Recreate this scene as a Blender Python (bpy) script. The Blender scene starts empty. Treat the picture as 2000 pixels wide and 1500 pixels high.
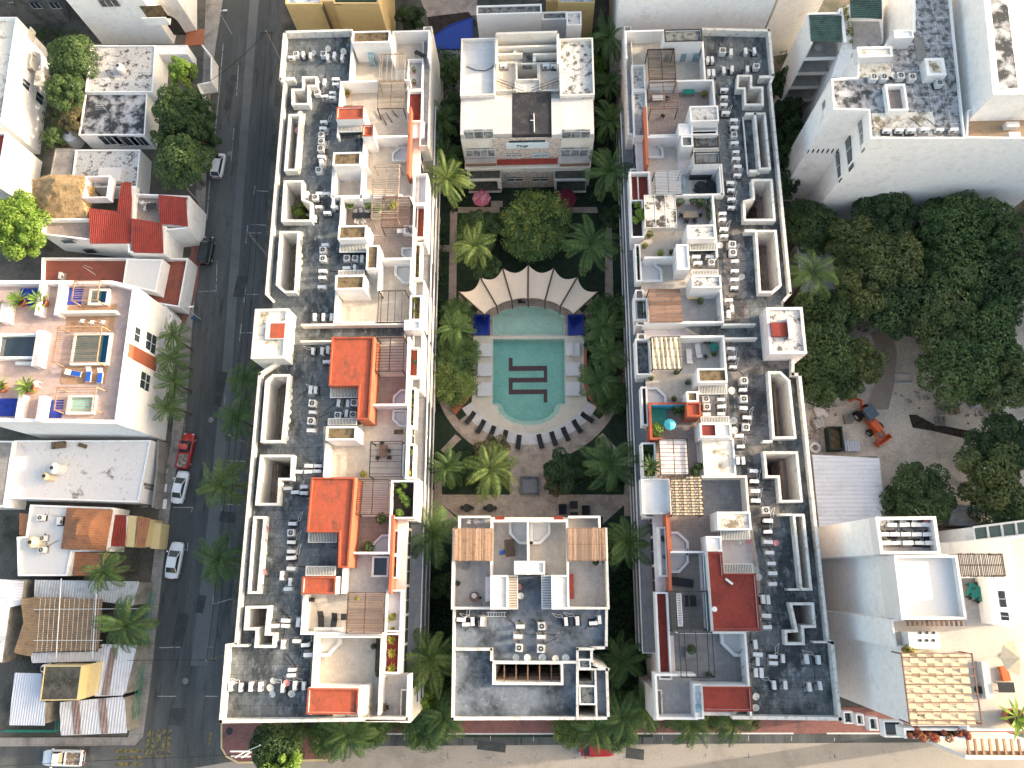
import bpy, math, random
from mathutils import Vector, Matrix
from mathutils.geometry import tessellate_polygon
random.seed(7)
sc = bpy.context.scene
R = math.radians
# ------------------------------------------------------------ camera: a drone 100 m up, tilted about 14 degrees from straight down
F, HC = 1468.0, 100.0
dn = Vector((60, -375, -F)).normalized()
nv = Vector((-1, 5746, -F)).normalized()
Zc = -dn
Yc = (nv - Zc * nv.dot(Zc)).normalized()
Xc = Yc.cross(Zc)
MW = Matrix((Xc, Yc, Zc))          # camera -> world rotation
cam_d = bpy.data.cameras.new('camera'); cam = bpy.data.objects.new('camera', cam_d)
sc.collection.objects.link(cam); sc.camera = cam
cam_d.sensor_width = 36; cam_d.lens = F / 2000 * 36; cam_d.clip_end = 2000; cam_d.clip_start = 1
cam.matrix_world = Matrix.Translation((0, 0, HC)) @ MW.to_4x4()
# ------------------------------------------------------------ light
SUN_EL, SUN_AZ = 17, 8.5             # low sun in the east, a little to the north
wd = bpy.data.worlds.new('World'); sc.world = wd; wd.use_nodes = True
nt = wd.node_tree; bg = nt.nodes['Background']; sky = nt.nodes.new('ShaderNodeTexSky')
sky.sky_type = 'NISHITA'; sky.sun_disc = False; sky.sun_elevation = R(SUN_EL); sky.sun_rotation = R(90 - SUN_AZ)
sky.air_density = 1.0; sky.dust_density = 5.0; sky.ozone_density = 0.6
tn = nt.nodes.new('ShaderNodeMix'); tn.data_type = 'RGBA'; tn.blend_type = 'MULTIPLY'; tn.inputs[0].default_value = 1; tn.inputs[7].default_value = (1.05, 1.0, .91, 1); nt.links.new(sky.outputs[0], tn.inputs[6]); nt.links.new(tn.outputs[2], bg.inputs[0]); bg.inputs[1].default_value = 0.15
sun_d = bpy.data.lights.new('sun', 'SUN'); sun_d.energy = 1.9; sun_d.angle = R(0.6); sun_d.color = (1.0, 0.86, 0.68)
sun = bpy.data.objects.new('sun', sun_d); sc.collection.objects.link(sun)
sd = Vector((math.cos(R(SUN_EL)) * math.cos(R(SUN_AZ)), math.cos(R(SUN_EL)) * math.sin(R(SUN_AZ)), math.sin(R(SUN_EL))))
sun.rotation_euler = sd.to_track_quat('Z', 'Y').to_euler(); sun.location = sd * 150
sc.view_settings.view_transform = 'Standard'; sc.view_settings.look = 'None'
sc.view_settings.exposure = 1.9; sc.view_settings.gamma = 1

# ------------------------------------------------------------ photogrammetry helpers: pixel + known height -> metres
KS = [0, 0, 1.0]
def K(ox, oy, s=0.23): KS[0], KS[1], KS[2] = ox, oy, s
def w(u, v, z=0.0):
    d = MW @ Vector((KS[0] + u * KS[2] - 1000, -(KS[1] + v * KS[2] - 750), -F))
    t = (z - HC) / d.z
    return (d.x * t, d.y * t)
def wy(u, v, Y):                    # point on the vertical plane Y = const -> (x, z)
    d = MW @ Vector((KS[0] + u * KS[2] - 1000, -(KS[1] + v * KS[2] - 750), -F)); t = Y / d.y
    return (d.x * t, HC + d.z * t)
def wx(u, v, X):
    d = MW @ Vector((KS[0] + u * KS[2] - 1000, -(KS[1] + v * KS[2] - 750), -F)); t = X / d.x
    return (d.y * t, HC + d.z * t)
def wp(pts, z): return [w(a, b, z) for a, b in pts]
def rect(u0, v0, u1, v1, z):
    um, vm = (u0 + u1) / 2, (v0 + v1) / 2
    return (w(u0, vm, z)[0], w(um, v1, z)[1], w(u1, vm, z)[0], w(um, v0, z)[1])

# ------------------------------------------------------------ materials
MATS = {}
def mat(name, col, dark=None, ds=.3, lo=.5, hi=.62, fine=.12, fs=5, rough=.85, brick=None, mortar=.55, metal=0, spec=.3, d2=None, bump=0.0, st=None, isl=0):
    if name in MATS: return MATS[name]
    m = bpy.data.materials.new(name); m.use_nodes = True; t = m.node_tree; N = t.nodes; L = t.links
    b = N['Principled BSDF']; b.inputs['Roughness'].default_value = rough; b.inputs['Metallic'].default_value = metal
    b.inputs['Specular IOR Level'].default_value = spec
    g = N.new('ShaderNodeNewGeometry'); pos = g.outputs['Position']; pst = pos
    if st:
        vm = N.new('ShaderNodeVectorMath'); vm.operation = 'MULTIPLY'; L.new(pos, vm.inputs[0]); vm.inputs[1].default_value = (st[0], st[1], 1); pst = vm.outputs[0]
    def noise(s, det=5, ro=.6):
        n = N.new('ShaderNodeTexNoise'); n.inputs['Scale'].default_value = s; n.inputs['Detail'].default_value = det
        n.inputs['Roughness'].default_value = ro; L.new(pst if det > 5 else pos, n.inputs['Vector']); return n.outputs['Fac']
    def rng(x, a, b_, c, d):
        r = N.new('ShaderNodeMapRange'); L.new(x, r.inputs[0])
        for i, vv in enumerate((a, b_, c, d)): r.inputs[1 + i].default_value = vv
        return r.outputs[0]
    def mix(f, a, c, mode='MIX'):
        x = N.new('ShaderNodeMix'); x.data_type = 'RGBA'; x.blend_type = mode
        if isinstance(f, (int, float)): x.inputs[0].default_value = f
        else: L.new(f, x.inputs[0])
        for i, cc in ((6, a), (7, c)):
            if isinstance(cc, tuple): x.inputs[i].default_value = (*cc, 1)
            else: L.new(cc, x.inputs[i])
        return x.outputs[2]
    c = col
    if dark: c = mix(rng(noise(ds, 8, .68), lo, hi, 0, 1), col, dark)
    if d2: c = mix(rng(noise(ds * 4.3, 8, .7), d2[1], d2[2], 0, 1), c, d2[0])
    if brick:
        bt = N.new('ShaderNodeTexBrick'); L.new(pos, bt.inputs['Vector']); bt.inputs['Scale'].default_value = 1
        bt.inputs['Brick Width'].default_value = brick[0]; bt.inputs['Row Height'].default_value = brick[1]
        bt.inputs['Mortar Size'].default_value = brick[2]; bt.offset = brick[3] if len(brick) > 3 else 0
        bt.inputs['Color1'].default_value = (1, 1, 1, 1); bt.inputs['Color2'].default_value = (.86, .86, .86, 1)
        bt.inputs['Mortar'].default_value = (mortar, mortar, mortar, 1)
        c = mix(1.0, c, bt.outputs['Color'], 'MULTIPLY')
    v = rng(noise(fs, 3), .3, .7, 1 - fine, 1 + fine)
    cb = N.new('ShaderNodeCombineColor')
    for i in range(3): L.new(v, cb.inputs[i])
    c = mix(1.0, c, cb.outputs[0], 'MULTIPLY')
    if isl:
        vi = rng(g.outputs['Random Per Island'], 0, 1, 1 - isl, 1 + isl * .7); ci = N.new('ShaderNodeCombineColor')
        for i in range(3): L.new(vi, ci.inputs[i])
        c = mix(1.0, c, ci.outputs[0], 'MULTIPLY')
    L.new(c, b.inputs['Base Color'])
    if bump:
        bp = N.new('ShaderNodeBump'); bp.inputs['Strength'].default_value = bump; bp.inputs['Distance'].default_value = .05
        L.new(noise(fs * 1.5, 4), bp.inputs['Height']); L.new(bp.outputs[0], b.inputs['Normal'])
    MATS[name] = m; return m
def leafmat(name, a, b_, tr=.35):
    if name in MATS: return MATS[name]
    m = bpy.data.materials.new(name); m.use_nodes = True; t = m.node_tree; N = t.nodes; L = t.links
    b = N['Principled BSDF']; b.inputs['Roughness'].default_value = .55; b.inputs['Specular IOR Level'].default_value = .3
    g = N.new('ShaderNodeNewGeometry'); x = N.new('ShaderNodeMix'); x.data_type = 'RGBA'
    x.inputs[6].default_value = (*a, 1); x.inputs[7].default_value = (*b_, 1)
    n = N.new('ShaderNodeTexNoise'); n.inputs['Scale'].default_value = .5; L.new(g.outputs['Position'], n.inputs['Vector'])
    ma = N.new('ShaderNodeMath'); ma.operation = 'MULTIPLY'; L.new(g.outputs['Random Per Island'], ma.inputs[0]); L.new(n.outputs['Fac'], ma.inputs[1])
    mb = N.new('ShaderNodeMath'); mb.operation = 'MULTIPLY'; L.new(ma.outputs[0], mb.inputs[0]); mb.inputs[1].default_value = 1.9; mb.use_clamp = True
    L.new(mb.outputs[0], x.inputs[0]); L.new(x.outputs[2], b.inputs['Base Color'])
    tl = N.new('ShaderNodeBsdfTranslucent'); L.new(x.outputs[2], tl.inputs[0]); ms = N.new('ShaderNodeMixShader'); ms.inputs[0].default_value = tr
    L.new(b.outputs[0], ms.inputs[1]); L.new(tl.outputs[0], ms.inputs[2]); L.new(ms.outputs[0], N['Material Output'].inputs[0])
    MATS[name] = m; return m
WH = mat('white plaster', (.71, .70, .69), (.60, .58, .55), .35, .5, .75, .05, 3, .8)
WHC = mat('cream plaster', (.70, .67, .61), (.60, .55, .47), .4, .48, .66, .06, 3)
WHS = mat('street side plaster', (.86, .85, .83), (.62, .58, .52), .3, .56, .78, .05, 2, d2=((.72, .70, .67), .52, .72))
WHP = mat('pinkish plaster', (.72, .65, .64), (.5, .44, .42), .4, .5, .7, .06, 3)
CURB = mat('weathered white coping', (.66, .64, .60), (.40, .36, .30), 1.6, .50, .66, .1, 6)
MOLD = mat('white roof with black mould', (.55, .54, .52), (.07, .07, .068), 1.1, .52, .60, .12, 4, d2=((.30, .28, .26), .52, .62))
MOLD2 = mat('mould blackened roof', (.45, .45, .46), (.04, .045, .05), .5, .42, .54, .15, 4, d2=((.5, .5, .5), .62, .7))
MOLDC = mat('cream roof with brown mould', (.70, .66, .58), (.22, .18, .12), .6, .5, .62, .12, 4)
DARKR = mat('black bitumen roof', (.030, .030, .034), (.075, .07, .07), .8, .5, .7, .25, 5)
DECK = mat('blue grey bitumen roof', (.135, .148, .153), (.044, .053, .058), .32, .46, .58, .22, 3, .75, (2.2, 1.05, .02, .5), .42, d2=((.22, .235, .25), .53, .66), st=(1, .55))
DECKW = mat('brown grey bitumen roof', (.215, .195, .18), (.055, .055, .057), .35, .46, .58, .18, 3, .75, (2.2, 1.05, .02, .5), .5, d2=((.34, .32, .29), .6, .74))
TBEI = mat('beige terrace tile', (.55, .49, .42), (.44, .40, .35), .4, .5, .7, .05, 3, .6, (.42, .42, .012), .82)
TGRY = mat('grey terrace tile', (.42, .40, .39), (.32, .31, .31), .4, .5, .7, .06, 3, .6, (.4, .4, .012), .8)
TDGR = mat('dark grey terrace paving', (.24, .24, .25), (.17, .17, .18), .4, .5, .7, .08, 3, .7, (.5, .5, .015), .75)
TBRN = mat('brown terrace tile', (.33, .27, .24), (.25, .21, .19), .5, .5, .7, .1, 3, .7, (.33, .33, .02), .7)
TWOOD = mat('striped timber decking', (.33, .29, .25), (.25, .22, .20), .7, .5, .7, .15, 8, .8, (3, .14, .02, .5), .45)
ORG = mat('orange roof paint', (.36, .078, .04), (.11, .055, .038), .38, .565, .64, .10, 4, .8, d2=((.25, .065, .036), .42, .64), st=(1, .7))
ORW = mat('orange plaster', (.36, .11, .06), (.30, .09, .05), .5, .5, .7, .05, 3)
RED = mat('brick red roof paint', (.23, .038, .028), (.17, .03, .022), .6, .45, .62, .10, 5, .8, (.3, .3, .01), .85, d2=((.09, .03, .025), .62, .72))
RTILE = mat('red clay tile', (.25, .04, .03), (.15, .03, .025), .8, .5, .7, .15, 6)
OTILE = mat('orange clay tile', (.36, .16, .08), (.22, .10, .06), .7, .5, .7, .2, 6)
SOIL = mat('gravel and dry soil', (.17, .125, .07), (.07, .055, .035), 1.6, .48, .6, .35, 14, .95, bump=.5)
SOILD = mat('dark planting soil', (.05, .035, .028), (.02, .018, .015), 1.2, .5, .6, .3, 10, .95)
GRAVG = mat('grey pebble roof', (.16, .17, .17), (.05, .055, .055), 1.6, .48, .58, .3, 12, .95)
GLASS = mat('dark window glass', (.030, .045, .055), None, fine=.2, fs=.6, rough=.08, spec=.8)
DARKG = mat('shaded balcony glazing', (.022, .026, .030), (.05, .05, .05), 1.0, .5, .6, .2, 2, .45, spec=.15)  # deep shade of the balcony openings is put into this near-black colour
MOLDG = mat('grey mould streaked roof', (.42, .42, .43), (.07, .075, .08), 1.3, .45, .58, .12, 4, .85, (1.9, 3.6, .07), 1.35, d2=((.27, .25, .22), .5, .62))
GLASG = mat('pale blue glass', (.22, .34, .38), None, fine=.2, fs=.6, rough=.1, spec=.7)
CURT = mat('curtained window', (.30, .31, .32), (.10, .12, .13), 1.4, .45, .55, .15, 8, .3, spec=.6)
DMET = mat('dark metal', (.035, .033, .032), None, fine=.15, rough=.5)
GMET = mat('galvanised metal', (.50, .52, .54), (.36, .37, .39), .6, .5, .7, .08, 4, .45)
WMET = mat('white painted metal', (.62, .63, .63), (.48, .47, .45), 1.5, .6, .75, .05, 6, .45)
GRLL = mat('grey grille', (.12, .125, .13), None, fine=.3, fs=30, rough=.6)
WOODD = mat('dark weathered timber', (.085, .06, .045), (.05, .04, .032), 2, .5, .65, .25, 9, isl=.4)
WOODL = mat('pale weathered timber', (.34, .27, .20), (.22, .17, .13), 2, .5, .65, .25, 9, isl=.4)
WOODO = mat('orange varnished timber', (.36, .225, .145), (.26, .16, .10), 2, .5, .65, .2, 9, isl=.4)
WOODR = mat('red brown timber', (.20, .12, .085), (.14, .085, .06), 2, .5, .65, .2, 9, isl=.4)
ASPH = mat('worn road asphalt', (.066, .072, .073), (.108, .112, .112), .22, .46, .60, .22, 6, .85, d2=((.032, .038, .040), .55, .66), bump=.2, st=(1, .13))
ASPL = mat('paler asphalt strip', (.130, .135, .137), (.10, .105, .107), .3, .5, .7, .1, 5, .85)
CONC = mat('pavement concrete', (.30, .28, .26), (.17, .16, .15), .5, .5, .66, .12, 4, .9, (1.2, 1.2, .03), .7)
BRKR = mat('red brick pavement', (.26, .12, .105), (.15, .09, .085), .5, .5, .66, .12, 5, .9, (.4, .2, .02, .5), .7)
PLINE = mat('worn white road paint', (.34, .34, .34), (.08, .08, .08), 1.5, .5, .6, .1, 8)
YLINE = mat('worn yellow road paint', (.20, .165, .06), (.06, .06, .05), 1.8, .44, .56, .1, 8)
LAWN = mat('dark lawn', (.030, .048, .028), (.018, .032, .020), 1.2, .4, .65, .35, 10, .95, bump=.6)
TRAV = mat('pink travertine paving', (.47, .38, .31), (.33, .26, .215), .6, .46, .62, .14, 4, .8, (.6, .6, .015, .5), .8)
PDECK = mat('cream pool deck', (.60, .54, .44), (.50, .45, .37), .5, .5, .68, .06, 4, .7)
PWHT = mat('pale stone band', (.62, .59, .57), (.5, .48, .47), .8, .5, .66, .06, 4, .7)
PTILE = mat('teal pool tile', (.27, .48, .42), (.23, .43, .38), .6, .45, .65, .08, 9, .4, (.3, .3, .012), .85)
PTIL2 = mat('pale green pool tile', (.50, .60, .52), (.44, .54, .47), .6, .45, .65, .06, 6, .4, (.3, .3, .012), .9)
PDRK = mat('maroon pool tile', (.09, .03, .03), None, fine=.15, rough=.5)
BTILE = mat('blue mosaic', (.02, .05, .36), (.015, .035, .26), 1.5, .45, .6, .2, 14, .35, (.2, .2, .015), .7)
DIRT = mat('sandy construction ground', (.58, .51, .43), (.40, .35, .30), .22, .46, .62, .2, 4, .95, d2=((.4, .37, .33), .66, .76), bump=.5)
EARTH = mat('urban ground', (.12, .11, .095), (.05, .055, .045), .15, .45, .6, .25, 4, .95)
THAT = mat('palm thatch', (.48, .33, .17), (.26, .17, .09), 1.2, .46, .62, .35, 12, .95, bump=1)
YEL = mat('yellow stucco', (.62, .44, .20), (.50, .36, .18), .4, .5, .7, .08, 6, .9)
YELP = mat('pale yellow paint', (.62, .50, .26), (.5, .4, .22), .5, .5, .7, .06, 4)
CGRY = mat('bare grey concrete', (.25, .24, .22), (.14, .13, .115), .5, .46, .62, .12, 3, .9)
STON = mat('rubble stone cladding', (.56, .50, .46), (.30, .25, .20), 3.2, .5, .58, .2, 9, .9)
CANV = mat('beige canvas', (.60, .50, .40), (.54, .45, .36), .6, .5, .7, .06, 5, .8)
CANW = mat('cream cloth', (.62, .50, .34), (.5, .4, .28), 1.2, .5, .7, .1, 5, .8)
MATT = mat('white cushion', (.60, .59, .58), None, fine=.06, rough=.9)
DFAB = mat('dark fabric', (.028, .03, .034), None, fine=.2, rough=.85)
BLUE = mat('blue plastic', (.02, .09, .42), None, fine=.1, rough=.5)
CYAN = mat('cyan fabric', (.10, .50, .55), None, fine=.1, rough=.6)
TEAL = mat('teal tub cover', (.02, .20, .16), (.03, .26, .2), 1.5, .5, .6, .1, 6, .5)
PINK = mat('faded pink enamel', (.60, .24, .24), None, fine=.12, rough=.6)
DISH = mat('pale dish enamel', (.52, .52, .49), (.4, .38, .34), 3, .5, .7, .08, 5, .6)
TERR = mat('terracotta', (.36, .13, .07), (.26, .1, .06), 2, .5, .7, .12, 6)
GRNP = mat('green railing paint', (.02, .28, .20), None, fine=.1, rough=.5)
RUB = mat('rubber', (.02, .02, .02), None, fine=.1, rough=.8)
CRED = mat('red car paint', (.38, .02, .02), None, fine=.04, rough=.25, spec=.6)
CWHT = mat('white car paint', (.74, .75, .77), None, fine=.03, rough=.25, spec=.6)
CBLK = mat('black car paint', (.012, .016, .018), None, fine=.04, rough=.2, spec=.7)
CORG = mat('orange machine paint', (.52, .10, .03), (.4, .08, .03), 2, .5, .6, .1, 6, .5)
LF1 = leafmat('mid green leaves', (.032, .075, .025), (.15, .22, .075))
LF2 = leafmat('bright green leaves', (.09, .19, .025), (.30, .42, .08))
LF3 = leafmat('dark green leaves', (.024, .055, .022), (.085, .14, .05))
LF4 = leafmat('yellow green leaves', (.13, .17, .03), (.42, .36, .06))
LFP = leafmat('palm leaves', (.035, .085, .030), (.13, .20, .055))
LFPY = leafmat('yellowing palm leaves', (.05, .11, .03), (.22, .27, .07))
LF5 = leafmat('olive green leaves', (.05, .075, .028), (.17, .21, .075))
LFA = leafmat('areca palm leaves', (.035, .085, .025), (.20, .24, .05))
LFB = leafmat('brownish twiggy leaves', (.09, .085, .035), (.24, .20, .10))
BARK = mat('bark', (.13, .10, .075), (.07, .055, .04), 2, .5, .6, .2, 8)
def water(name, tint, gl=.07):
    m = bpy.data.materials.new(name); m.use_nodes = True; t = m.node_tree; N = t.nodes; L = t.links
    tr = N.new('ShaderNodeBsdfTransparent'); tr.inputs[0].default_value = (*tint, 1)
    gs = N.new('ShaderNodeBsdfGlossy'); gs.inputs['Roughness'].default_value = .05; gs.inputs[0].default_value = (.8, .9, .9, 1)
    fr = N.new('ShaderNodeFresnel'); fr.inputs[0].default_value = 1.33
    nz = N.new('ShaderNodeTexNoise'); nz.inputs['Scale'].default_value = 2.2; g = N.new('ShaderNodeNewGeometry'); L.new(g.outputs['Position'], nz.inputs['Vector'])
    bp = N.new('ShaderNodeBump'); bp.inputs['Strength'].default_value = .25; L.new(nz.outputs['Fac'], bp.inputs['Height'])
    L.new(bp.outputs[0], gs.inputs['Normal']); L.new(bp.outputs[0], fr.inputs['Normal'])
    ms = N.new('ShaderNodeMixShader'); L.new(fr.outputs[0], ms.inputs[0]); L.new(tr.outputs[0], ms.inputs[1]); L.new(gs.outputs[0], ms.inputs[2])
    L.new(ms.outputs[0], N['Material Output'].inputs[0]); return m
WATER = water('pool water', (.86, .96, .93)); WATB = water('blue pool water', (.75, .85, .98))

# ------------------------------------------------------------ mesh builder
ORIG = {}
class MB:
    def __init__(s): s.v = []; s.f = []; s.m = []
    def face(s, pts, m=0):
        n = len(s.v); s.v += [tuple(p) for p in pts]; s.f.append(tuple(range(n, n + len(pts)))); s.m.append(m); return s
    def box(s, x0, y0, z0, x1, y1, z1, m=0, mt=None):
        if x0 > x1: x0, x1 = x1, x0
        if y0 > y1: y0, y1 = y1, y0
        n = len(s.v); s.v += [(x0, y0, z0), (x1, y0, z0), (x1, y1, z0), (x0, y1, z0), (x0, y0, z1), (x1, y0, z1), (x1, y1, z1), (x0, y1, z1)]
        for q in ((0, 3, 2, 1), (4, 5, 6, 7), (0, 1, 5, 4), (1, 2, 6, 5), (2, 3, 7, 6), (3, 0, 4, 7)): s.f.append(tuple(n + i for i in q))
        s.m += [m, m if mt is None else mt, m, m, m, m]; return s
    def obox(s, c, l, wd_, z0, z1, a=0, m=0):      # oriented box, centre c, length along angle a
        ca, sa = math.cos(a), math.sin(a); n = len(s.v)
        for z in (z0, z1):
            for x, y in ((-l, -wd_), (l, -wd_), (l, wd_), (-l, wd_)): s.v.append((c[0] + (x * ca - y * sa) / 2, c[1] + (x * sa + y * ca) / 2, z))
        for q in ((0, 3, 2, 1), (4, 5, 6, 7), (0, 1, 5, 4), (1, 2, 6, 5), (2, 3, 7, 6), (3, 0, 4, 7)): s.f.append(tuple(n + i for i in q)); s.m.append(m)
        return s
    def prism(s, poly, z0, z1, holes=(), m=0, mt=None, cap=True, top=None):
        loops = [list(poly)] + [list(h) for h in holes]; mt = m if mt is None else mt; base = len(s.v); off = []; allp = []
        for lp in loops: off.append(len(allp)); allp += lp
        zt = (lambda p: z1) if top is None else top
        s.v += [(p[0], p[1], z0) for p in allp] + [(p[0], p[1], zt(p)) for p in allp]; n = len(allp)
        for lp, o in zip(loops, off):
            k = len(lp)
            for i in range(k): a, b = o + i, o + (i + 1) % k; s.f.append((base + a, base + b, base + n + b, base + n + a)); s.m.append(m)
        if cap:
            for tri in tessellate_polygon([[Vector((p[0], p[1], 0)) for p in lp] for lp in loops]):
                a, b, c = [Vector(allp[i]) for i in tri]
                if (b - a).cross(c - a) < 0: tri = tri[::-1]
                s.f.append(tuple(base + n + i for i in tri)); s.m.append(mt)
        return s
    def ring(s, poly, z0, z1, t, m=0): return s.prism(poly, z0, z1, [inset(poly, t)], m)
    def tube(s, a, b, r, r2=None, n=7, m=0, cap=True):
        a, b = Vector(a), Vector(b); r2 = r if r2 is None else r2; d = (b - a)
        if d.length < 1e-6: return s
        d.normalize(); u = d.orthogonal().normalized(); q = d.cross(u); k = len(s.v)
        for p, rr in ((a, r), (b, r2)):
            for i in range(n): an = 2 * math.pi * i / n; s.v.append(tuple(p + (u * math.cos(an) + q * math.sin(an)) * rr))
        for i in range(n): j = (i + 1) % n; s.f.append((k + i, k + j, k + n + j, k + n + i)); s.m.append(m)
        if cap: s.f.append(tuple(k + n + i for i in range(n))); s.m.append(m)
        return s
    def disc(s, c, r, z, n=24, m=0, ry=None):
        return s.face([(c[0] + r * math.cos(2 * math.pi * i / n), c[1] + (ry or r) * math.sin(2 * math.pi * i / n), z) for i in range(n)], m)
    def cyl(s, c, r, z0, z1, n=16, m=0, r2=None): return s.tube((c[0], c[1], z0), (c[0], c[1], z1), r, r2, n, m)
    def sheet(s, poly, z, m=0): return s.prism(poly, z - .05, z, (), m)
    def build(s, name, mats, parent=None, smooth=False):
        if not isinstance(mats, (list, tuple)): mats = [mats]
        me = bpy.data.meshes.new(name); 
        if parent is not None: o3 = ORIG[parent.name]
        else:
            xs = [p[0] for p in s.v]; ys = [p[1] for p in s.v]; zs = [p[2] for p in s.v]
            o3 = ((min(xs) + max(xs)) / 2, (min(ys) + max(ys)) / 2, min(zs))
        me.from_pydata([(x - o3[0], y - o3[1], z - o3[2]) for x, y, z in s.v], [], s.f)
        for mm in mats: me.materials.append(mm)
        me.polygons.foreach_set('material_index', s.m)
        if smooth: me.polygons.foreach_set('use_smooth', [True] * len(s.f))
        o = bpy.data.objects.new(name, me); sc.collection.objects.link(o)
        if parent is not None: o.parent = parent; ORIG[o.name] = o3
        else: o.location = o3; ORIG[o.name] = o3
        return o
def area(p): return sum(p[i][0] * p[(i + 1) % len(p)][1] - p[(i + 1) % len(p)][0] * p[i][1] for i in range(len(p))) / 2
def inset(poly, t):
    p = [Vector(q) for q in poly]; s = 1 if area(poly) > 0 else -1; n = len(p); out = []
    for i in range(n):
        a, b, c = p[i - 1], p[i], p[(i + 1) % n]; d1 = (b - a).normalized(); d2 = (c - b).normalized()
        n1 = Vector((-d1.y, d1.x)) * s; n2 = Vector((-d2.y, d2.x)) * s; bi = n1 + n2
        k = t / max(.35, (1 + n1.dot(n2)) / 1.0) 
        out.append(tuple(b + bi * k))
    return out
def rp(r): return [(r[0], r[1]), (r[2], r[1]), (r[2], r[3]), (r[0], r[3])]
def tag(o, label=None, cat=None, group=None, kind=None):
    if label: o['label'] = label
    if cat: o['category'] = cat
    if group: o['group'] = group
    if kind: o['kind'] = kind
    return o
def thing(name, label, cat, loc=(0, 0, 0), rot=0, group=None):
    o = bpy.data.objects.new(name, None); sc.collection.objects.link(o); o.location = loc; o.rotation_euler = (0, 0, rot); o.empty_display_size = .2
    ORIG[o.name] = tuple(loc); return tag(o, label, cat, group)
def struct(name, mb, m): return tag(mb.build(name, m), kind='structure')
KIDS = {}
def kids(o):
    return list(o.children)
def dup(root, loc, rot=0, label=None, group=None, sc3=None):
    if root.name not in KIDS: KIDS[root.name] = [(c, kids(c)) for c in kids(root)]
    r = root.copy(); sc.collection.objects.link(r); r.location = loc; r.rotation_euler = (0, 0, rot)
    if sc3 is not None: r.scale = (sc3,) * 3 if isinstance(sc3, (int, float)) else sc3
    for c, gs in KIDS[root.name]:
        k = c.copy(); sc.collection.objects.link(k); k.parent = r
        for g in gs: q = g.copy(); sc.collection.objects.link(q); q.parent = k
    if label: r['label'] = label
    if group: r['group'] = group
    return r
PROTO = {}
def place(key, maker, loc, rot=0, label=None, group=None, s=None):
    if key not in PROTO:
        o = maker(); KIDS[o.name] = [(c, kids(c)) for c in kids(o)]; PROTO[key] = o
        o.location = loc; o.rotation_euler = (0, 0, rot)
        if s is not None: o.scale = (s,) * 3 if isinstance(s, (int, float)) else s
        if label: o['label'] = label
        if group: o['group'] = group
        return o
    return dup(PROTO[key], loc, rot, label, group, s if s is not None else 1)
ORD = ['first', 'second', 'third', 'fourth', 'fifth', 'sixth', 'seventh', 'eighth', 'ninth', 'tenth', 'eleventh', 'twelfth', 'thirteenth', 'fourteenth', 'fifteenth', 'sixteenth', 'seventeenth', 'eighteenth', 'nineteenth', 'twentieth', 'twenty-first', 'twenty-second', 'twenty-third']
# ------------------------------------------------------------ repeated things
def pipes(t, vr):
    b = MB(); random.seed(40 + vr)
    for k in range(2):
        p = Vector((.3 - .12 * k, .15, .3)); d = Vector((.5, .6, -.6)) if vr % 2 else Vector((-.4, .7, -.6))
        for i in range(8):
            q = p + d * .2; q.z = max(.04, q.z); b.tube(p, q, .028, n=5, cap=False); p = q; d = Vector((d.x + random.uniform(-.7, .7), d.y + random.uniform(-.5, .5), d.z * .6))
    b.build('refrigerant_pipe', [DMET, WMET, DMET][vr % 3], t); MB().box(-.55, -.4, -.0, .55, .45, .05).build('pad', [CONC, DARKR, CGRY][vr % 3], t)
def mk_ac_side(vr=0):
    t = thing('air_conditioner', 'white air conditioner', 'air conditioner')
    b = MB().box(-.43, -.17, .10, .43, .17, .68).box(-.45, -.19, .68, .45, .19, .71)
    b.build('casing', WMET, t)
    g = MB(); g.face([(-.12 + .22 * math.cos(a), -.174, .39 + .24 * math.sin(a)) for a in [2 * math.pi * i / 14 for i in range(14)]])
    g.build('fan_grille', GRLL, t)
    MB().box(-.36, -.2, 0, -.28, .2, .10).box(.28, -.2, 0, .36, .2, .10).build('feet', DMET, t); pipes(t, vr); return t
def mk_ac_top(vr=0):
    t = thing('air_conditioner', 'square air conditioner', 'air conditioner')
    MB().box(-.36, -.36, .05, .36, .36, .72).box(-.38, -.38, .72, .38, .38, .75).build('casing', WMET, t)
    g = MB().disc((0, 0), .27, .758, 18); g.build('fan_grille', DMET, t)
    r = MB()
    for i in range(18):
        a, b = 2 * math.pi * i / 18, 2 * math.pi * (i + 1) / 18
        r.face([(q * math.cos(c), q * math.sin(c), .79) for q, c in ((.27, a), (.33, a), (.33, b), (.27, b))])
        r.face([(.33 * math.cos(a), .33 * math.sin(a), .75), (.33 * math.cos(b), .33 * math.sin(b), .75), (.33 * math.cos(b), .33 * math.sin(b), .79), (.33 * math.cos(a), .33 * math.sin(a), .79)])
    r.tube((-.27, 0, .775), (.27, 0, .775), .012, n=4).tube((0, -.27, .775), (0, .27, .775), .012, n=4).disc((0, 0), .07, .785, 10)
    r.build('fan_guard', DISH, t); pipes(t, vr + 1); return t
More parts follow.
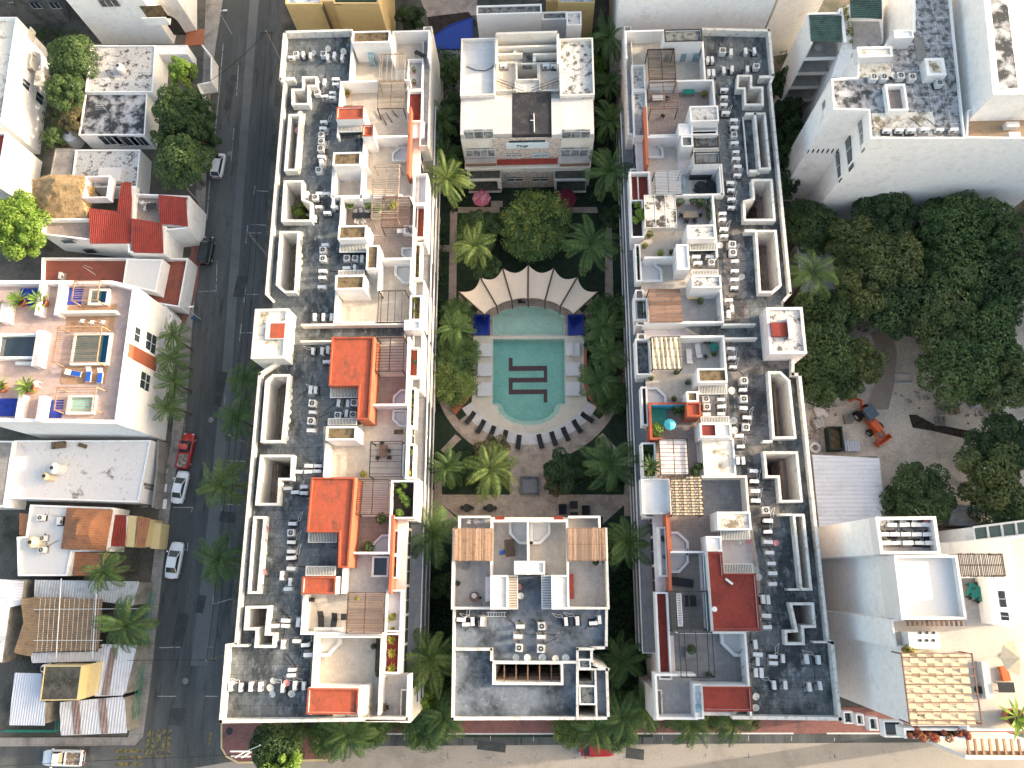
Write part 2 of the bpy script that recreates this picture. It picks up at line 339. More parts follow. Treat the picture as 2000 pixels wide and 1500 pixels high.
def mk_dish(m):
    def f():
        t = thing('satellite_dish', 'satellite dish', 'satellite dish'); tl = Matrix.Rotation(R(24), 3, 'X'); b = MB(); prev = None
        for k in range(4):
            rr = .40 * k / 3; ringp = [tl @ Vector((rr * math.cos(a), rr * 1.1 * math.sin(a), rr * rr * .55)) + Vector((0, 0, .62)) for a in [2 * math.pi * i / 18 for i in range(18)]]
            if prev:
                for i in range(18): j = (i + 1) % 18; b.face([prev[i], prev[j], ringp[j], ringp[i]])
            prev = ringp
        b.build('reflector', m, t, True)
        MB().tube((0, 0, 0), (0, .04, .6), .025, n=6).box(-.12, -.12, 0, .12, .12, .03).build('mast', DMET, t)
        e = tl @ Vector((0, 0, .45)) + Vector((0, 0, .62)); f0 = tl @ Vector((0, -.4, .1)) + Vector((0, 0, .62))
        MB().tube(f0, e, .014, n=5).tube(e, e + Vector((0, .05, -.1)), .04, n=7).build('feed_arm', DMET, t); return t
    return f
GAC = 'air conditioners on the roofs'
def nameit(pl, i, n, ax):
    if n == 1: return '{k} ' + pl
    return ORD[i] + ' {k} ' + ('down', 'from left')[ax] + ' ' + pl
def acs(pl, ax, lst, z=13.2, flip=0):
    lst = sorted(lst, key=lambda q: (q[1], q[0]) if ax == 0 else (q[0], q[1]))
    for i, q in enumerate(lst):
        x, y = w(q[0], q[1], z + .5); k = q[2]
        top = k == 't'; rot = {'t': random.uniform(-.06, .06), '0': 0, '1': math.pi / 2}[k] + random.uniform(-.07, .07) + (math.pi if flip else 0)
        lab = nameit(pl, i, len(lst), ax).replace('{k}', 'air conditioner')
        vr = random.randrange(3); place(('act' if top else 'acs', vr), (lambda: mk_ac_top(vr)) if top else (lambda: mk_ac_side(vr)), (x, y, z), rot, lab, GAC, random.uniform(.95, 1.12))
def dishes(pl, ax, lst, z=13.2):
    lst = sorted(lst, key=lambda q: (q[1], q[0]) if ax == 0 else (q[0], q[1]))
    for i, q in enumerate(lst):
        pk = len(q) > 2; x, y = w(q[0], q[1], z + .6)
        lab = nameit(pl, i, len(lst), ax).replace('{k}', 'faded pink satellite dish' if pk else 'pale satellite dish')
        place('dp' if pk else 'dw', mk_dish(PINK if pk else DISH), (x, y, z), R(q[3] if len(q) > 3 else random.uniform(-60, 60)), lab, 'satellite dishes on the roofs', random.uniform(.85, 1.05))
# plants -----------------------------------------------------
def leafcloud(b, c, r, n, size, rz=None, m=0):
    rz = rz or r
    for _ in range(n):
        a = random.uniform(0, 6.283); cz = random.uniform(-.35, 1); q = random.uniform(.55, 1) ** .6; s_ = math.sqrt(max(0, 1 - cz * cz))
        p = Vector((c[0] + r * q * s_ * math.cos(a), c[1] + r * q * s_ * math.sin(a), c[2] + rz * q * cz))
        nn = Vector((s_ * math.cos(a), s_ * math.sin(a), cz + .5)) + Vector((random.gauss(0, .5), random.gauss(0, .5), random.gauss(0, .5)))
        nn.normalize(); u = nn.orthogonal().normalized(); u.rotate(Matrix.Rotation(random.uniform(0, 6.28), 3, nn)); v = nn.cross(u); s2 = size * random.uniform(.6, 1.3)
        b.face([p - u * s2, p - v * s2 * .55, p + u * s2, p + v * s2 * .55], m)
def mk_tree(lm, H, Rr, seed, n=4200, leaf=.17, nm='broadleaf_tree'):
    def f():
        st = random.getstate(); random.seed(seed)
        t = thing(nm, 'tree', 'tree'); tr = MB(); tr.tube((0, 0, 0), (0, 0, H * .45), .05 * Rr + .1, .04 * Rr + .06, 9, cap=False); cl = []
        k = int(12 + Rr * 5)
        for i in range(k):
            a = i * 2.4 + random.uniform(-.4, .4); q = Rr * .74 * math.sqrt((i + .5) / k); z = H * (1 - .32 * (q / Rr) ** 2) - Rr * .22 + random.uniform(-1.5, .7)
            c = (q * math.cos(a), q * math.sin(a), z); cl.append((c, Rr * random.uniform(.15, .33)))
            tr.tube((0, 0, H * .42), (c[0] * .6, c[1] * .6, z * .8), .10, .05, 6, cap=False).tube((c[0] * .6, c[1] * .6, z * .8), c, .05, .02, 5)
        tr.build('trunk', BARK, t); b = MB()
        for c, r in cl: leafcloud(b, c, r, int(n / k), leaf, r * .75)
        b.build('crown', lm, t); random.setstate(st); return t
    return f
def mk_palm(lm, seed, nf=21, L=3.4, H=7.5, nm='palm_tree'):
    def f():
        st = random.getstate(); random.seed(seed); t = thing(nm, 'palm', 'palm tree'); tr = MB(); px = 0
        lean = random.uniform(-.5, .5)
        for i in range(6): tr.tube((lean * (i / 6) ** 2 - lean, 0, H * i / 6), (lean * ((i + 1) / 6) ** 2 - lean, 0, H * (i + 1) / 6), .17 - .012 * i, .16 - .012 * i, 8)
        tr.build('trunk', BARK, t); b = MB(); b.cyl((0, 0), .16, H - .25, H + .25, 7, 0, .05)
        for i in range(nf):
            a = i * 2.39996 + random.uniform(-.25, .25); up = 1.25 - 1.35 * (i / nf) + random.uniform(-.12, .12); l = L * random.uniform(.8, 1.08)
            p = Vector((0, 0, H)); d = Vector((math.cos(a) * math.cos(up), math.sin(a) * math.cos(up), math.sin(up))); sd_ = Vector((-math.sin(a), math.cos(a), 0)); seg = 15; tw = random.uniform(-.35, .35); cv = random.uniform(-.05, .05)
            for k in range(seg):
                q = p + d * (l / seg); d = (d + Vector((0, 0, -.095 - .008 * k)) + sd_ * cv).normalized()
                n_ = d.cross(sd_).normalized()
                b.face([p - sd_ * .025, q - sd_ * .018, q + sd_ * .018, p + sd_ * .025])
                if k > 0:
                    ll = l * .185 * math.sin(math.pi * min(1, (k + 1.6) / (seg + 2.5))) ** .6
                    for sg in (-1, 1):
                        for h_ in (0, .34, .67):
                            r0 = p + (q - p) * h_; e = (sd_ * sg + d * .75 + n_ * (-.25 + tw * sg)).normalized() * ll * random.uniform(.85, 1.1) + Vector((0, 0, -.18 * ll))
                            b.face([r0, r0 + d * .035 + e * .5, r0 + e, r0 - d * .035 + e * .5])
                p = q
        b.build('crown', lm, t); random.setstate(st); return t
    return f
def mk_areca(lm, seed, Rr=2.8, n=52):       # clump of thin feathery stems
    def f():
        st = random.getstate(); random.seed(seed); t = thing('areca_palm', 'palm', 'palm clump'); tr = MB(); b = MB()
        for i in range(n):
            a = random.uniform(0, 6.28); q = Rr * .6 * math.sqrt(random.random()); o = Vector((q * math.cos(a), q * math.sin(a), random.uniform(2.2, 4.6)))
            if i % 2 == 0: tr.tube((o.x * .4, o.y * .4, 0), o, .05, .03, 5)
            for j in range(5):
                a2 = random.uniform(0, 6.28) if j % 2 else a + random.uniform(-1.2, 1.2); p = o.copy(); up = random.uniform(.2, 1.2); d = Vector((math.cos(a2) * math.cos(up), math.sin(a2) * math.cos(up), math.sin(up))); sd_ = Vector((-math.sin(a2), math.cos(a2), 0))
                for k in range(7):
                    nx = p + d * .24; d = (d + Vector((0, 0, -.22))).normalized()
                    for sg in (-1, 1):
                        e = (sd_ * sg + d * random.uniform(.3, 1.1)).normalized() * random.uniform(.3, .55) * math.sin(math.pi * (k + 1.6) / 9) + Vector((0, 0, random.uniform(-.16, .02))); b.face([p, p + e * .5 + d * .085, p + e, p + e * .5 - d * .085])
                    p = nx
        tr.build('stems', BARK, t); b.build('crown', lm, t); random.setstate(st); return t
    return f
def mk_pot(lm, potm, seed, kind='bush'):
    def f():
        st = random.getstate(); random.seed(seed); t = thing('potted_plant', 'plant', 'potted plant')
        p = MB(); p.cyl((0, 0), .20, 0, .42, 14, 0, .30); p.disc((0, 0), .26, .425, 14, 1); p.build('pot', [potm, SOILD], t); b = MB()
        if kind == 'bush': leafcloud(b, (0, 0, .8), .45, 170, .09)
        else:
            for i in range(22):
                a = i * 2.4; up = random.uniform(.3, 1.2); e = Vector((math.cos(a) * math.cos(up), math.sin(a) * math.cos(up), math.sin(up))) * .75; s_ = Vector((-math.sin(a), math.cos(a), 0)) * .05; o = Vector((0, 0, .42))
                b.face([o - s_, o + e * .6 - s_, o + e + Vector((0, 0, -.12)), o + e * .6 + s_])
        b.build('foliage', lm, t); random.setstate(st); return t
    return f
POTL = {}
def pot(u, v, z, label, lm=None, s=1.0, kind='bush', pm=None):
    lm = lm or LF1; pm = pm or TERR
    x, y = w(u, v, z + .6); place(('pot', lm.name, pm.name, kind), mk_pot(lm, pm, 11, kind), (x, y, z), random.uniform(0, 6), label, 'potted plants on the terraces', s)
def palm(x, y, L=3.4, H=7.5, label='', lm=None, seed=1, grp='palm trees', s=None):
    lm = lm or LFP; X, Y = w(x, y, H); key = ('palm', lm.name, seed % 4)
    place(key, mk_palm(lm, 100 + seed % 4), (X, Y, 0), random.uniform(0, 6.28), label, grp, (L / 3.4, L / 3.4, H / 7.5))
def areca(x, y, r, label, lm=None, seed=1, H=4.5):
    lm = lm or LFP; X, Y = w(x, y, H); place(('areca', lm.name, seed % 2), mk_areca(lm, 50 + seed % 2), (X, Y, 0), random.uniform(0, 6.28), label, 'feathery palm clumps', (r / 2.8, r / 2.8, H / 4.5))
def tree(x, y, Rr, H, label, lm=None, seed=1, grp='broadleaf trees', nm='broadleaf_tree'):
    lm = lm or LF1; X, Y = w(x, y, H * .9); key = ('tree', lm.name, seed % 3, Rr > 3.2)
    b0 = 5.0 if Rr > 3.2 else 2.4; h0 = 9 if Rr > 3.2 else 5
    place(key, mk_tree(lm, h0, b0, 30 + seed % 3, 13000 if Rr > 3.2 else 4200, .19 if Rr > 3.2 else .14), (X, Y, 0), random.uniform(0, 6.28), label, grp, (Rr / b0, Rr / b0, H / h0))
# roof and terrace things ------------------------------------
def pergola(u0, v0, u1, v1, zf, zt, label, m, n=12, ax='v', bars=3, bt=.10, st=.07, fill=None, gap=0, mats=None, both=0):
    x0, y0, x1, y1 = rect(u0, v0, u1, v1, zt); t = thing('pergola', label, 'pergola', ((x0 + x1) / 2, (y0 + y1) / 2, zf), group='pergolas on the terraces')
    for px, py in ((x0 + .08, y0 + .08), (x1 - .08, y0 + .08), (x1 - .08, y1 - .08), (x0 + .08, y1 - .08)): MB().box(px - .06, py - .06, zf, px + .06, py + .06, zt - .1).build('post', m, t)
    b = MB()
    for k in range(bars):
        q = k / (bars - 1)
        if ax == 'v': yy = y0 + .05 + (y1 - y0 - .1) * q; b.box(x0, yy - .05, zt - .16, x1, yy + .05, zt - .02)
        else: xx = x0 + .05 + (x1 - x0 - .1) * q; b.box(xx - .05, y0, zt - .16, xx + .05, y1, zt - .02)
    if ax == 'v': b.box(x0, y0, zt - .15, x0 + .07, y1, zt - .03).box(x1 - .07, y0, zt - .15, x1, y1, zt - .03)
    else: b.box(x0, y0, zt - .15, x1, y0 + .07, zt - .03).box(x0, y1 - .07, zt - .15, x1, y1, zt - .03)
    b.build('beams', m, t); s_ = MB()
    for k in range(n):
        q = (k + .5) / n; j = random.uniform(-.02, .02); dz = random.uniform(0, .02)
        if ax == 'v': xx = x0 + (x1 - x0) * q + j; s_.obox((xx, (y0 + y1) / 2), y1 - y0 + random.uniform(-.1, .15), st, zt + dz, zt + .05 + dz, math.pi / 2 + random.uniform(-.01, .01))
        else: yy = y0 + (y1 - y0) * q + j; s_.obox(((x0 + x1) / 2, yy), x1 - x0 + random.uniform(-.1, .15), st, zt + dz, zt + .05 + dz, random.uniform(-.01, .01))
    s_.build('slats', mats or m, t)
    if fill: MB().box(x0 + .1, y0 + .1, zt + .08, x1 - .1, y1 - .1, zt + .10).build('cover', fill, t)
    return t
def tub(u, v, z, corner, label, sz=1.0, wm=None):
    x, y = w(u, v, z + .5); t = thing('hot_tub', label, 'hot tub', (x, y, z), R(corner), 'hot tubs on the terraces'); a = 1.05 * sz
    P = [(-a, -a), (a, -a), (a, .15 * a), (.15 * a, a), (-a, a)]; ORIG[t.name] = (0, 0, 0)
    I = inset(P, .24 * sz); b = MB().prism(P, 0, .62, [I]); b.build('shell', WMET, t)
    b = MB().prism(inset(P, .26 * sz), 0, .22).build('basin', wm or MATT, t); return t
def recttub(u0, v0, u1, v1, z, label, wm=None):
    r = rect(u0, v0, u1, v1, z + .7); t = thing('hot_tub', label, 'hot tub', ((r[0] + r[2]) / 2, (r[1] + r[3]) / 2, z), group='hot tubs on the terraces')
    MB().ring(rp(r), z, z + .7, .22).build('shell', WH, t); MB().prism(inset(rp(r), .21), z + .1, z + .45).build('water', wm or GLASG, t); return t
def mk_table(m, lx, ly):
    def f():
        t = thing('table', 'table', 'table'); MB().box(-lx / 2, -ly / 2, .72, lx / 2, ly / 2, .76).build('tabletop', m, t)
        for sx in (-1, 1):
            for sy in (-1, 1): MB().box(sx * (lx / 2 - .1) - .03, sy * (ly / 2 - .1) - .03, 0, sx * (lx / 2 - .1) + .03, sy * (ly / 2 - .1) + .03, .72).build('leg', m, t)
        return t
    return f
def mk_chair(m):
    def f():
        t = thing('chair', 'chair', 'chair'); MB().box(-.23, -.23, .42, .23, .23, .47).build('seat', m, t); MB().box(-.23, .2, .47, .23, .25, .9).build('backrest', m, t)
        for sx in (-1, 1):
            for sy in (-1, 1): MB().box(sx * .2 - .02, sy * .2 - .02, 0, sx * .2 + .02, sy * .2 + .02, .42).build('leg', m, t)
        return t
    return f
def mk_lounger(m, cm):
    def f():
        t = thing('sun_lounger', 'lounger', 'sun lounger'); MB().box(-.33, -.95, .28, .33, .35, .34).box(-.33, -.95, .22, -.29, .35, .30).box(.29, -.95, .22, .33, .35, .30).build('frame', m, t)
        b = MB(); b.face([(-.33, .35, .34), (.33, .35, .34), (.33, .95, .72), (-.33, .95, .72)]).face([(-.33, .35, .28), (-.33, .95, .66), (.33, .95, .66), (.33, .35, .28)])
        b.face([(-.33, .35, .28), (-.33, .95, .66), (-.33, .95, .72), (-.33, .35, .34)]).face([(.33, .35, .28), (.33, .95, .66), (.33, .95, .72), (.33, .35, .34)]).face([(-.33, .95, .66), (.33, .95, .66), (.33, .95, .72), (-.33, .95, .72)]); b.build('backrest', m, t)
        b = MB(); b.box(-.29, -.9, .34, .29, .34, .40); b.build('cushion', cm, t)
        for sx in (-1, 1):
            for yy in (-.85, .3): MB().box(sx * .28 - .03, yy - .03, 0, sx * .28 + .03, yy + .03, .28).build('leg', m, t)
        return t
    return f
def table(u, v, z, label, m=None, lx=1.4, ly=.8, a=0):
    m = m or DMET; x, y = w(u, v, z + .7); place(('tbl', m.name, lx, ly), mk_table(m, lx, ly), (x, y, z), R(a), label, 'terrace tables')
def chairs(lst, z, pl, m=None):
    m = m or DMET
    for i, q in enumerate(sorted(lst)):
        x, y = w(q[0], q[1], z + .5); place(('ch', m.name), mk_chair(m), (x, y, z), R(q[2] if len(q) > 2 else random.uniform(0, 360)), nameit(pl, i, len(lst), 1).replace('{k}', {'dark metal': 'dark chair', 'white painted metal': 'white chair'}.get(m.name, 'timber chair')), 'terrace chairs')
def loungers(lst, z, pl, m, cm, word):
    for i, q in enumerate(sorted(lst, key=lambda a: a[0])):
        x, y = w(q[0], q[1], z + .4); place(('lg', m.name, cm.name), mk_lounger(m, cm), (x, y, z), R(q[2]), nameit(pl, i, len(lst), 1).replace('{k}', word + ' sun lounger'), 'sun loungers')
def simple(name, cat, label, mb, m, smooth=False, group=None): return tag(mb.build(name, m, None, smooth), label, cat, group)
def parasol(u, v, z, label, m, r=1.3):
    x, y = w(u, v, z + 2.3); t = thing('parasol', label, 'parasol', (x, y, z)); b = MB(); n = 8
    for i in range(n):
        a, c = 2 * math.pi * i / n, 2 * math.pi * (i + 1) / n; b.face([(x, y, z + 2.6), (x + r * math.cos(a), y + r * math.sin(a), z + 2.15), (x + r * math.cos(c), y + r * math.sin(c), z + 2.15)])
    b.build('canopy', m, t); MB().tube((x, y, z), (x, y, z + 2.6), .03).cyl((x, y), .25, z, z + .08).build('pole', DMET, t)
# building parts ---------------------------------------------
ZT, ZD, ZW, ZP = 12.0, 13.2, 14.35, 15.9
FC = [0]
def room(p, u0, v0, u1, v1, fm, zf=ZT, zt=ZW, t=.24, sides='nsew', wm=None, name='terrace_wall', fl=True, zfl=None):
    wm = wm or WH; x0, y0, x1, y1 = rect(u0, v0, u1, v1, zt)
    if fl: FC[0] += 1; MB().box(x0 + .012, y0 + .012, zf - .02, x1 - .012, y1 - .012, (zfl or zf) + .012 + .0022 * (FC[0] % 37)).build('terrace_floor', fm, p)
    if sides in ('we', 'ew', 'ns'):
        if sides == 'ns': MB().box(x0, y0, zf, x1, y0 + t, zt).build(name, wm, p); MB().box(x0, y1 - t, zf, x1, y1, zt).build(name, wm, p)
        else: MB().box(x0, y0, zf, x0 + t, y1, zt).build(name, wm, p); MB().box(x1 - t, y0, zf, x1, y1, zt).build(name, wm, p)
        return (x0, y0, x1, y1)
    b = MB(); a, c = x0, x1
    if 'w' in sides: b.box(x0, y0, zf, x0 + t, y1, zt); a = x0 + t
    if 'e' in sides: b.box(x1 - t, y0, zf, x1, y1, zt); c = x1 - t
    if 'n' in sides: b.box(a, y1 - t, zf, c, y1, zt)
    if 's' in sides: b.box(a, y0, zf, c, y0 + t, zt)
    if b.v: b.build(name, wm, p)
    return (x0, y0, x1, y1)
def pent(p, pts, rm, z0=ZT, z1=ZP, rim=None, wm=None, t=.2, d=.18, name='stair_house'):
    if len(pts) == 4 and not isinstance(pts[0], (tuple, list)): P = rp(rect(*pts, z1))
    else: P = wp(pts, z1)
    o = MB().prism(P, z0, z1, [inset(P, t)], 0).build(name, wm or WH, p)
    MB().prism(inset(P, t * .98), z0 + .05, z1 - d).build('roof', rm, o)
    if rim is not None: MB().ring([(a, b) for a, b in P], z1, z1 + .03, t).build('coping', rim, o)
    return o
def louvre(p, u0, v0, u1, v1, z=14.5, n=None, m=None, ax='v'):
    x0, y0, x1, y1 = rect(u0, v0, u1, v1, z); b = MB(); n = n or int(((x1 - x0) if ax == 'v' else (y1 - y0)) / .17)
    for k in range(n):
        if ax == 'v': xx = x0 + (x1 - x0) * (k + .5) / n; b.box(xx - .045, y0, z - .1, xx + .045, y1, z)
        else: yy = y0 + (y1 - y0) * (k + .5) / n; b.box(x0, yy - .045, z - .1, x1, yy + .045, z)
    o = b.build('skylight_louvre', m or DISH, p); MB().ring(rp((x0 - .06, y0 - .06, x1 + .06, y1 + .06)), z - .16, z - .01, .06).build('frame', WH, o)
    MB().box(x0, y0, z - .9, x1, y1, z - .35).build('shaft_glass', GLASS, o)
def planter(p, u0, v0, u1, v1, zs, zt, sm, t=.18, wm=None, z0=None):
    r = rect(u0, v0, u1, v1, zt); z0 = ZT - .5 if z0 is None else z0; o = MB().ring(rp(r), z0, zt, t).build('planter', wm or WH, p)
    MB().prism(inset(rp(r), t * .98), z0, zs).build('soil', sm, o); return r
def shrubs(label, u0, v0, u1, v1, z, lm, n=500, h=.5, sz=.08, m2=None, cat='shrub'):
    x0, y0, x1, y1 = rect(u0, v0, u1, v1, z); b = MB(); k = max(2, int((x1 - x0) * (y1 - y0) / .35))
    tr = MB()
    for i in range(k):
        c = (random.uniform(x0, x1), random.uniform(y0, y1), z + h * random.uniform(.3, .7)); leafcloud(b, c, random.uniform(.25, .5) * min(1, h + .4), int(n / k), sz); tr.tube((c[0], c[1], z), c, .02, n=4)
    t = thing('shrub', label, cat, ((x0 + x1) / 2, (y0 + y1) / 2, z)); b.build('foliage', lm, t); tr.build('stems', BARK, t)
def well(p, P, side, z0=ZD, z1=ZW, t=.28, lm=None, lw=.8):
    o = MB().ring(P, z0, z1, t).build('light_well', CURB, p); I = inset(P, t); xs = [q[0] for q in I]; ys = [q[1] for q in I]; x0, x1, y0, y1 = min(xs), max(xs), min(ys), max(ys)
    for z in (10.6, 7.4, 4.2):
        b = MB()
        if side == 'w': a, c = x0 + .02, x0 + min(lw, (x1 - x0) * .55)
        else: a, c = x1 - min(lw, (x1 - x0) * .55), x1 - .02
        yy0 = y0 + .3; yy1 = y1 - .3; b.box(a, yy0, z - .12, c, yy1, z, 1)
        e = c if side == 'w' else a
        b.box(e - .1, yy0, z + .80, e + .06, yy1, z + .92); k = int((yy1 - yy0) / 1.1) + 1
        for i in range(k + 1): yy = yy0 + (yy1 - yy0) * i / max(1, k); b.box(e - .03, yy - .03, z, e + .03, yy + .03, z + .85).box(a, yy - .05, z - .3, c, yy + .05, z - .12)
        b.build('gallery_walkway', [lm or WOODR, CONC], o)
    return o
def flank(p, X, y0, y1, d, zs=(3.1, 6.1, 9.1), zg=(3.1, 6.1, 9.1, 12.0), dep=1.5, gap=None, m=None):   # balcony edges and glazing down a long side wall; d = +1 faces east
    for z in zs:
        o = MB().box(X, y0, z - .25, X + d * dep, y1, z - .05).box(X + d * (dep - .1), y0, z - .05, X + d * dep, y1, z + .12).build('balcony', m or WH, p); MB().box(X, y0 + .1, z - .05, X + d * (dep - .1), y1 - .1, z - .02).build('balcony_floor', TDGR, o)
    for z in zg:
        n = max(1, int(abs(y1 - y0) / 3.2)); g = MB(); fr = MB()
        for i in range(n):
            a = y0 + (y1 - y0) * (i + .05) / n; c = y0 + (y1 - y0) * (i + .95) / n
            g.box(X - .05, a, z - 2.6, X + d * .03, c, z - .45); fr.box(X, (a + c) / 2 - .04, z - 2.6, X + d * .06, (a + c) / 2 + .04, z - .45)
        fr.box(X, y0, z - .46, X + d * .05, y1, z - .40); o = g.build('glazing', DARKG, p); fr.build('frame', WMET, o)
# ------------------------------------------------------------ WEST WING of the apartment block
K(0, 0, 1)
west = thing('apartment_block', 'long white west wing with orange penthouse roofs, between left street and pool garden', 'building', (*w(680, 740, 0), 0))
WO = wp([(553, 60), (840, 60), (834, 250), (829, 420), (823, 600), (818, 760), (812, 920), (806, 1100), (801, 1260), (798, 1408), (427, 1413), (440, 1258), (456, 1256), (503, 728), (562, 690), (562, 640), (526, 640), (526, 584), (516, 573), (552, 161), (545, 155)], ZW)
WX = sum(p[0] for p in WO[1:10]) / 9
WO = [(WX, p[1]) if 1 <= i <= 9 else p for i, p in enumerate(WO)]
WO = [WO[0], WO[1]] + WO[9:]; WXI = WX - 1.2
def WPOLY(lst, z=ZW): return wp(lst, z)
wwells = []
K(420, 0)
wwells.append(wp([(738, 648), (868, 648), (868, 735), (800, 735), (800, 890), (648, 890), (648, 752), (738, 752)], ZW))
wwells.append(rp(rect(605, 968, 715, 1450, ZW)))
K(420, 335)
wwells.append(wp([(582, 75), (750, 75), (750, 230), (825, 262), (820, 425), (560, 425)], ZW))
wwells.append(wp([(548, 505), (718, 505), (690, 1030), (590, 1030), (515, 965)], ZW))
K(420, 640)
wwells.append(wp([(425, 450), (485, 395), (635, 395), (580, 975), (385, 975)], ZW))
K(0, 0, 1)
wwells.append(wp([(508, 888), (573, 888), (571, 938), (548, 938), (545, 987), (498, 987)], ZW))
K(400, 900)
wwells.append(wp([(412, 470), (520, 470), (462, 1130), (362, 1130)], ZW))
K(400, 1155)
wwells.append(wp([(345, 125), (552, 122), (530, 352), (600, 355), (590, 480), (418, 480), (432, 330), (330, 330)], ZW))
WH_ = [inset(P, .28) for P in wwells]
def bayrim(p, x0, y0, x1, y1): MB().ring(rp((x0, y0, x1, y1)), ZT, ZT + .75, .14).build('parapet', CURB, p); MB().box(x0 + .15, y0 + .15, ZT - .02, x1 - .15, y1 - .15, ZT + .09).build('ledge_floor', TGRY, p)
WB = [WO[0], (WXI, WO[1][1]), (WXI, WO[2][1])] + WO[3:]; MB().prism(WB, 0, ZT, WH_).build('wall', WHC, west)
for ya, yb in ((60, 292), (345, 480), (552, 640), (650, 765), (936, 1018), (1345, 1409)): MB().box(WXI, w(810, yb, ZT)[1], 0, WX, w(810, ya, ZT)[1], ZT).build('bay', WHC, west) if K(0, 0, 1) is None else None; bayrim(west, WXI, w(810, yb, ZT)[1], WX, w(810, ya, ZT)[1])
# roof deck: everything west of the penthouses
K(0, 0, 1)
dkl = [(553, 60), (684, 60), (684, 156), (661, 158), (661, 206), (710, 206), (710, 325), (648, 325), (648, 384), (665, 386), (665, 441), (714, 441), (714, 535), (654, 537), (654, 632), (790, 632), (790, 657), (705, 657), (705, 830), (632, 832), (632, 932), (658, 934), (658, 1125), (588, 1128), (588, 1240), (607, 1242), (607, 1345), (650, 1345)]
dkp = wp(dkl, ZD) + [(w(650, 1409, ZD)[0], WO[2][1])] + WO[3:]
DKW = MB().prism(dkp, ZT, ZD, WH_, 1, 0).build('roof_deck', [DECK, WHC], west)
dsl = MB()
# parapets of the outer edge
def wallpath(parent, pts, z0, z1, t, m, name='parapet'):
    b = MB()
    for a, c in zip(pts, pts[1:]):
        dx, dy = c[0] - a[0], c[1] - a[1]; l = math.hypot(dx, dy); b.obox(((a[0] + c[0]) / 2, (a[1] + c[1]) / 2), l + t * .98, t, z0, z1, math.atan2(dy, dx))
    return b.build(name, m, parent)
ins = inset(WO, .18)
wallpath(west, [ins[2], ins[3], ins[4]], ZD, ZW, .34, CURB); wallpath(west, [ins[4], ins[5], ins[6]], ZD, ZW - .2, .32, CURB)
wallpath(west, [ins[6], ins[7]], ZD, ZW - .2, .32, CURB); wallpath(west, [ins[10], ins[11]], ZD, ZW - .25, .3, CURB); wallpath(west, [ins[11], ins[12]], ZD, ZW - .2, .32, CURB)
wallpath(west, [ins[12], ins[13], ins[0], (w(686, 60, ZW)[0], ins[0][1])], ZD, ZW, .34, CURB)
for P in wwells: well(west, P, 'w')
def stub(par, u0, v0, u1, v1, z1=ZW): r = rect(u0, v0, u1, v1, z1); MB().box(r[0], r[1], ZD, r[2], r[3], z1).build('parapet', CURB, par)
K(420, 0); stub(west, 592, 655, 672, 682); K(400, 1155); stub(west, 225, 452, 362, 472); K(420, 0); r = rect(690, 965, 745, 1470, 13.35); MB().box(*r[:2], ZD, *r[2:], 13.35).build('plinth', CURB, west)
K(0, 0, 1)
# stair tower standing out over the street
tw = pent(west, (494, 603, 560, 700), MOLDC, 0, ZP + .2, None, WHC, .3, .25, 'stair_tower')
K(420, 335); r = rect(430, 1270, 600, 1420, ZP + .3)
MB().box(r[0], r[1], ZP - .1, r[2], r[3], ZP + .35).build('tank_cover', WH, tw); MB().box(r[0] + .6, r[1] + .05, ZP + .34, r[2] - .1, r[3] - .3, ZP + .38).build('red_hatch', ORG, tw)
K(420, 0)
# penthouse boxes, terraces, from the top of the photo down
pent(west, (1165, 262, 1485, 362), SOIL)
room(west, 1150, 262, 1500, 682, TBEI, sides='w'); room(west, 1500, 258, 1822, 495, TBEI, sides='new', wm=WH)
MB().box(*[*w(1300, 400, 14)[:1], w(1300, 480, 14)[1], 12.0], w(1345, 400, 14)[0], w(1345, 395, 14)[1], 14).build('window', GLASG, west)
planter(west, 1632, 500, 1765, 762, 12.6, 13.2, TGRY); planter(west, 1632, 766, 1762, 1032, 12.6, 13.2, RED)
MB().box(*rect(1645, 1035, 1780, 1170, 12.6)[:2], 12.0, *rect(1645, 1035, 1780, 1170, 12.6)[2:], 12.6).build('ledge', WH, west)
room(west, 1048, 682, 1645, 1160, TBEI, sides='nw'); room(west, 1635, 905, 1655, 1480, TBEI, sides='', fl=False)
MB().box(*rect(1636, 905, 1656, 1480, ZW)[:2], ZT, *rect(1636, 905, 1656, 1480, ZW)[2:], ZW).build('orange_wall', ORW, west)
pent(west, (1030, 905, 1262, 1012), ORG, rim=ORG); louvre(west, 1045, 1055, 1248, 1115)
pent(west, (1250, 1060, 1345, 1158), ORG, rim=ORG)
room(west, 1245, 1152, 1640, 1700, TBEI, sides='nw')
pent(west, (1000, 1292, 1238, 1405), SOIL); room(west, 1000, 1410, 1285, 1760, TBEI, sides='wn')
K(420, 335)
room(west, 990, -30, 1590, 212, TBEI, sides='ws'); recttub(1085, 5, 1275, 65, ZT, 'long pale blue plunge tub below the brown planter box on west wing')
room(west, 1062, 212, 1655, 470, TBRN, sides='nw')
pent(west, (1045, 457, 1285, 575), SOIL); louvre(west, 1062, 590, 1280, 680)
room(west, 1290, 470, 1692, 732, TBRN, sides='we')
pent(west, (1285, 625, 1388, 830), SOIL, z1=15.3)
room(west, 1385, 732, 1672, 1010, TBEI, sides='nwe')
pent(west, (1020, 880, 1268, 1000), SOIL); louvre(west, 1050, 840, 1262, 876)
room(west, 1013, 1005, 1640, 1290, TBEI, sides='sw')
MB().box(*rect(730, 1288, 1640, 1305, ZW)[:2], ZD, *rect(730, 1288, 1640, 1305, ZW)[2:], ZW).build('parapet', WHC, west)
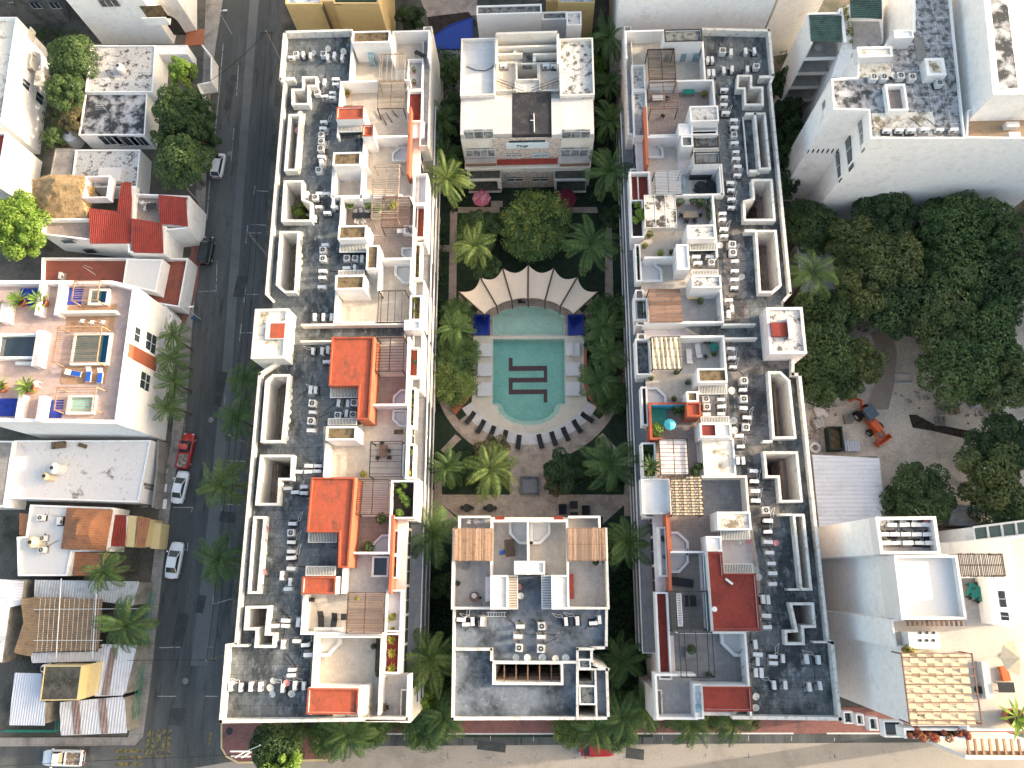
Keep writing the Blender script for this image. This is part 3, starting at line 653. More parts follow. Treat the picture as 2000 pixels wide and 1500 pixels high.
planter(west, 1680, 20, 1800, 275, 12.5, 13.3, WHP); planter(west, 1680, 278, 1785, 565, 12.4, 13.3, ORG); planter(west, 1688, 605, 1748, 912, 12.8, 13.4, SOIL); planter(west, 1652, 1050, 1752, 1262, 12.6, 13.4, SOIL)
pent(west, (1605, 1260, 1745, 1345), WH, z1=14.6)
K(420, 640)
MB().box(*rect(725, 108, 985, 122, ZW)[:2], ZD, *rect(725, 108, 985, 122, ZW)[2:], ZW).build('parapet', WHC, west)
pent(west, [(990, 78), (1352, 78), (1310, 780), (1205, 780), (1218, 492), (965, 492)], ORG, rim=ORG, wm=ORW)
louvre(west, 982, 505, 1205, 590); louvre(west, 962, 772, 1200, 822)
room(west, 1350, 78, 1642, 662, TWOOD, sides='se'); room(west, 1350, 78, 1642, 375, TBEI, sides='', zfl=12.08); room(west, 1210, 664, 1640, 1285, TBEI, sides='e')
pent(west, (942, 838, 1198, 955), SOIL); room(west, 925, 980, 1320, 1275, TBEI, sides='w')
planter(west, 1640, 165, 1730, 420, 12.8, 13.6, ORG); planter(west, 1650, 510, 1702, 842, 12.9, 13.5, SOIL); planter(west, 1592, 985, 1692, 1280, 12.6, 13.4, GRAVG)
K(400, 900)
pent(west, [(905, 140), (1278, 140), (1218, 908), (1130, 908), (1138, 606), (865, 606)], ORG, rim=ORG, wm=ORW)
louvre(west, 882, 612, 1118, 690); louvre(west, 860, 898, 1105, 972)
pent(west, (825, 982, 1112, 1132), ORG, rim=ORG)
room(west, 1270, 460, 1580, 792, TWOOD, sides='es', wm=WH); room(west, 1168, 795, 1580, 1130, TGRY, sides='w')
MB().box(*rect(1572, 460, 1595, 1128, ZW)[:2], ZT, *rect(1572, 460, 1595, 1128, ZW)[2:], ZW + .02).build('orange_wall', ORW, west)
planter(west, 1575, 165, 1785, 490, 13.2, 14.3, SOILD, z0=12); planter(west, 1590, 585, 1650, 800, 12.6, 13.3, WHP); planter(west, 1590, 800, 1640, 1000, 12.8, 13.3, SOIL)
room(west, 822, 1138, 1528, 1478, TBEI, sides='ws')
planter(west, 1532, 1095, 1672, 1455, 12.6, 13.5, WHP)
K(400, 1155)
room(west, 908, 375, 1500, 1050, TBEI, sides='wne', wm=WHC)
planter(west, 1518, 355, 1655, 700, 12.6, 13.5, RED); room(west, 1370, 712, 1732, 1110, TGRY, sides='se', wm=WHC)
pent(west, (868, 822, 1305, 1045), ORG, rim=ORG); room(west, 1300, 800, 1385, 1090, MOLDC, sides='', zfl=13.9)
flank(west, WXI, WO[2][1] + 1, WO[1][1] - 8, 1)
# things on the west wing
K(420, 0)
acs('in northwest corner cluster of west wing', 1, [(650, 490, '0'), (690, 465, 't'), (750, 465, '1'), (812, 475, '1'), (925, 465, 't'), (960, 490, '1'), (1015, 475, '1'), (1080, 492, '1')])
dishes('in northwest corner cluster, west wing', 1, [(840, 450), (962, 415), (1092, 440)])
acs('beside upper zigzag light well, west wing', 0, [(932, 705, '1'), (1028, 680, '0'), (1028, 722, '0'), (1000, 790, '0'), (1000, 832, '0'), (935, 822, '0'), (870, 792, 't')])
acs('in column left of small orange stair roof', 0, [(925, 1040, '0'), (920, 1095, '0'), (905, 1150, 't'), (905, 1207, 't'), (900, 1267, 't'), (905, 1335, '0'), (905, 1388, '1'), (885, 1450, 't')])
dishes('along narrow upper light well, west wing', 0, [(730, 970), (728, 1035), (722, 1085), (705, 1110, 1), (718, 1165), (706, 1320), (704, 1385), (700, 1440)])
K(420, 335)
acs('right of light well with plants, west wing', 0, [(785, 200, '1'), (855, 225, 't'), (888, 190, '0'), (950, 190, '0'), (885, 305, '0'), (1015, 305, '0'), (955, 355, '0'), (848, 400, '1')])
acs('in column right of second long light well, west wing', 0, [(937, 625, '0'), (920, 672, 't'), (920, 745, 't'), (918, 850, '0'), (915, 905, '0'), (910, 985, '0')])
acs('in recess between brown planter roofs, west wing', 0, [(1122, 740, 't'), (1192, 740, 't'), (1120, 825, '0'), (1187, 822, '1'), (1250, 745, '1')])
acs('in row above middle passage, west wing', 1, [(850, 1240, '1'), (925, 1240, '1'), (992, 1240, '1')])
dishes('along second long light well, west wing', 0, [(735, 530), (728, 610), (720, 710), (720, 770), (712, 828), (700, 910), (690, 1020)])
K(420, 640)
acs('in row below middle passage, west wing', 1, [(833, 200, '1'), (912, 200, '1'), (962, 190, '1')]); acs('alone against upper left edge of first L-shaped orange roof', 0, [(950, 292, '0')])
acs('in column right of the neat dish row', 0, [(815, 530, '1'), (855, 530, '1'), (830, 645, 't'), (830, 720, '0'), (820, 795, 't'), (820, 875, '0')])
acs('in recess of first L-shaped orange roof', 0, [(1052, 640, '1'), (1130, 645, '1'), (1185, 640, 't'), (1045, 745, 't'), (1118, 730, '1'), (1175, 740, 't')])
acs('in rows above second L-shaped orange roof', 0, [(800, 1175, '0'), (875, 1175, '0'), (712, 1225, '0'), (797, 1225, '0'), (870, 1220, '0')])
dishes('in neat row beside curved light well, west wing', 0, [(630, 530), (635, 588), (625, 648), (620, 715), (615, 785), (612, 855), (597, 935)])
K(400, 900)
acs('at left edge of second L-shaped orange roof', 0, [(705, 235, '0'), (845, 222, '0'), (770, 268, '0'), (845, 275, '0')])
acs('in column left of striped skylights, lower west wing', 0, [(748, 535, '0'), (735, 612, 't'), (735, 692, '0'), (735, 770, '0'), (735, 825, '0'), (735, 915, '0'), (660, 975, '1'), (727, 1030, '1'), (710, 1088, '0')])
dishes('along narrow lower light well, west wing', 0, [(520, 575, 1), (505, 685), (510, 780), (490, 825), (500, 940, 1), (480, 1065)])
K(400, 1155)
acs('right of lowest zigzag light well, west wing', 0, [(690, 247, '0'), (600, 292, '0'), (688, 292, '0'), (798, 262, '1'), (668, 450, '1'), (782, 422, '0'), (858, 455, '0'), (882, 538, '0'), (742, 665, '0'), (735, 712, '0')])
acs('in bottom row, southwest corner roof', 1, [(225, 805, '1'), (308, 815, '1'), (395, 808, '1'), (475, 808, '1'), (665, 820, '1'), (768, 800, '1'), (842, 803, '1')])
dishes('in bottom row, southwest corner roof', 1, [(583, 757), (560, 815), (578, 870), (695, 775, 1), (738, 868)])
K(420, 0)
pergola(1395, 452, 1612, 682, ZT, 14.5, 'weathered pergola with two bare bars, upper one on the northernmost west terrace', WOODL, 5, bars=2)
pergola(1380, 685, 1608, 920, ZT, 14.5, 'pergola of dense grey brown sticks at the top end of the west wing', WOODD, 22, 'h', mats=WOODL)
pergola(1335, 1395, 1560, 1860, ZT, 14.5, 'grey slatted pergola above the tub terrace, west wing', WOODL, 26, 'h')
tub(1572, 1310, ZT, 90, 'white corner hot tub on the terrace right of the small orange roof, west wing')
table(1740, 460, ZT, 'dark long table on the northeast corner terrace, west wing', DMET, 1.6, .6, -32)
pot(1120, 790, ZT, 'tan spiky plant on the terrace above the first orange stair roof', LF4, 1.2, 'spike'); pot(1690, 590, 12.6, 'upper round pot in the white ledge planter, west wing', LF3, .8); pot(1690, 695, 12.6, 'lower round pot in the white ledge planter, west wing', LF3, .8)
b = MB()
for a_, c_ in (((1380, 930), (1410, 1015)), ((1415, 975), (1455, 1060)), ((1450, 955), (1505, 1040)), ((1500, 935), (1550, 995))): b.tube((*w(*a_, 12.2), 12.2), (*w(*c_, 12.1), 12.1), .06)
simple('timber_poles', 'timber', 'four dark loose poles lying on the terrace below the stick pergola', b, WOODD)
K(420, 335)
pergola(1415, 212, 1648, 474, ZT, 14.5, 'brown slatted pergola with green creeper, terrace with dark dining table', WOODD, 20, 'h', mats=WOODR)
table(1245, 375, ZT, 'long dark dining table on the brown terrace with round white pots', DFAB, 2.4, .85); chairs([(1190, 335), (1240, 335), (1290, 335), (1205, 425), (1255, 425)], ZT, 'around the long dark table, west wing', WMET)
for i, q in enumerate(((1150, 290, 'spiky green plant in the corner of the brown dining terrace', LF2, 1.6), (1310, 300, 'round white pot above the dining table, west wing', LF2, 1.1), (1392, 322, 'round white pot by the brown pergola, west wing', LF2, 1.1))): pot(q[0], q[1], ZT, q[2], q[3], q[4], 'spike' if i == 0 else 'bush', MATT)
shrubs('light green creeper growing over the brown pergola of the west wing', 1470, 270, 1640, 320, 14.4, LF4, 500, .4)
recttub(1600, 455, 1690, 530, ZT, 'small white box tub with grey lid on the brown tiled terrace', TGRY); tub(1640, 700, ZT, 180, 'white corner hot tub in the angle of the brown tiled terrace', .8)
tub(1612, 870, ZT, 180, 'large white corner hot tub on the cream terrace right of the narrow brown roof', 1.25)
pergola(1382, 1008, 1618, 1282, ZT, 14.5, 'sparse four-bar pergola on the terrace above the middle passage', WOODD, 4, bars=2, st=.1)
table(1570, 505, ZT, 'small grey box table beside the white tub, west wing', GMET, .7, .6)
shrubs('scraggly green planting in the cream box beside the sparse pergola', 1672, 1070, 1735, 1250, 12.7, LF4, 260, .4); shrubs('low dry hedge in the narrow planter on the east edge of the west wing, upper', 1700, 620, 1738, 900, 12.9, LFB, 300, .2)
shrubs('green shrubs growing inside the light well with plants, west wing', 630, 290, 790, 400, 10.5, LF2, 1500, 2.0, .12)
K(420, 640)
pergola(1362, 78, 1605, 372, ZT, 14.6, 'black grid pergola with fine bars right of the first L-shaped orange roof', DMET, 12, 'h', st=.05)
tub(1585, 595, ZT, 90, 'white corner hot tub on striped decking, west wing'); tub(1580, 770, ZT, 180, 'white corner hot tub on pale terrace just below the striped decking one')
pergola(1312, 962, 1588, 1268, ZT, 14.6, 'dark open pergola with dining table beneath, west wing', DMET, 6, 'h', bars=2, st=.06)
table(1430, 1050, ZT, 'timber dining table beneath the dark open pergola', WOODR, 1.0, 1.5); chairs([(1415, 985), (1380, 1105), (1475, 1045), (1480, 1100)], ZT, 'around the timber table under the dark pergola, west wing')
MB().box(*rect(1520, 865, 1600, 905, 12.1)[:2], 12.0, *rect(1520, 865, 1600, 905, 12.1)[2:], 12.08).build('floor_grating', SOIL, west)
shrubs('dry green hedge in the narrow planter on the east edge of the west wing, middle', 1660, 520, 1695, 830, 13.0, LF4, 450, .3); pot(1700, 290, 12.8, 'small green plant in the orange planter box, west wing', LF3, .7)
pot(1655, 1055, 12.7, 'green spiky plant in the grey gravel planter, west wing', LF2, .8, 'spike'); pot(1640, 1235, 12.7, 'yellowish plant at the lower end of the grey gravel planter', LF4, .9); pot(1265, 1245, ZT, 'yellow green potted plant at the corner above second orange L roof', LF4, 1.0)
K(400, 900)
pergola(1285, 155, 1560, 458, ZT, 14.6, 'pergola of fine dark cross bars beside the second L-shaped orange roof', WOODD, 20, 'h', bars=3, st=.05, mats=WOODD)
shrubs('pale green trailing shrub in the big dark planter on the edge of the west wing', 1655, 185, 1730, 470, 13.3, LF2, 1600, .7, .1); shrubs('dry brown groundcover along the left of the big dark planter', 1590, 190, 1640, 470, 13.2, LFB, 500, .3)
pot(1510, 495, ZT, 'green fern beside the striped deck, top right, lower west wing', LF1, 1.6); pot(1400, 740, ZT, 'dark green fern at the foot of the striped deck, lower west wing', LF3, 1.7)
tub(1512, 712, ZT, 90, 'white corner hot tub below the big dark planter, west wing', 1.1); recttub(1418, 808, 1562, 988, ZT, 'rectangular grey water tub with white rim, lower west wing', GLASS)
pergola(1205, 1118, 1510, 1470, ZT, 14.6, 'large dark brown slatted pergola next to two dark loungers', WOODD, 30, 'h', mats=WOODR)
loungers([(985, 1350, 4), (1095, 1365, -6)], ZT, 'on the cream terrace left of the big dark pergola', DMET, DFAB, 'dark')
table(1183, 1325, ZT, 'small dark square table right of the dark loungers', DMET, .7, .7); chairs([(915, 1180)], ZT, 'in the corner of the lounger terrace')
pot(1290, 1170, 14.5, 'round pale basket plant seen through the top of the dark brown pergola', LF4, .6)
shrubs('pale green shrub in the white ledge planter beside the dark pergola', 1540, 1290, 1620, 1430, 12.7, LF4, 600, .5)
shrubs('small cacti in the narrow white planter by the grey water tub', 1596, 820, 1630, 980, 12.8, LF4, 200, .25)
K(400, 1155)
tub(1040, 430, ZT, 270, 'big white corner hot tub in the top left of the large cream terrace', 1.5)
for i, q in enumerate((412, 523, 655)): pot(1587, q, 12.7, ORD[i] + ' round yellowish cactus from the top in the red planter', LF4, 1.0, 'spike')
b = MB(); r = rect(1448, 385, 1490, 690, 12.5); b.box(r[0], r[1], 12.0, r[2], r[3], 12.45); simple('bench', 'bench', 'long dark brown built bench along the right wall of the large cream terrace', b, WOODD)
pot(1435, 465, ZT, 'round brown pot by the long bench', LF3, .8); pot(1470, 705, ZT, 'small dark plant at the foot of the long bench', LF3, .7)
t_ = table(1500, 985, ZT, 'square brown rattan table on the southeast corner terrace of the west wing', WOODD, 1.0, .8); chairs([(1545, 985, 270)], ZT, 'beside the square brown rattan table')
b = MB(); 
for i in range(26): a_ = random.uniform(0, 6.28); e = random.uniform(.3, .9); q = w(1185, 1080, 14.3); b.tube((*q, 13.2), (q[0] + e * math.cos(a_), q[1] + e * math.sin(a_), 13.6 + random.uniform(.2, .9)), .02, .008, 4)
simple('bare_shrub', 'shrub', 'leafless reddish shrub below the lowest orange roof', b, WOODR)
# ------------------------------------------------------------ EAST WING
K(0, 0, 1)
east = thing('apartment_block', 'long white east wing with brick red roofs, between pool garden and park trees', 'building', (*w(1400, 740, 0), 0))
EO = wp([(1222, 58), (1505, 57), (1513, 147), (1508, 161), (1548, 572), (1536, 586), (1536, 640), (1553, 690), (1553, 727), (1566, 728), (1622, 1250), (1629, 1253), (1645, 1408), (1265, 1404), (1222, 58)][:-1], ZW)
EX = w(1222, 60, ZW)[0]; EXI = EX + 1.0
EO = [(EX, EO[0][1])] + EO[1:-1] + [(EX, EO[-1][1])]
ewells = []
K(1180, 0)
ewells.append(wp([(1130, 635), (1258, 635), (1258, 735), (1352, 735), (1358, 895), (1190, 895), (1185, 757), (1122, 757)], ZW)); ewells.append(rp(rect(1292, 955, 1395, 1440, ZW)))
K(1180, 335)
ewells.append(wp([(1250, 62), (1430, 62), (1458, 418), (1185, 420), (1178, 245), (1262, 225)], ZW)); ewells.append(wp([(1280, 495), (1465, 495), (1508, 970), (1430, 1032), (1315, 1032)], ZW))
K(1180, 640)
ewells.append(wp([(1390, 370), (1500, 370), (1582, 448), (1635, 942), (1430, 945)], ZW)); ewells.append(wp([(1350, 1050), (1645, 1050), (1690, 1482), (1490, 1485), (1472, 1275), (1370, 1275)], ZW))
K(1180, 900)
ewells.append(wp([(1600, 450), (1702, 450), (1770, 1102), (1665, 1102)], ZW))
K(1200, 1155)
ewells.append(wp([(1485, 95), (1695, 95), (1715, 310), (1610, 312), (1620, 457), (1450, 457), (1445, 330), (1535, 325)], ZW))
EH = [inset(P, .28) for P in ewells]
EB = [(EXI, EO[0][1])] + EO[1:-1] + [(EXI, EO[-1][1])]; MB().prism(EB, 0, ZT, EH).build('wall', WHP, east); K(0, 0, 1)
for ya, yb in ((58, 268), (335, 470), (570, 640), (655, 735), (935, 1012), (1345, 1404)): MB().box(EX, w(1250, yb, ZT)[1], 0, EXI, w(1250, ya, ZT)[1], ZT).build('bay', WHP, east); bayrim(east, EX, w(1250, yb, ZT)[1], EXI, w(1250, ya, ZT)[1])
K(0, 0, 1)
dkl = [(1373, 58), (1373, 156), (1397, 158), (1397, 206), (1400, 262), (1405, 262), (1410, 380), (1398, 381), (1398, 440), (1402, 500), (1405, 540), (1412, 632), (1360, 632), (1340, 640), (1365, 655), (1417, 657), (1420, 720), (1425, 800), (1432, 855), (1434, 927), (1460, 930), (1470, 1010), (1470, 1034), (1484, 1120), (1487, 1233), (1462, 1238), (1467, 1330), (1468, 1340), (1434, 1400)]
dkp = wp(dkl, ZD); dkp = [(dkp[0][0], EO[0][1])] + dkp[1:] ; dkp[-1] = (dkp[-1][0], EO[-1][1])
poly = dkp[::-1] + EO[1:-1]
# split the deck at the stair tower: bluish bitumen above and below, browner slabs in the middle
MB().prism(poly, ZT, ZD, EH, 1, 0).build('roof_deck', [DECK, WHC], east)
K(1180, 335); 
b = MB(); b.sheet(wp([(1000, 420), (1180, 425), (1230, 1285), (1030, 1285)], ZD + .02), ZD + .02)
K(1180, 640); b.sheet(wp([(1040, 120), (1580, 230), (1600, 345), (1370, 360), (1440, 960), (1340, 1050), (1360, 1280), (1470, 1290), (1480, 1480), (1500, 1700), (1230, 1700), (1130, 960), (1080, 400)], ZD + .02), ZD + .024); b.build('roof_patch', DECKW, east)
ins = inset(EO, .18); K(0, 0, 1)
wallpath(east, [(w(1374, 58, ZW)[0], ins[0][1]), ins[1], ins[2], ins[3]], ZD, ZW, .34, CURB)
wallpath(east, [ins[3], ins[4], ins[5]], ZD, ZW - .2, .32, CURB); wallpath(east, ins[7:11], ZD, ZW - .2, .34, CURB); wallpath(east, ins[10:13] + [(w(1434, 1400, ZW)[0], ins[13][1])], ZD, ZW, .34, CURB)
K(1180, 0); stub(east, 1318, 640, 1420, 662); stub(east, 1200, 955, 1292, 975); stub(east, 1235, 1440, 1300, 1462); K(1180, 335); stub(east, 1195, 492, 1282, 512); K(1180, 640); stub(east, 1350, 955, 1430, 975); K(1180, 900); stub(east, 1490, 448, 1600, 466); stub(east, 1560, 1085, 1670, 1102); K(1200, 1155); stub(east, 1692, 425, 1840, 440); K(0, 0, 1)
for i, P in enumerate(ewells): well(east, P, 'e', lm=WOODO if i in (4, 5) else WOODR)
K(0, 0, 1)
tw = pent(east, (1500, 600, 1572, 691), MOLD, 0, ZP + .2, None, WHP, .3, .25, 'stair_tower')
r = rect(1506, 630, 1538, 657, ZP + .3); MB().box(*r[:2], ZP, *r[2:], ZP + .34).build('red_hatch', RED, tw)
r = rect(1538, 622, 1549, 662, ZP + .3); MB().box(*r[:2], ZP, *r[2:], ZP + .6).build('upstand', WHP, tw)
K(1180, 0)
room(east, 178, 255, 515, 492, TBEI, sides='nw'); pent(east, (510, 248, 835, 355), GRAVG, rim=DMET); room(east, 375, 355, 855, 680, TBEI, sides='e')
for u in (515, 655, 760): MB().box(*rect(u, 380, u + 45, 460, 13.6)[:2], 12.0, *rect(u, 380, u + 45, 460, 13.6)[2:], 13.6).build('door', GLASG, east)
room(east, 375, 680, 950, 1152, TBRN, sides='nes'); pent(east, (728, 898, 972, 1030), MOLD); louvre(east, 752, 1042, 960, 1108, m=GMET); pent(east, (632, 1048, 752, 1150), WH, z1=15.2)
MB().box(*rect(345, 905, 368, 1400, ZW)[:2], ZT, *rect(345, 905, 368, 1400, ZW)[2:], ZW).build('orange_wall', ORW, east)
planter(east, 235, 550, 350, 762, 12.7, 13.3, MOLD); planter(east, 245, 766, 368, 1160, 12.7, 13.3, MOLD)
room(east, 375, 1152, 660, 1700, TBEI, sides='n'); pent(east, (655, 1152, 755, 1245), GRAVG, z1=15.2); pent(east, (760, 1112, 968, 1252), GRAVG, z1=13.8, rim=DMET); louvre(east, 762, 1262, 968, 1284, 14.3); pent(east, (765, 1288, 985, 1392), GRAVG, z1=15.5, rim=DMET)
room(east, 735, 1396, 1000, 1660, TGRY, sides='ne')
MB().ring(rp(rect(1195, 990, 1300, 1480, 13.5)), ZD, 13.5, .15).build('curb', CURB, east)
K(1180, 335)
room(east, 215, 0, 395, 240, RED, zf=12.3, zt=13.3, sides='wne', name='parapet'); room(east, 430, -60, 1012, 205, TGRY, sides='se')
MB().box(*rect(670, 55, 700, 195, 12.3)[:2], 12, *rect(670, 55, 700, 195, 12.3)[2:], 12.25).build('blue_edge', GLASG, east)
planter(east, 225, 240, 335, 560, 12.8, 13.5, SOILD)
room(east, 335, 205, 950, 730, TGRY, sides='e'); room(east, 335, 440, 720, 735, TBEI, sides='s', zfl=12.03)
pent(east, (707, 452, 945, 570), MOLD); louvre(east, 730, 597, 955, 665); pent(east, (617, 617, 722, 832), WH, z1=15.3)
louvre(east, 748, 836, 965, 870); pent(east, (745, 880, 995, 985), MOLD); room(east, 330, 735, 720, 1002, TBEI, sides='', zfl=12.02)
room(east, 335, 1000, 1010, 1290, TGRY, sides='es'); planter(east, 265, 615, 315, 932, 12.8, 13.4, SOILD); planter(east, 255, 1075, 372, 1262, 12.6, 13.4, GRAVG)
MB().box(*rect(1010, 1290, 1290, 1305, ZW)[:2], ZD, *rect(1010, 1290, 1290, 1305, ZW)[2:], ZW).build('parapet', WHC, east); MB().box(*rect(1020, 1408, 1300, 1424, ZW)[:2], ZD, *rect(1020, 1408, 1300, 1424, ZW)[2:], ZW).build('parapet', WHC, east)
K(1180, 640)
room(east, 390, 68, 1032, 345, TGRY, sides='ne'); room(east, 375, 345, 780, 640, TBEI, sides='', zfl=12.02); pent(east, (793, 345, 1045, 465), SOIL); louvre(east, 805, 482, 1040, 560); planter(east, 270, 95, 395, 400, 12.8, 13.6, GRAVG)
pent(east, (702, 540, 800, 632), SOIL, z1=15.3); pent(east, (702, 632, 822, 755), ORG, z1=15.3, rim=ORG, wm=ORW); louvre(east, 825, 757, 1060, 802); pent(east, (815, 810, 960, 932), RED, z1=15.5); pent(east, (962, 810, 1082, 935), WHC, z1=15.2)
b = MB(); x0, y0, x1, y1 = rect(383, 635, 700, 950, ZW); b.box(x0, y0, ZT, x0 + .3, y1, ZW).box(x0 + .3, y1 - .25, ZT, x1, y1, ZW).box(x0 + .3, y0, ZT, x0 + 1.6, y0 + .25, ZW).build('orange_wall', ORG, east)
MB().box(x0 + .31, y1 - .31, ZT, x1, y1 - .252, ZW - .05).build('blue_wall_face', mat('turquoise paint', (.06, .36, .55), None), east); room(east, 383, 635, 815, 1260, TBRN, sides='', zfl=12.02)
r = pent(east, (840, 938, 1112, 1252), MOLDC, z1=13.5); planter(east, 322, 975, 442, 1275, 12.7, 13.6, SOILD); planter(east, 318, 500, 372, 830, 12.8, 13.4, SOILD)
K(1180, 900)
planter(east, 320, 150, 558, 452, 13.4, 13.7, WH); room(east, 830, 125, 1225, 440, TDGR, sides='ne', wm=WHC); room(east, 550, 440, 1010, 768, TBRN, sides='w', wm=ORW)
pent(east, (962, 432, 1248, 588), MOLDC); louvre(east, 992, 592, 1235, 662); pent(east, (868, 640, 1000, 770), WH, z1=15.2); MB().box(*rect(560, 766, 890, 782, ZW)[:2], ZT, *rect(560, 766, 890, 782, ZW)[2:], ZW).build('parapet', WH, east)
room(east, 565, 782, 860, 1500, TWOOD, sides=''); MB().box(*rect(540, 455, 562, 1112, ZW)[:2], ZT, *rect(540, 455, 562, 1112, ZW)[2:], ZW + .02).build('orange_wall', ORW, east)
pent(east, [(880, 774), (1000, 774), (1016, 955), (1290, 955), (1330, 1442), (930, 1446)], RED, rim=RED); louvre(east, 1015, 878, 1262, 952); louvre(east, 862, 800, 885, 1440, 14.3, m=GLASG, ax='h')
planter(east, 450, 1115, 560, 1860, 12.6, 13.4, RED); planter(east, 470, 560, 535, 985, 12.6, 13.4, WHP)
K(1200, 1155)
room(east, 550, 340, 1145, 1060, TDGR, sides='en'); room(east, 350, 700, 700, 1090, TGRY, sides='swn', zfl=12.02)
pent(east, (755, 808, 1170, 1020), RED, rim=RED); pent(east, (680, 785, 755, 1085), WH, z1=14.6)
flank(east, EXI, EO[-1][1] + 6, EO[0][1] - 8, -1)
# things
K(1180, 0)
acs('on northeast corner roof, east wing', 0, [(1003, 440, 't'), (1075, 450, '1'), (1200, 440, '1'), (1275, 435, '1'), (880, 510, '1'), (917, 510, '1'), (1015, 600, '1'), (1085, 590, '1'), (1215, 590, '1'), (1290, 570, 't'), (887, 625, '1'), (925, 625, '1')])
acs('in upper column of east wing roof', 0, [(1018, 768, '0'), (1018, 830, '0'), (1015, 895, '0'), (1030, 965, '0'), (1100, 1028, '0'), (1103, 1090, '0'), (1103, 1148, 't'), (1105, 1220, '0'), (1118, 1293, '0'), (1118, 1355, '0'), (1130, 1420, '0')])
pergola(372, 412, 605, 672, ZT, 14.8, 'dark dense slatted pergola on the northernmost east terrace', WOODD, 26, 'h', mats=WOODD)
pergola(385, 690, 625, 922, ZT, 14.5, 'open rusty bar pergola over seating, upper east wing', WOODR, 7, 'h', st=.05)
table(720, 780, ZT, 'dark green covered grill table by the white wall, upper east wing', TEAL, 1.4, .7); table(460, 830, ZT, 'white sofa table under the open rusty pergola', MATT, 1.6, .8); chairs([(400, 840), (540, 830), (500, 980)], ZT, 'round the rusty bar pergola, east wing')
tub(425, 1275, ZT, 0, 'white corner hot tub under the orange wall, upper east wing', 1.1); pot(850, 800, ZT, 'dry yellowish plant in the terrace corner, upper east wing', LF4, .9)
K(1180, 335)
acs('in middle column of east wing roof', 0, [(1130, 35, '0'), (1070, 100, '0'), (1077, 160, '0'), (1080, 240, '0'), (1080, 308, '0'), (1005, 360, '0'), (1005, 410, '0'), (1015, 495, '0'), (1020, 550, '0'), (1085, 625, 't'), (1090, 695, 't'), (1110, 765, '0'), (1108, 848, '0'), (1105, 922, '0'), (1105, 990, '0')])
acs('left of the east stair tower', 0, [(1060, 1095, '0'), (1085, 1165, '1'), (1055, 1215, '1')]); acs('in recess between white stair roofs, east wing', 0, [(780, 730, '0'), (895, 728, '0'), (795, 782, '0'), (910, 775, 't')])
dishes('beside middle column, east wing', 0, [(985, 625), (1170, 895)])
pergola(430, -10, 660, 195, ZT, 14.5, 'black framed pergola with grey slats beside the red terrace, east wing', DMET, 16, 'h', mats=GMET)
x0, y0, x1, y1 = rect(345, 200, 610, 475, 14.6); t = thing('canopy', 'square terrace canopy blackened by mould, beside bright yellow shrub', 'canopy', ((x0 + x1) / 2, (y0 + y1) / 2, 12)); MB().box(x0, y0, 14.5, x1, y1, 14.6).build('canopy_top', mat('mould stained canopy', (.55, .50, .45), (.06, .055, .05), .7, .46, .55, .15, 4), t)
b = MB()
for i in range(4): b.box(x0 + (x1 - x0) * i / 3 - .03, y0, 14.6, x0 + (x1 - x0) * i / 3 + .03, y1, 14.64)
for i in range(3): b.box(x0, y0 + (y1 - y0) * i / 2 - .03, 14.6, x1, y0 + (y1 - y0) * i / 2 + .03, 14.645)
b.build('frame', WMET, t)
for px, py in ((x0 + .1, y0 + .1), (x1 - .1, y0 + .1), (x1 - .1, y1 - .1), (x0 + .1, y1 - .1)): MB().box(px - .05, py - .05, 12, px + .05, py + .05, 14.5).build('post', WMET, t)
table(735, 365, ZT, 'pale timber dining table on the plant filled terrace, east wing', WOODL, 1.9, .9); chairs([(655, 370, 90), (810, 370, 270), (700, 420), (770, 420)], ZT, 'around pale timber table, east wing')
for i, q in enumerate(((635, 265), (750, 245), (810, 280), (900, 250), (895, 330), (900, 390))): pot(q[0], q[1], ZT, ORD[i] + ' leafy plant along the walls around the pale timber table', LF1, 1.5)
pot(385, 540, ZT, 'green plant by the black cabinet, middle east wing', LF1, 1.1); pot(478, 695, ZT, 'pale variegated plant near the white wall, middle east wing', LF2, 1.0); pot(572, 682, ZT, 'small dark pot plant left of white box stair, east wing', LF3, .8); pot(345, 630, ZT, 'orange flowering plant at the corner, middle east wing', LF4, .9)
shrubs('bright yellow green shrub in the planter beside the mouldy canopy', 245, 260, 325, 500, 13.0, LF2, 1500, .9, .12)
shrubs('clipped green hedge in the narrow edge planter, middle east wing', 275, 630, 305, 925, 12.9, LF1, 900, .3)
tub(395, 850, ZT, 0, 'large cream corner hot tub on the terrace, middle east wing', 1.35)
b = MB(); r = rect(795, 100, 940, 195, 12.4); 
for i in range(30): c = (random.uniform(r[0], r[2]), random.uniform(r[1], r[3]), 12.3 + random.uniform(0, .3)); b.obox(c, random.uniform(.5, 1.3), random.uniform(.3, .7), 12.02, c[2], random.uniform(0, 3))
simple('tarpaulin', 'tarpaulin', 'crumpled dark tarpaulin heap on the small terrace above the plant filled one', b, DFAB)
b = MB(); r = rect(735, 8, 915, 40, 13); b.box(r[0], r[1], 12, r[2], r[3], 12.9); simple('counter', 'counter', 'long black counter against the wall, upper east wing', b, DFAB)
pergola(382, 996, 655, 1278, ZT, 14.6, 'pergola with reddish brown boards above the east middle passage', WOODR, 8, 'h', bars=3, st=.45, mats=WOODR)
table(765, 1070, ZT, 'yellow topped sideboard below the lowest white stair roof, middle east wing', YELP, 1.4, .4); pot(815, 1105, ZT, 'leafy plant beside the yellow sideboard', LF1, 1.0); table(872, 1062, ZT, 'small white table near the yellow sideboard', WMET, .6, .5)
shrubs('sparse plants in the dark pebble planter, middle east wing', 285, 1090, 355, 1240, 12.7, LF1, 220, .3)
K(1180, 640)
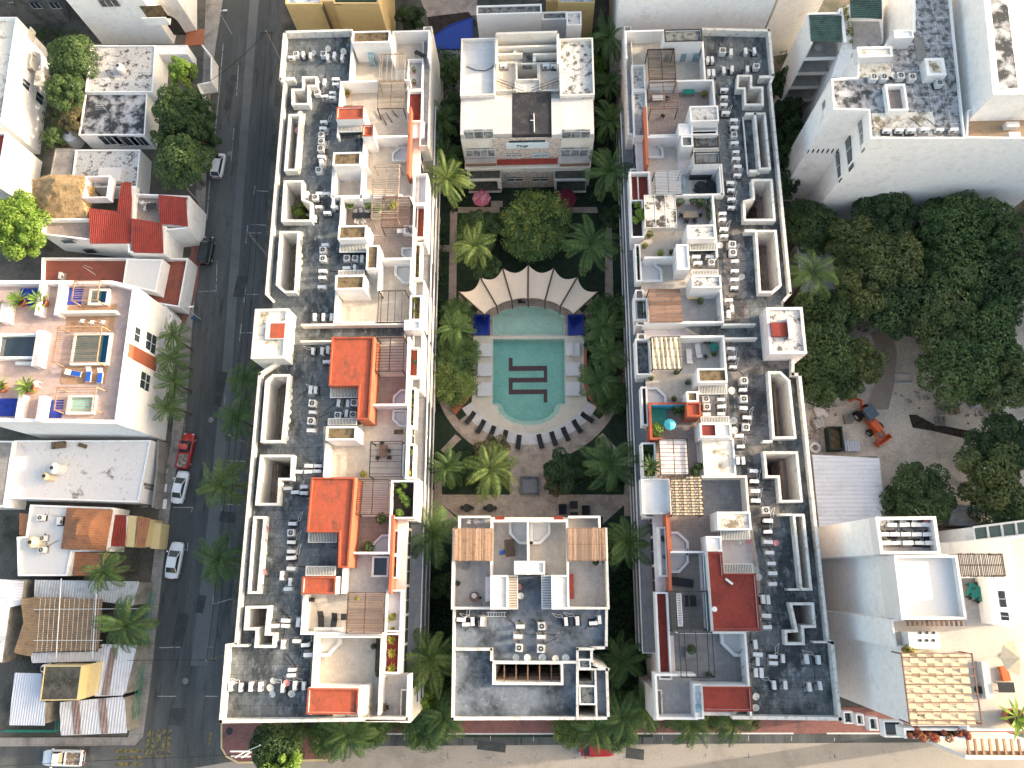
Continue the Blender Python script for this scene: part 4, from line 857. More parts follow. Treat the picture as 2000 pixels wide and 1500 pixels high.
acs('in column below the east stair tower passage', 0, [(1075, 180, '0'), (1085, 258, '0'), (1095, 335, '0')]); acs('in column left of the orange gallery light well', 0, [(1185, 452, 't'), (1178, 530, '0'), (1182, 608, 't'), (1182, 685, '0'), (1210, 765, '0'), (1200, 848, 't')])
acs('in recess right of the orange walled terrace', 0, [(862, 608, 't'), (870, 675, 't'), (992, 612, '0'), (995, 672, '0'), (868, 738, '0'), (992, 735, '0')])
acs('in column right of beige roof, lower east wing', 0, [(1145, 920, '0'), (1160, 1010, '0'), (1135, 1130, '1'), (1180, 1130, '1'), (1268, 1218, '0'), (1275, 1305, '0'), (1282, 1388, '0'), (1285, 1470, '0')])
dishes('right of the recess by the orange walled terrace', 0, [(1080, 535), (1100, 790), (1105, 870)])
pergola(400, 72, 658, 352, ZT, 14.6, 'pergola draped with cream cloth', DMET, 4, 'h', bars=3, st=.06, fill=None)
b = MB(); x0, y0, x1, y1 = rect(410, 85, 655, 350, 14.6); n = 22
for i in range(n):
    for j in range(6):
        def zz(a, c): return 14.66 + .10 * math.sin(a * 1.7 + c * .5) + .05 * math.sin(a * 4.1)
        X = [x0 + (x1 - x0) * k / n for k in (i, i + 1)]; Y = [y0 + (y1 - y0) * k / 6 for k in (j, j + 1)]
        b.face([(X[0], Y[0], zz(i, j)), (X[1], Y[0], zz(i + 1, j)), (X[1], Y[1], zz(i + 1, j + 1)), (X[0], Y[1], zz(i, j + 1))])
simple('shade_cloth', 'shade cloth', 'creased cream cloth draped over a terrace pergola, east wing', b, CANW)
loungers([(722, 245, 180), (800, 195, 185)], ZT, 'on the grey terrace right of the cream cloth', WMET, MATT, 'white'); table(935, 165, ZT, 'dark green square table in the corner by the white loungers', TEAL, .9, .9); chairs([(860, 120), (905, 125), (865, 245)], ZT, 'near the dark green table')
for i, q in enumerate(((935, 225), (612, 378), (710, 465), (400, 430), (595, 605))): pot(q[0], q[1], ZT, ORD[i] + ' small green pot plant on the terraces around the cream cloth', LF1, .8)
tub(440, 590, ZT, 0, 'white corner hot tub just above the orange walled terrace', 1.15)
b = MB(); r = rect(403, 682, 532, 832, 12.9); b.box(r[0], r[1], 12, r[2], r[3], 12.85); simple('hot_tub', 'hot tub', 'square hot tub under a dark teal cover in the orange walled terrace', b, TEAL)
parasol(560, 820, ZT, 'folded turquoise parasol beside the teal covered tub', CYAN, .7)
pot(620, 700, ZT, 'large green bushy plant in the blue corner of the orange walled terrace', LF1, 1.8); pot(435, 880, ZT, 'pale green bush at the foot of the orange wall', LF2, 1.9)
t = pergola(470, 942, 715, 1250, ZT, 14.6, 'pergola with pale boards and dark bars, below the orange walled terrace', DMET, 9, 'h', bars=2, st=.05, fill=None); x0, y0, x1, y1 = rect(476, 950, 710, 1245, 14.35); MB().box(x0, y0, 14.3, (x0 + x1) / 2 - .05, y1, 14.34).box((x0 + x1) / 2 + .05, y0, 14.3, x1, y1, 14.34).box(x0, (y0 + y1) / 2, 14.27, x1, (y0 + y1) / 2 + .3, 14.3).build('shade_boards', WHP, t)
shrubs('lush dark green bush at the lower corner of the pale board pergola', 730, 1165, 845, 1245, 12.1, LF1, 1500, 1.2, .13)
pot(390, 1180, 12.8, 'grey blue spiky agave in the dark edge planter', GRNL if 'GRNL' in globals() else LF1, 2.2, 'spike'); shrubs('dark green plants in the upper part of the agave planter', 335, 990, 430, 1110, 12.8, LF3, 700, .5); pot(385, 1250, 12.8, 'yellow spiky plant below the agave', LF4, 1.2, 'spike')
K(1180, 900)
acs('in column left of narrow lower light well, east wing', 0, [(1370, 420, 't'), (1390, 510, '0'), (1390, 603, '0'), (1388, 690, '0'), (1403, 780, '0'), (1418, 872, '0'), (1428, 955, '0'), (1428, 1045, '0')])
acs('right of the big L-shaped red roof', 0, [(1348, 1175, '1'), (1390, 1180, '1'), (1375, 1315, '0'), (1383, 1412, '0')])
dishes('right of the lower striped skylights, east wing', 0, [(1170, 680), (1225, 680, 1), (1285, 925), (1310, 985)]); dishes('beside the lower column, east wing', 0, [(1460, 695, 1)])
t = pergola(568, 128, 838, 468, ZT, 14.6, 'pergola roofed with woven cream panels beside a dark grey terrace', WOODD, 4, 'v', bars=15, st=.08)
x0, y0, x1, y1 = rect(568, 128, 838, 468, 14.6); b = MB()
for i in range(4):
    for j in range(14):
        if (i, j) not in ((0, 13), (1, 13)):
            xa = x0 + (x1 - x0) * (i + .06) / 4; ya = y0 + (y1 - y0) * (j + .12) / 14; b.box(xa, ya, 14.5 + .05 * ((i + j) % 2), xa + (x1 - x0) * .22, ya + (y1 - y0) * .058, 14.53 + .05 * ((i + j) % 2))
b.build('woven_panels', CANW, t)
tub(618, 700, ZT, 0, 'upper of two white hot tubs back to back, lower east wing', 1.25); tub(618, 850, ZT, -90, 'lower of two white hot tubs back to back, lower east wing', 1.25)
b = MB(); c = w(665, 1032, 12.3); b.obox(c, 2.4, .9, 12.02, 12.4, R(-8)); simple('day_bed', 'bed', 'dark low bed on the striped deck beside the big red roof', b, DFAB)
pergola(560, 1105, 890, 1450, ZT, 14.6, 'wide black bar pergola over dark striped deck', DMET, 3, 'v', bars=2, st=.09); table(735, 1190, ZT, 'black square table under the wide black pergola', DFAB, 1.2, 1.2)
louvre(east, 625, 1130, 658, 1400, 14.3, m=WMET, ax='h')
simple('vent_pipe', 'vent', 'round white vent lying on the big L-shaped red roof', MB().cyl(w(938, 1260, 16), .28, 15.7, 16.0), WMET); b = MB(); b.obox(w(1062, 1025, 15.9), .9, .22, 15.7, 15.95, R(-38)); simple('white_duct', 'duct', 'short white duct lying across the big L-shaped red roof', b, WMET)
shrubs('dark creeping plant in the narrow outer planter by the two hot tubs', 492, 600, 520, 960, 12.8, LF3, 300, .3)
K(1200, 1155)
acs('on southeast corner roof', 0, [(1195, 450, '1'), (1215, 535, '0'), (1215, 595, '1'), (1200, 690, '1'), (1245, 690, '1'), (1345, 553, '0'), (1348, 608, '0'), (1430, 570, '1'), (1630, 575, '1'), (1730, 580, '1'), (1355, 795, '1'), (1450, 795, '1'), (1655, 810, '1'), (1745, 800, '1')])
dishes('at right end of lowest red roof', 0, [(1200, 890), (1200, 985)])
tub(1025, 425, ZT, 180, 'white corner hot tub below the big L-shaped red roof', 1.5)
pergola(555, 345, 845, 735, ZT, 14.6, 'black open frame pergola over grey gravel terrace', DMET, 3, 'v', bars=2, st=.08); b = MB(); r = rect(608, 480, 690, 568, 12.8); b.box(*r[:2], 12, *r[2:], 12.7); simple('planter_box', 'planter', 'square dark planter box under the black frame pergola', b, TDGR); pot(648, 490, 12.4, 'small leafy plant standing in the square dark planter box', LF3, 1.2)
pot(800, 705, ZT, 'round dark pot at the foot of the black frame pergola', LF3, .8)
r = rect(690, 870, 730, 915, 14.7); MB().box(*r[:2], 14.5, *r[2:], 14.66).build('vent', GMET, east); r = rect(690, 965, 740, 1030, 14.7); MB().box(*r[:2], 14.5, *r[2:], 14.66).build('sink', GLASG, east)
# ------------------------------------------------------------ SOUTH BLOCK
K(800, 900)
south = thing('apartment_block', 'squarish south block with blue grey roof and twin terraces, below the pool', 'building', (*w(1020, 1300, 0), 0))
A = wp([(412, 467), (1622, 467), (1622, 560), (1668, 562), (1688, 1265)], ZW); K(800, 1155); B = wp([(1686, 495), (1560, 497), (1560, 610), (1690, 660), (1704, 1098), (348, 1103), (362, 155)], ZW); K(800, 900); C = wp([(365, 570), (412, 570)], ZW)
SO = A + B + C
K(800, 1155); sw = rp(rect(702, 597, 1305, 795, 13.9)); SH = [inset(sw, .26)]; s1 = rp(rect(1432, 665, 1565, 790, 13.9)); s2 = rp(rect(1432, 965, 1590, 1075, 13.9))
SH += [inset(s1, .1), inset(s2, .1)]
MB().prism(SO, 0, ZT, SH).build('wall', WHC, south)
K(800, 900); D = wp([(835, 975), (1205, 975), (1205, 1255)], ZD); K(800, 900); D2 = wp([(1686, 1258)], ZD)
K(800, 900); D = wp([(365, 1258), (915, 1258), (915, 975), (1125, 975), (1125, 1255), (1686, 1255)], ZD)
K(800, 1155); dk = D + SO[5:10] + [SO[10]]
MB().prism(dk, ZT, ZD, SH, 1, 0).build('roof_deck', [mat('blue grey bitumen sheet', (.15, .175, .21), (.035, .045, .055), .22, .45, .6, .15, 3, .75, (3.5, 1.0, .012, .5), .8, d2=((.26, .27, .29), .56, .72)), WHC], south)
ins = inset(SO, .15)
wallpath(south, [ins[4], ins[5], ins[6]], ZD, 13.9, .28, CURB); wallpath(south, [ins[6], ins[7], ins[8], ins[9], ins[10], ins[11]], ZD, 13.9, .28, CURB)
K(800, 1155); wallpath(south, wp([(372, 492), (695, 492), (695, 602), (1425, 602)], 13.9), ZD, 13.95, .26, CURB); wallpath(south, wp([(1425, 1080), (1425, 490), (1560, 490)], 13.9), ZD, 13.96, .26, CURB)
wallpath(south, wp([(1430, 662), (1690, 662)], 13.9), ZD, 13.88, .2, CURB); wallpath(south, wp([(1578, 670), (1590, 1085)], 13.9), ZD, 13.86, .2, CURB)
for a in ((1435, 575, 1540, 660), (1440, 800, 1582, 965)): pent(south, a, GRAVG, ZD, 14.0, t=.15)
o = MB().ring(sw, ZD, 13.9, .26).build('light_well', CURB, south); x0, y0, x1, y1 = rect(702, 597, 1305, 795, 13.9); b = MB()
for i in range(1, 6): xx = x0 + (x1 - x0) * i / 6; b.box(xx - .06, y0 + .2, 13.2, xx + .06, y1 - .2, 13.36)
for z in (11.6, 8.6, 5.6): b.box(x0 + .2, y0 + .28, z, x1 - .2, y0 + .42, z + .14)
for i in range(7): xx = x0 + .3 + (x1 - x0 - .6) * i / 6; b.box(xx - .04, y0 + .28, 3, xx + .04, y0 + .4, 12)
b.build('timber_frame', WOODR, o)
K(800, 900)
room(south, 685, 500, 1015, 970, TGRY, sides='wne', wm=WHC); room(south, 1015, 500, 1350, 970, TBEI, sides='ne', wm=WHC, name='terrace_wall')
room(south, 412, 467, 685, 575, TGRY, zt=13.3, sides='wn'); room(south, 1350, 467, 1622, 575, TGRY, zt=13.3, sides='en')
room(south, 358, 575, 700, 1262, TGRY, sides='sw', wm=WHC, zfl=12.03); room(south, 1345, 570, 1688, 1262, TGRY, sides='se', wm=WHC, zfl=12.03)
pent(south, (888, 850, 1150, 965), WHC, z1=15.6, rim=None); pent(south, (685, 970, 835, 1262), WHC, z1=15.2); pent(south, (1205, 970, 1355, 1262), WHC, z1=15.2)
louvre(south, 838, 978, 915, 1255, 14.6, m=CANV, ax='h'); louvre(south, 1125, 978, 1202, 1255, 14.6, ax='h', m=GMET)
r = rect(1355, 960, 1393, 1172, 12.8); MB().box(*r[:2], 12, *r[2:], 12.75).build('red_counter', RED, south); r = rect(642, 985, 682, 1195, 12.8); MB().box(*r[:2], 12, *r[2:], 12.75).build('tiled_counter', WHP, south)
for xx in (725, 1225): r = rect(xx, 470, xx + 80, 500, 13.5); MB().box(*r[:2], 13.2, *r[2:], 13.5).build('red_ledge', RED, south)
pergola(370, 575, 708, 848, ZT, 14.6, 'orange timber pergola on the left terrace of the south block', WOODO, 34, 'v', st=.13); pergola(1338, 570, 1668, 848, ZT, 14.6, 'red brown slatted pergola on the right terrace of the south block', WOODR, 30, 'v', st=.09, mats=WOODO)
tub(945, 605, ZT, 180, 'left of the two white hot tubs on the south block', 1.3); tub(1095, 605, ZT, -90, 'right of the two white hot tubs on the south block', 1.3)
b = MB(); b.obox(w(852, 740, 12.7), 1.1, 1.9, 12.66, 12.76, R(6)); 
for sx in (-1, 1): b.obox((w(852, 740, 12.7)[0] + sx * .4, w(852, 740, 12.7)[1]), .08, 1.5, 12.0, 12.67, R(6))
simple('table', 'table', 'dark brown ping-pong sized table on left terrace, south block', b, WOODD)
b = MB(); b.obox(w(475, 893, 12.4), .5, .9, 12.02, 12.4, R(-25)); simple('cool_box', 'box', 'small dark olive box on the left terrace of the south block', b, TDGR)
simple('round_pouf', 'stool', 'round brown pouf with white top on left terrace, south block', MB().cyl(w(548, 1155, 12.5), .55, 12.02, 12.5, 18).cyl(w(548, 1145, 12.5), .3, 12.5, 12.56, 14, 1), [WOODR, MATT]); simple('stool', 'stool', 'small round black stool beside the brown pouf', MB().cyl(w(600, 1163, 12.3), .14, 12.02, 12.35, 12), DFAB)
pot(410, 1040, ZT, 'dark plant pot by the left wall of the south block', LF3, .7); b = MB(); b.obox(w(785, 775, 12.3), .6, .35, 12.02, 12.35, .3); simple('toolbox', 'box', 'blue black box beside the dark brown table', b, BLUE)
chairs([(505, 515), (560, 510), (620, 515)], ZT, 'on the small north balcony, left side of south block', WMET)
pot(1580, 862, ZT, 'dark plant under the corner of the red brown pergola', LF3, .9); b = MB(); b.obox(w(1610, 865, 12.3), .4, .6, 12.02, 12.4, 0); simple('white_box', 'box', 'small white box beside the plant on right terrace of south block', b, WMET)
K(800, 1155)
acs('on the blue grey roof of the south block', 1, [(482, 280, '0'), (536, 255, '1'), (618, 255, '1'), (440, 240, '0'), (940, 298, '0'), (1122, 295, 't'), (920, 382, '0'), (1118, 385, '0'), (930, 478, 't'), (1115, 485, 't'), (1328, 255, '1'), (1425, 250, '1'), (1560, 270, '0'), (1612, 240, '1')])
dishes('in the row above the timber light well, south block', 1, [(905, 560, 0, 25)[:2], (1000, 560), (1130, 560), (1237, 568), (1328, 562)])
K(800, 900); dishes('between the two striped skylights, south block', 0, [(930, 1070, 1), (940, 1145)])
K(800, 1155); b = MB(); c0 = w(660, 190, 13.3); 
b.obox((c0[0] + 1, c0[1] + .15), 2.2, .06, 13.25, 13.3).obox((c0[0] + 1, c0[1] - .3), 2.2, .06, 13.25, 13.3)
for i in range(7): b.obox((c0[0] + .1 + i * .3, c0[1] - .08), .05, .45, 13.26, 13.31)
simple('ladder', 'ladder', 'short ladder lying on the roof at the top of the south block', b, GMET)
# ------------------------------------------------------------ NORTH BLOCK
K(800, 0)
north = thing('apartment_block', 'white north block with stone clad front, sign and balconies facing the garden', 'building', (*w(1030, 300, 0), 0))
ZN = 13.6; NP = rp(rect(437, 320, 1560, 1142, ZN)); YF = min(p[1] for p in NP)
nw_ = rp(rect(905, 535, 1095, 680, ZN)); NH = [inset(nw_, .15)]
MB().prism(NP, 0, ZN - .9, NH).build('wall', WHC, north)
x0, y0, x1, y1 = rect(437, 320, 1560, 1142, ZN)
def nroof(u0, v0, u1, v1, m, z, rim=.25, nm='roof', t=.18):
    r = rect(u0, v0, u1, v1, z); o = MB().prism(rp(r), ZN - .9, z).build(nm, m, north)
    if rim: MB().ring(rp(r), z, z + rim, t).build('parapet', WHC, o)
    return o
nroof(437, 345, 728, 828, mat('pale roof membrane', (.56, .56, .56), (.44, .44, .44), .3, .5, .7, .05, 3, .7, (4, 2.2, .03), .8), ZN + .3, .5); nroof(1272, 345, 1562, 828, MOLD, ZN + .3, .5)
nroof(433, 832, 868, 1140, mat('smooth white membrane', (.56, .545, .53), (.48, .46, .44), .25, .5, .7, .04, 3, .7, (1.6, 8, .015), .92), ZN, 0); nroof(1205, 832, 1562, 1140, mat('smooth white membrane', (.56, .545, .53)), ZN, 0)
nroof(870, 785, 1205, 1138, DARKR, ZN - .15, 0)
nroof(728, 540, 905, 782, TBEI, ZN - .5, .3); nroof(1098, 540, 1272, 782, TBEI, ZN - .5, .3); nroof(728, 690, 1272, 782, WHC, ZN - .55, 0)
wallb = lambda u0, v0, u1, v1, z0, z1, m=WHC, n='wall': MB().box(*rect(u0, v0, u1, v1, z1)[:2], z0, *rect(u0, v0, u1, v1, z1)[2:], z1).build(n, m, north)
wallb(735, 268, 1255, 285, ZN - .5, ZN + 2.2); wallb(735, 385, 1255, 400, ZN - .9, ZN + .9); wallb(735, 450, 960, 465, ZN - .9, ZN + .6); wallb(1045, 450, 1255, 465, ZN - .9, ZN + .6)
wallb(728, 285, 745, 540, ZN - .9, ZN + 1.6); wallb(1250, 285, 1272, 540, ZN - .9, ZN + 1.6); wallb(958, 400, 1040, 560, ZN - .9, ZN - .2, GRAVG, 'skylight_roof')
wallb(745, 288, 1250, 384, ZN - .88, ZN - .4, TBRN, 'corridor_floor'); wallb(745, 400, 958, 540, ZN - .88, ZN - .6, MOLDC, 'terrace_floor'); wallb(1040, 400, 1250, 540, ZN - .88, ZN - .6, GRAVG, 'terrace_floor')
o = MB().ring(nw_, ZN - .9, ZN + .05, .15).build('light_well', CURB, north)
for s_, (a, c) in enumerate((((735, 690), (965, 775)), ((1265, 690), (1035, 775)))):
    b = MB()
    for dv in (0, -28): p, q = w(a[0], a[1] + dv, ZN + .4), w(c[0], c[1] + dv, ZN + .4); b.tube((*p, ZN + .4), (*q, ZN + .4), .035); b.tube((*p, ZN - .1), (*q, ZN - .1), .025)
    for i in range(6): p = w(a[0] + (c[0] - a[0]) * i / 5, a[1] + (c[1] - a[1]) * i / 5, ZN + .4); b.tube((*p, ZN - .5), (*p, ZN + .42), .025)
    b.build('stair_railing', WOODD, north)
# front face: openings measured on the wall plane
def fbox(u0, v0, u1, v1, d0, d1, m, name, parent=None):
    Yp = YF - max(0, d1); xa, za = wy(u0, v1, Yp); xb, zb = wy(u1, v0, Yp); return MB().box(xa, YF - d1, za, xb, YF - d0, zb).build(name, m, parent or north)
def fwin(u0, v0, u1, v1, n, m=GLASS):
    o = fbox(u0, v0, u1, v1, -.05, .13, m, 'window'); b = MB(); xa, za = wy(u0, v1, YF); xb, zb = wy(u1, v0, YF)
    for i in range(n + 1): xx = xa + (xb - xa) * i / n; b.box(xx - .04, YF - .2, za, xx + .04, YF - .13, zb)
    b.box(xa - .04, YF - .2, za - .04, xb + .04, YF - .13, za + .04).box(xa - .04, YF - .2, zb - .04, xb + .04, YF - .13, zb + .04).build('frame', WMET, o)
fbox(722, 1168, 1288, 1380, 0, .10, STON, 'stone_cladding')
fwin(470, 1105, 708, 1175, 3, CURT); fwin(1290, 1105, 1535, 1172, 3, CURT)
sg = fbox(822, 1216, 1180, 1264, .10, .30, mat('pale sign board', (.58, .68, .72), None), 'sign_board'); fbox(845, 1192, 1152, 1212, .1, .16, GLASS, 'window')
try:
    cu = bpy.data.curves.new('sign_lettering', 'FONT'); cu.body = 'Tiny'; cu.size = .85; cu.extrude = .02; cu.align_x = 'CENTER'; cu.shear = .3
    to = bpy.data.objects.new('sign_lettering', cu); sc.collection.objects.link(to); bpy.context.view_layer.update(); me = bpy.data.meshes.new_from_object(to.evaluated_get(bpy.context.evaluated_depsgraph_get()))
    bpy.data.objects.remove(to); xa, za = wy(945, 1252, YF - .32); M4 = Matrix.Translation((xa, YF - .32, za)) @ Matrix.Rotation(math.pi / 2, 4, 'X'); b = MB()
    for p in me.polygons: b.face([M4 @ me.vertices[i].co for i in p.vertices])
    b.build('lettering', DMET, sg)
except Exception as e: print('text', e)
xa, za = wy(990, 1242, YF - .32); b = MB(); b.face([(xa + .30 * .062 * 16 * math.sin(t) ** 3, YF - .32, za + .30 * .062 * (13 * math.cos(t) - 5 * math.cos(2 * t) - 2 * math.cos(3 * t) - math.cos(4 * t))) for t in [2 * math.pi * i / 24 for i in range(24)]]); b.build('heart_mark', TEAL, sg)
fwin(485, 1262, 720, 1328, 4, CURT); fwin(1285, 1258, 1520, 1325, 3, CURT); fwin(820, 1300, 958, 1328, 3, CURT); fwin(1042, 1298, 1182, 1328, 2, GLASG)
fbox(470, 1415, 1532, 1442, 0, 1.3, WHC, 'balcony_slab'); x_, zs = wy(470, 1415, YF - 1.3); xa = wy(742, 1412, YF - 1.2)[0]; xb = wy(1256, 1412, YF - 1.2)[0]
MB().box(xa, YF - 1.2, zs, xb, YF - .35, zs + .03).build('red_ledge', RED, north); MB().box(wy(478, 1400, YF - 1)[0], YF - 1.15, zs, xa - .1, YF - .05, zs + .028).build('balcony_floor', TGRY, north); MB().box(xb + .1, YF - 1.15, zs, wy(1528, 1400, YF - 1)[0], YF - .05, zs + .028).build('balcony_floor', TGRY, north)
for u0, u1 in ((478, 735), (1275, 1530)):
    fbox(u0, 1392, u1, 1414, 1.2, 1.32, WOODR, 'balcony_rail'); fbox(u0, 1330, u1, 1360, 0, .04, CURT, 'door')
K(800, 335)
fbox(775, 0, 1225, 205, 0, .08, STON, 'stone_cladding')
for a, c in ((830, 962), (1040, 1176)): fwin(a, 50, c, 78, 2); fwin(a + 3, 148, c - 3, 172, 2)
for u0, u1 in ((505, 775), (1228, 1500)):
    fbox(u0, 68, u1, 82, 0, 1.3, WHC, 'balcony_slab'); fbox(u0, 20, u1, 62, 0, .05, GLASS, 'window'); fbox(u0, 92, u1, 150, 0, .05, GLASS, 'window'); fbox(u0, 168, u1, 184, 0, 1.5, WHC, 'balcony_slab')
    for v_, dd in ((68, 1.3), (168, 1.5)):
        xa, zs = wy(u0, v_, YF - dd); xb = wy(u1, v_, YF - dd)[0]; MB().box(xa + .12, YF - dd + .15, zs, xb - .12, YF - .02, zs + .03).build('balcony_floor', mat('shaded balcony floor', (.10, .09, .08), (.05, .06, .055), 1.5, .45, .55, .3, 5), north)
    fbox(u0, 155, u1, 166, 1.38, 1.5, WOODD, 'balcony_rail'); fbox(u1 - 22 if u0 < 600 else u0, 82, u1 if u0 < 600 else u0 + 22, 168, 0, 1.3, WHC, 'pier')
K(800, 0)
dishes('in the open service yard of the north block', 1, [(758, 480), (905, 455)]); acs('in the service yards of the north block', 1, [(800, 560, '0'), (1160, 560, '0'), (1225, 560, '0'), (1060, 500, '1')], ZN - .5)
b = MB(); pts = [w(485, 560, 14.1), w(560, 590, 14.1), w(640, 598, 14.1), w(690, 575, 14.1), w(735, 520, 14.1)]
for a, c in zip(pts, pts[1:]): b.tube((*a, 14.0), (*c, 14.0), .05)
simple('black_hose', 'hose', 'black hose lying in a curve across the upper left roof of the north block', b, RUB)
b = MB(); q = w(1055, 965, ZN); q2 = w(1060, 1120, ZN); b.tube((*q, ZN), (*q2, ZN), .06).tube((*w(1025, 1022, ZN), ZN), (*w(1055, 1022, ZN), ZN), .06); simple('white_pipe', 'pipe', 'white pipe lying on the black roof of the north block', b, WMET)
# rear annexe behind the north block
rear = thing('rear_annexe', 'white rear annexe with mouldy strip roof behind the north block', 'building', (*w(1040, 30, 0), 0))
pent(rear, (568, 40, 1122, 118), GRAVG, 0, 14.8); pent(rear, (1125, 98, 1335, 165), GRAVG, 0, 12.6); pent(rear, (1333, 97, 1460, 215), MOLD, 0, 13.9)
MB().box(*rect(655, 150, 725, 235, 12)[:2], 0, *rect(655, 150, 725, 235, 12)[2:], 12.0).build('lift_shaft', CGRY, rear)
# ------------------------------------------------------------ GROUND, STREETS, COURTYARD
K(800, 640)
def arc(uc, vc, ru, rv, a0, a1, n=20): return [(uc + ru * math.cos(R(a0 + (a1 - a0) * i / n)), vc + rv * math.sin(R(a0 + (a1 - a0) * i / n))) for i in range(n + 1)]
POOL = wp([(702, 92), (1322, 92), (1325, 655), (1280, 668), (1268, 735)] + arc(1013, 700, 245, 132, 18, 162, 16) + [(757, 735), (745, 668), (700, 655)], 0)
K(800, 335); SHAL = wp([(705, 1393), (705, 1230)] + arc(1013, 1300, 330, 157, 208, 332, 16) + [(1318, 1230), (1318, 1393)], 0)
K(0, 0, 1)
gb = MB().prism([(-420, -420), (420, -420), (420, 420), (-420, 420)], -1, 0, [POOL, SHAL]); struct('ground', gb, EARTH)
struct('road', MB().sheet(wp([(438, -300), (437, 0), (413, 150), (400, 425), (387, 525), (375, 650), (360, 825), (332, 1000), (317, 1125), (292, 1350), (279, 1440), (272, 1457), (-600, 1462), (-600, 2100), (2700, 2100), (2700, 1430), (640, 1434), (432, 1500), (432, 1410), (494, 740), (512, 542), (528, 335), (540, 138), (555, 0), (556, -300)], .012), .012), ASPH)
lane = MB().sheet(wp([(503, -200), (522, -200), (478, 345), (455, 700), (420, 1125), (405, 1300), (372, 1300), (398, 1100), (436, 700), (462, 345)], .02), .02); struct('lane_strip', lane, ASPL)
struct('sunlit_road_tint', MB().sheet(wp([(437, 1490), (640, 1458), (2100, 1448), (2100, 1700), (300, 1700), (380, 1500)], .018), .018), mat('sunlit tinted asphalt', (.33, .30, .26), (.24, .22, .195), .3, .5, .7, .1, 5, .9))  # pale warm colour paints the sunlight along the bottom street
def line(pts, wd_=.12, z=.026, b=None):
    b = b or MB(); P = wp(pts, z)
    for a, c in zip(P, P[1:]): b.obox(((a[0] + c[0]) / 2, (a[1] + c[1]) / 2), math.hypot(c[0] - a[0], c[1] - a[1]), wd_, z - .01, z, math.atan2(c[1] - a[1], c[0] - a[0]))
    return b
b = MB()
for pts in [[(436, 85), (428, 180), (420, 262)], [(466, 127), (462, 187)], [(457, 250), (451, 320)], [(410, 350), (404, 430)], [(424, 510), (422, 568), (386, 570)], [(486, 455), (512, 455)], [(484, 440), (480, 475)], [(478, 575), (505, 575)], [(481, 555), (476, 592)], [(497, 372), (524, 374)], [(499, 362), (495, 382)], [(491, 438), (521, 440)], [(470, 650), (500, 650)], [(472, 630), (467, 668)], [(374, 650), (360, 840)], [(440, 770), (437, 800)], [(445, 900), (480, 901)], [(447, 892), (443, 912)], [(435, 985), (472, 986)], [(434, 985), (430, 1010)], [(338, 991), (376, 991), (374, 1000)], [(367, 1060), (366, 1075), (330, 1072)], [(417, 1160), (416, 1180), (455, 1169)], [(311, 1265), (352, 1264)], [(308, 1360), (345, 1360)], [(400, 1360), (430, 1360)], [(405, 1264), (415, 1264)]]:
    line(pts, .11, .026, b)
struct('parking_line', b, PLINE)
b = MB()
for x in range(790, 1700, 84): line([(x, 1437), (x, 1447)], .1, .026, b); line([(x, 1470), (x, 1480)], .1, .026, b); line([(x - 10, 1480), (x + 10, 1480)], .1, .0265, b)
line([(1000, 1489), (860, 1489)], .1, .0262, b); struct('road_marking', b, PLINE)
b = MB()
for i in range(5): line([(292 + i * 10, 1425), (284 + i * 11, 1478)], .42, .026, b)
for i in range(3): line([(225, 1467 + i * 13), (278, 1466 + i * 13)], .42, .0264, b)
line([(412, 1430), (408, 1455)], .3, .026, b); struct('crossing_stripe', b, YLINE)
def slab(name, pts, z, m): return struct(name, MB().prism(wp(pts, z), -.02, z), m)
slab('pavement', [(395, -200), (436, -200), (435, 0), (412, 150), (399, 425), (386, 525), (374, 650), (359, 825), (331, 1000), (316, 1125), (291, 1350), (278, 1440), (262, 1456), (-400, 1461), (-400, 1442), (250, 1440), (272, 1350), (296, 1125), (312, 985), (335, 860), (352, 650), (372, 500), (382, 380), (396, 150), (402, 0)], .13, CONC)
slab('pavement_brick', [(382, 380), (399, 425), (386, 560), (372, 610), (352, 650), (372, 500)], .145, BRKR)
slab('pavement_brick', [(434, 1385), (2300, 1380), (2300, 1432), (740, 1434), (652, 1434), (640, 1484), (465, 1490), (440, 1476), (432, 1460)], .13, BRKR)
slab('kerb', [(740, 1432), (1550, 1431), (1550, 1434), (740, 1435)], .15, PWHT); slab('kerb', [(1615, 1431), (1720, 1431), (1720, 1434), (1615, 1434)], .15, PWHT)
slab('kerb', [(431, 1410), (434, 1410), (434, 1460), (443, 1476), (466, 1488), (640, 1482), (640, 1486), (465, 1492), (441, 1479), (431, 1461)], .15, YELP)
# courtyard
K(800, 640); C0 = w(1014, 335); RO = (abs(w(1014, 1142)[1] - C0[1]) + abs(w(1838, 335)[0] - C0[0])) / 2
cir = lambda r, a0=0, a1=360, n=72: [(C0[0] + r * math.cos(R(a0 + (a1 - a0) * i / n)), C0[1] + r * math.sin(R(a0 + (a1 - a0) * i / n))) for i in range(n + (0 if a1 - a0 == 360 else 1))]
K(0, 0, 1)
struct('lawn', MB().prism(wp([(800, 90), (1262, 90), (1275, 1440), (790, 1440)], .02), -.02, .02, [POOL, SHAL]), LAWN)
S = RO / 820.0      # metres per zoomed pixel
struct('paved_ring', MB().prism(cir(RO), 0, .06, [cir(RO - 72 * S)]), TRAV)
lower = cir(RO - 73 * S, 200, 340, 60)
struct('paved_apron', MB().prism(cir(RO - 71 * S, 218, 322, 50) + cir(RO - 150 * S, 322, 218, 50), 0, .058), TRAV)
struct('stone_band', MB().prism(cir(RO - 150 * S, 212, 328, 50) + cir(RO - 245 * S, 328, 212, 50), 0, .062), PWHT)
K(800, 640); top = wp([(540, 70), (1482, 70)], 0); 
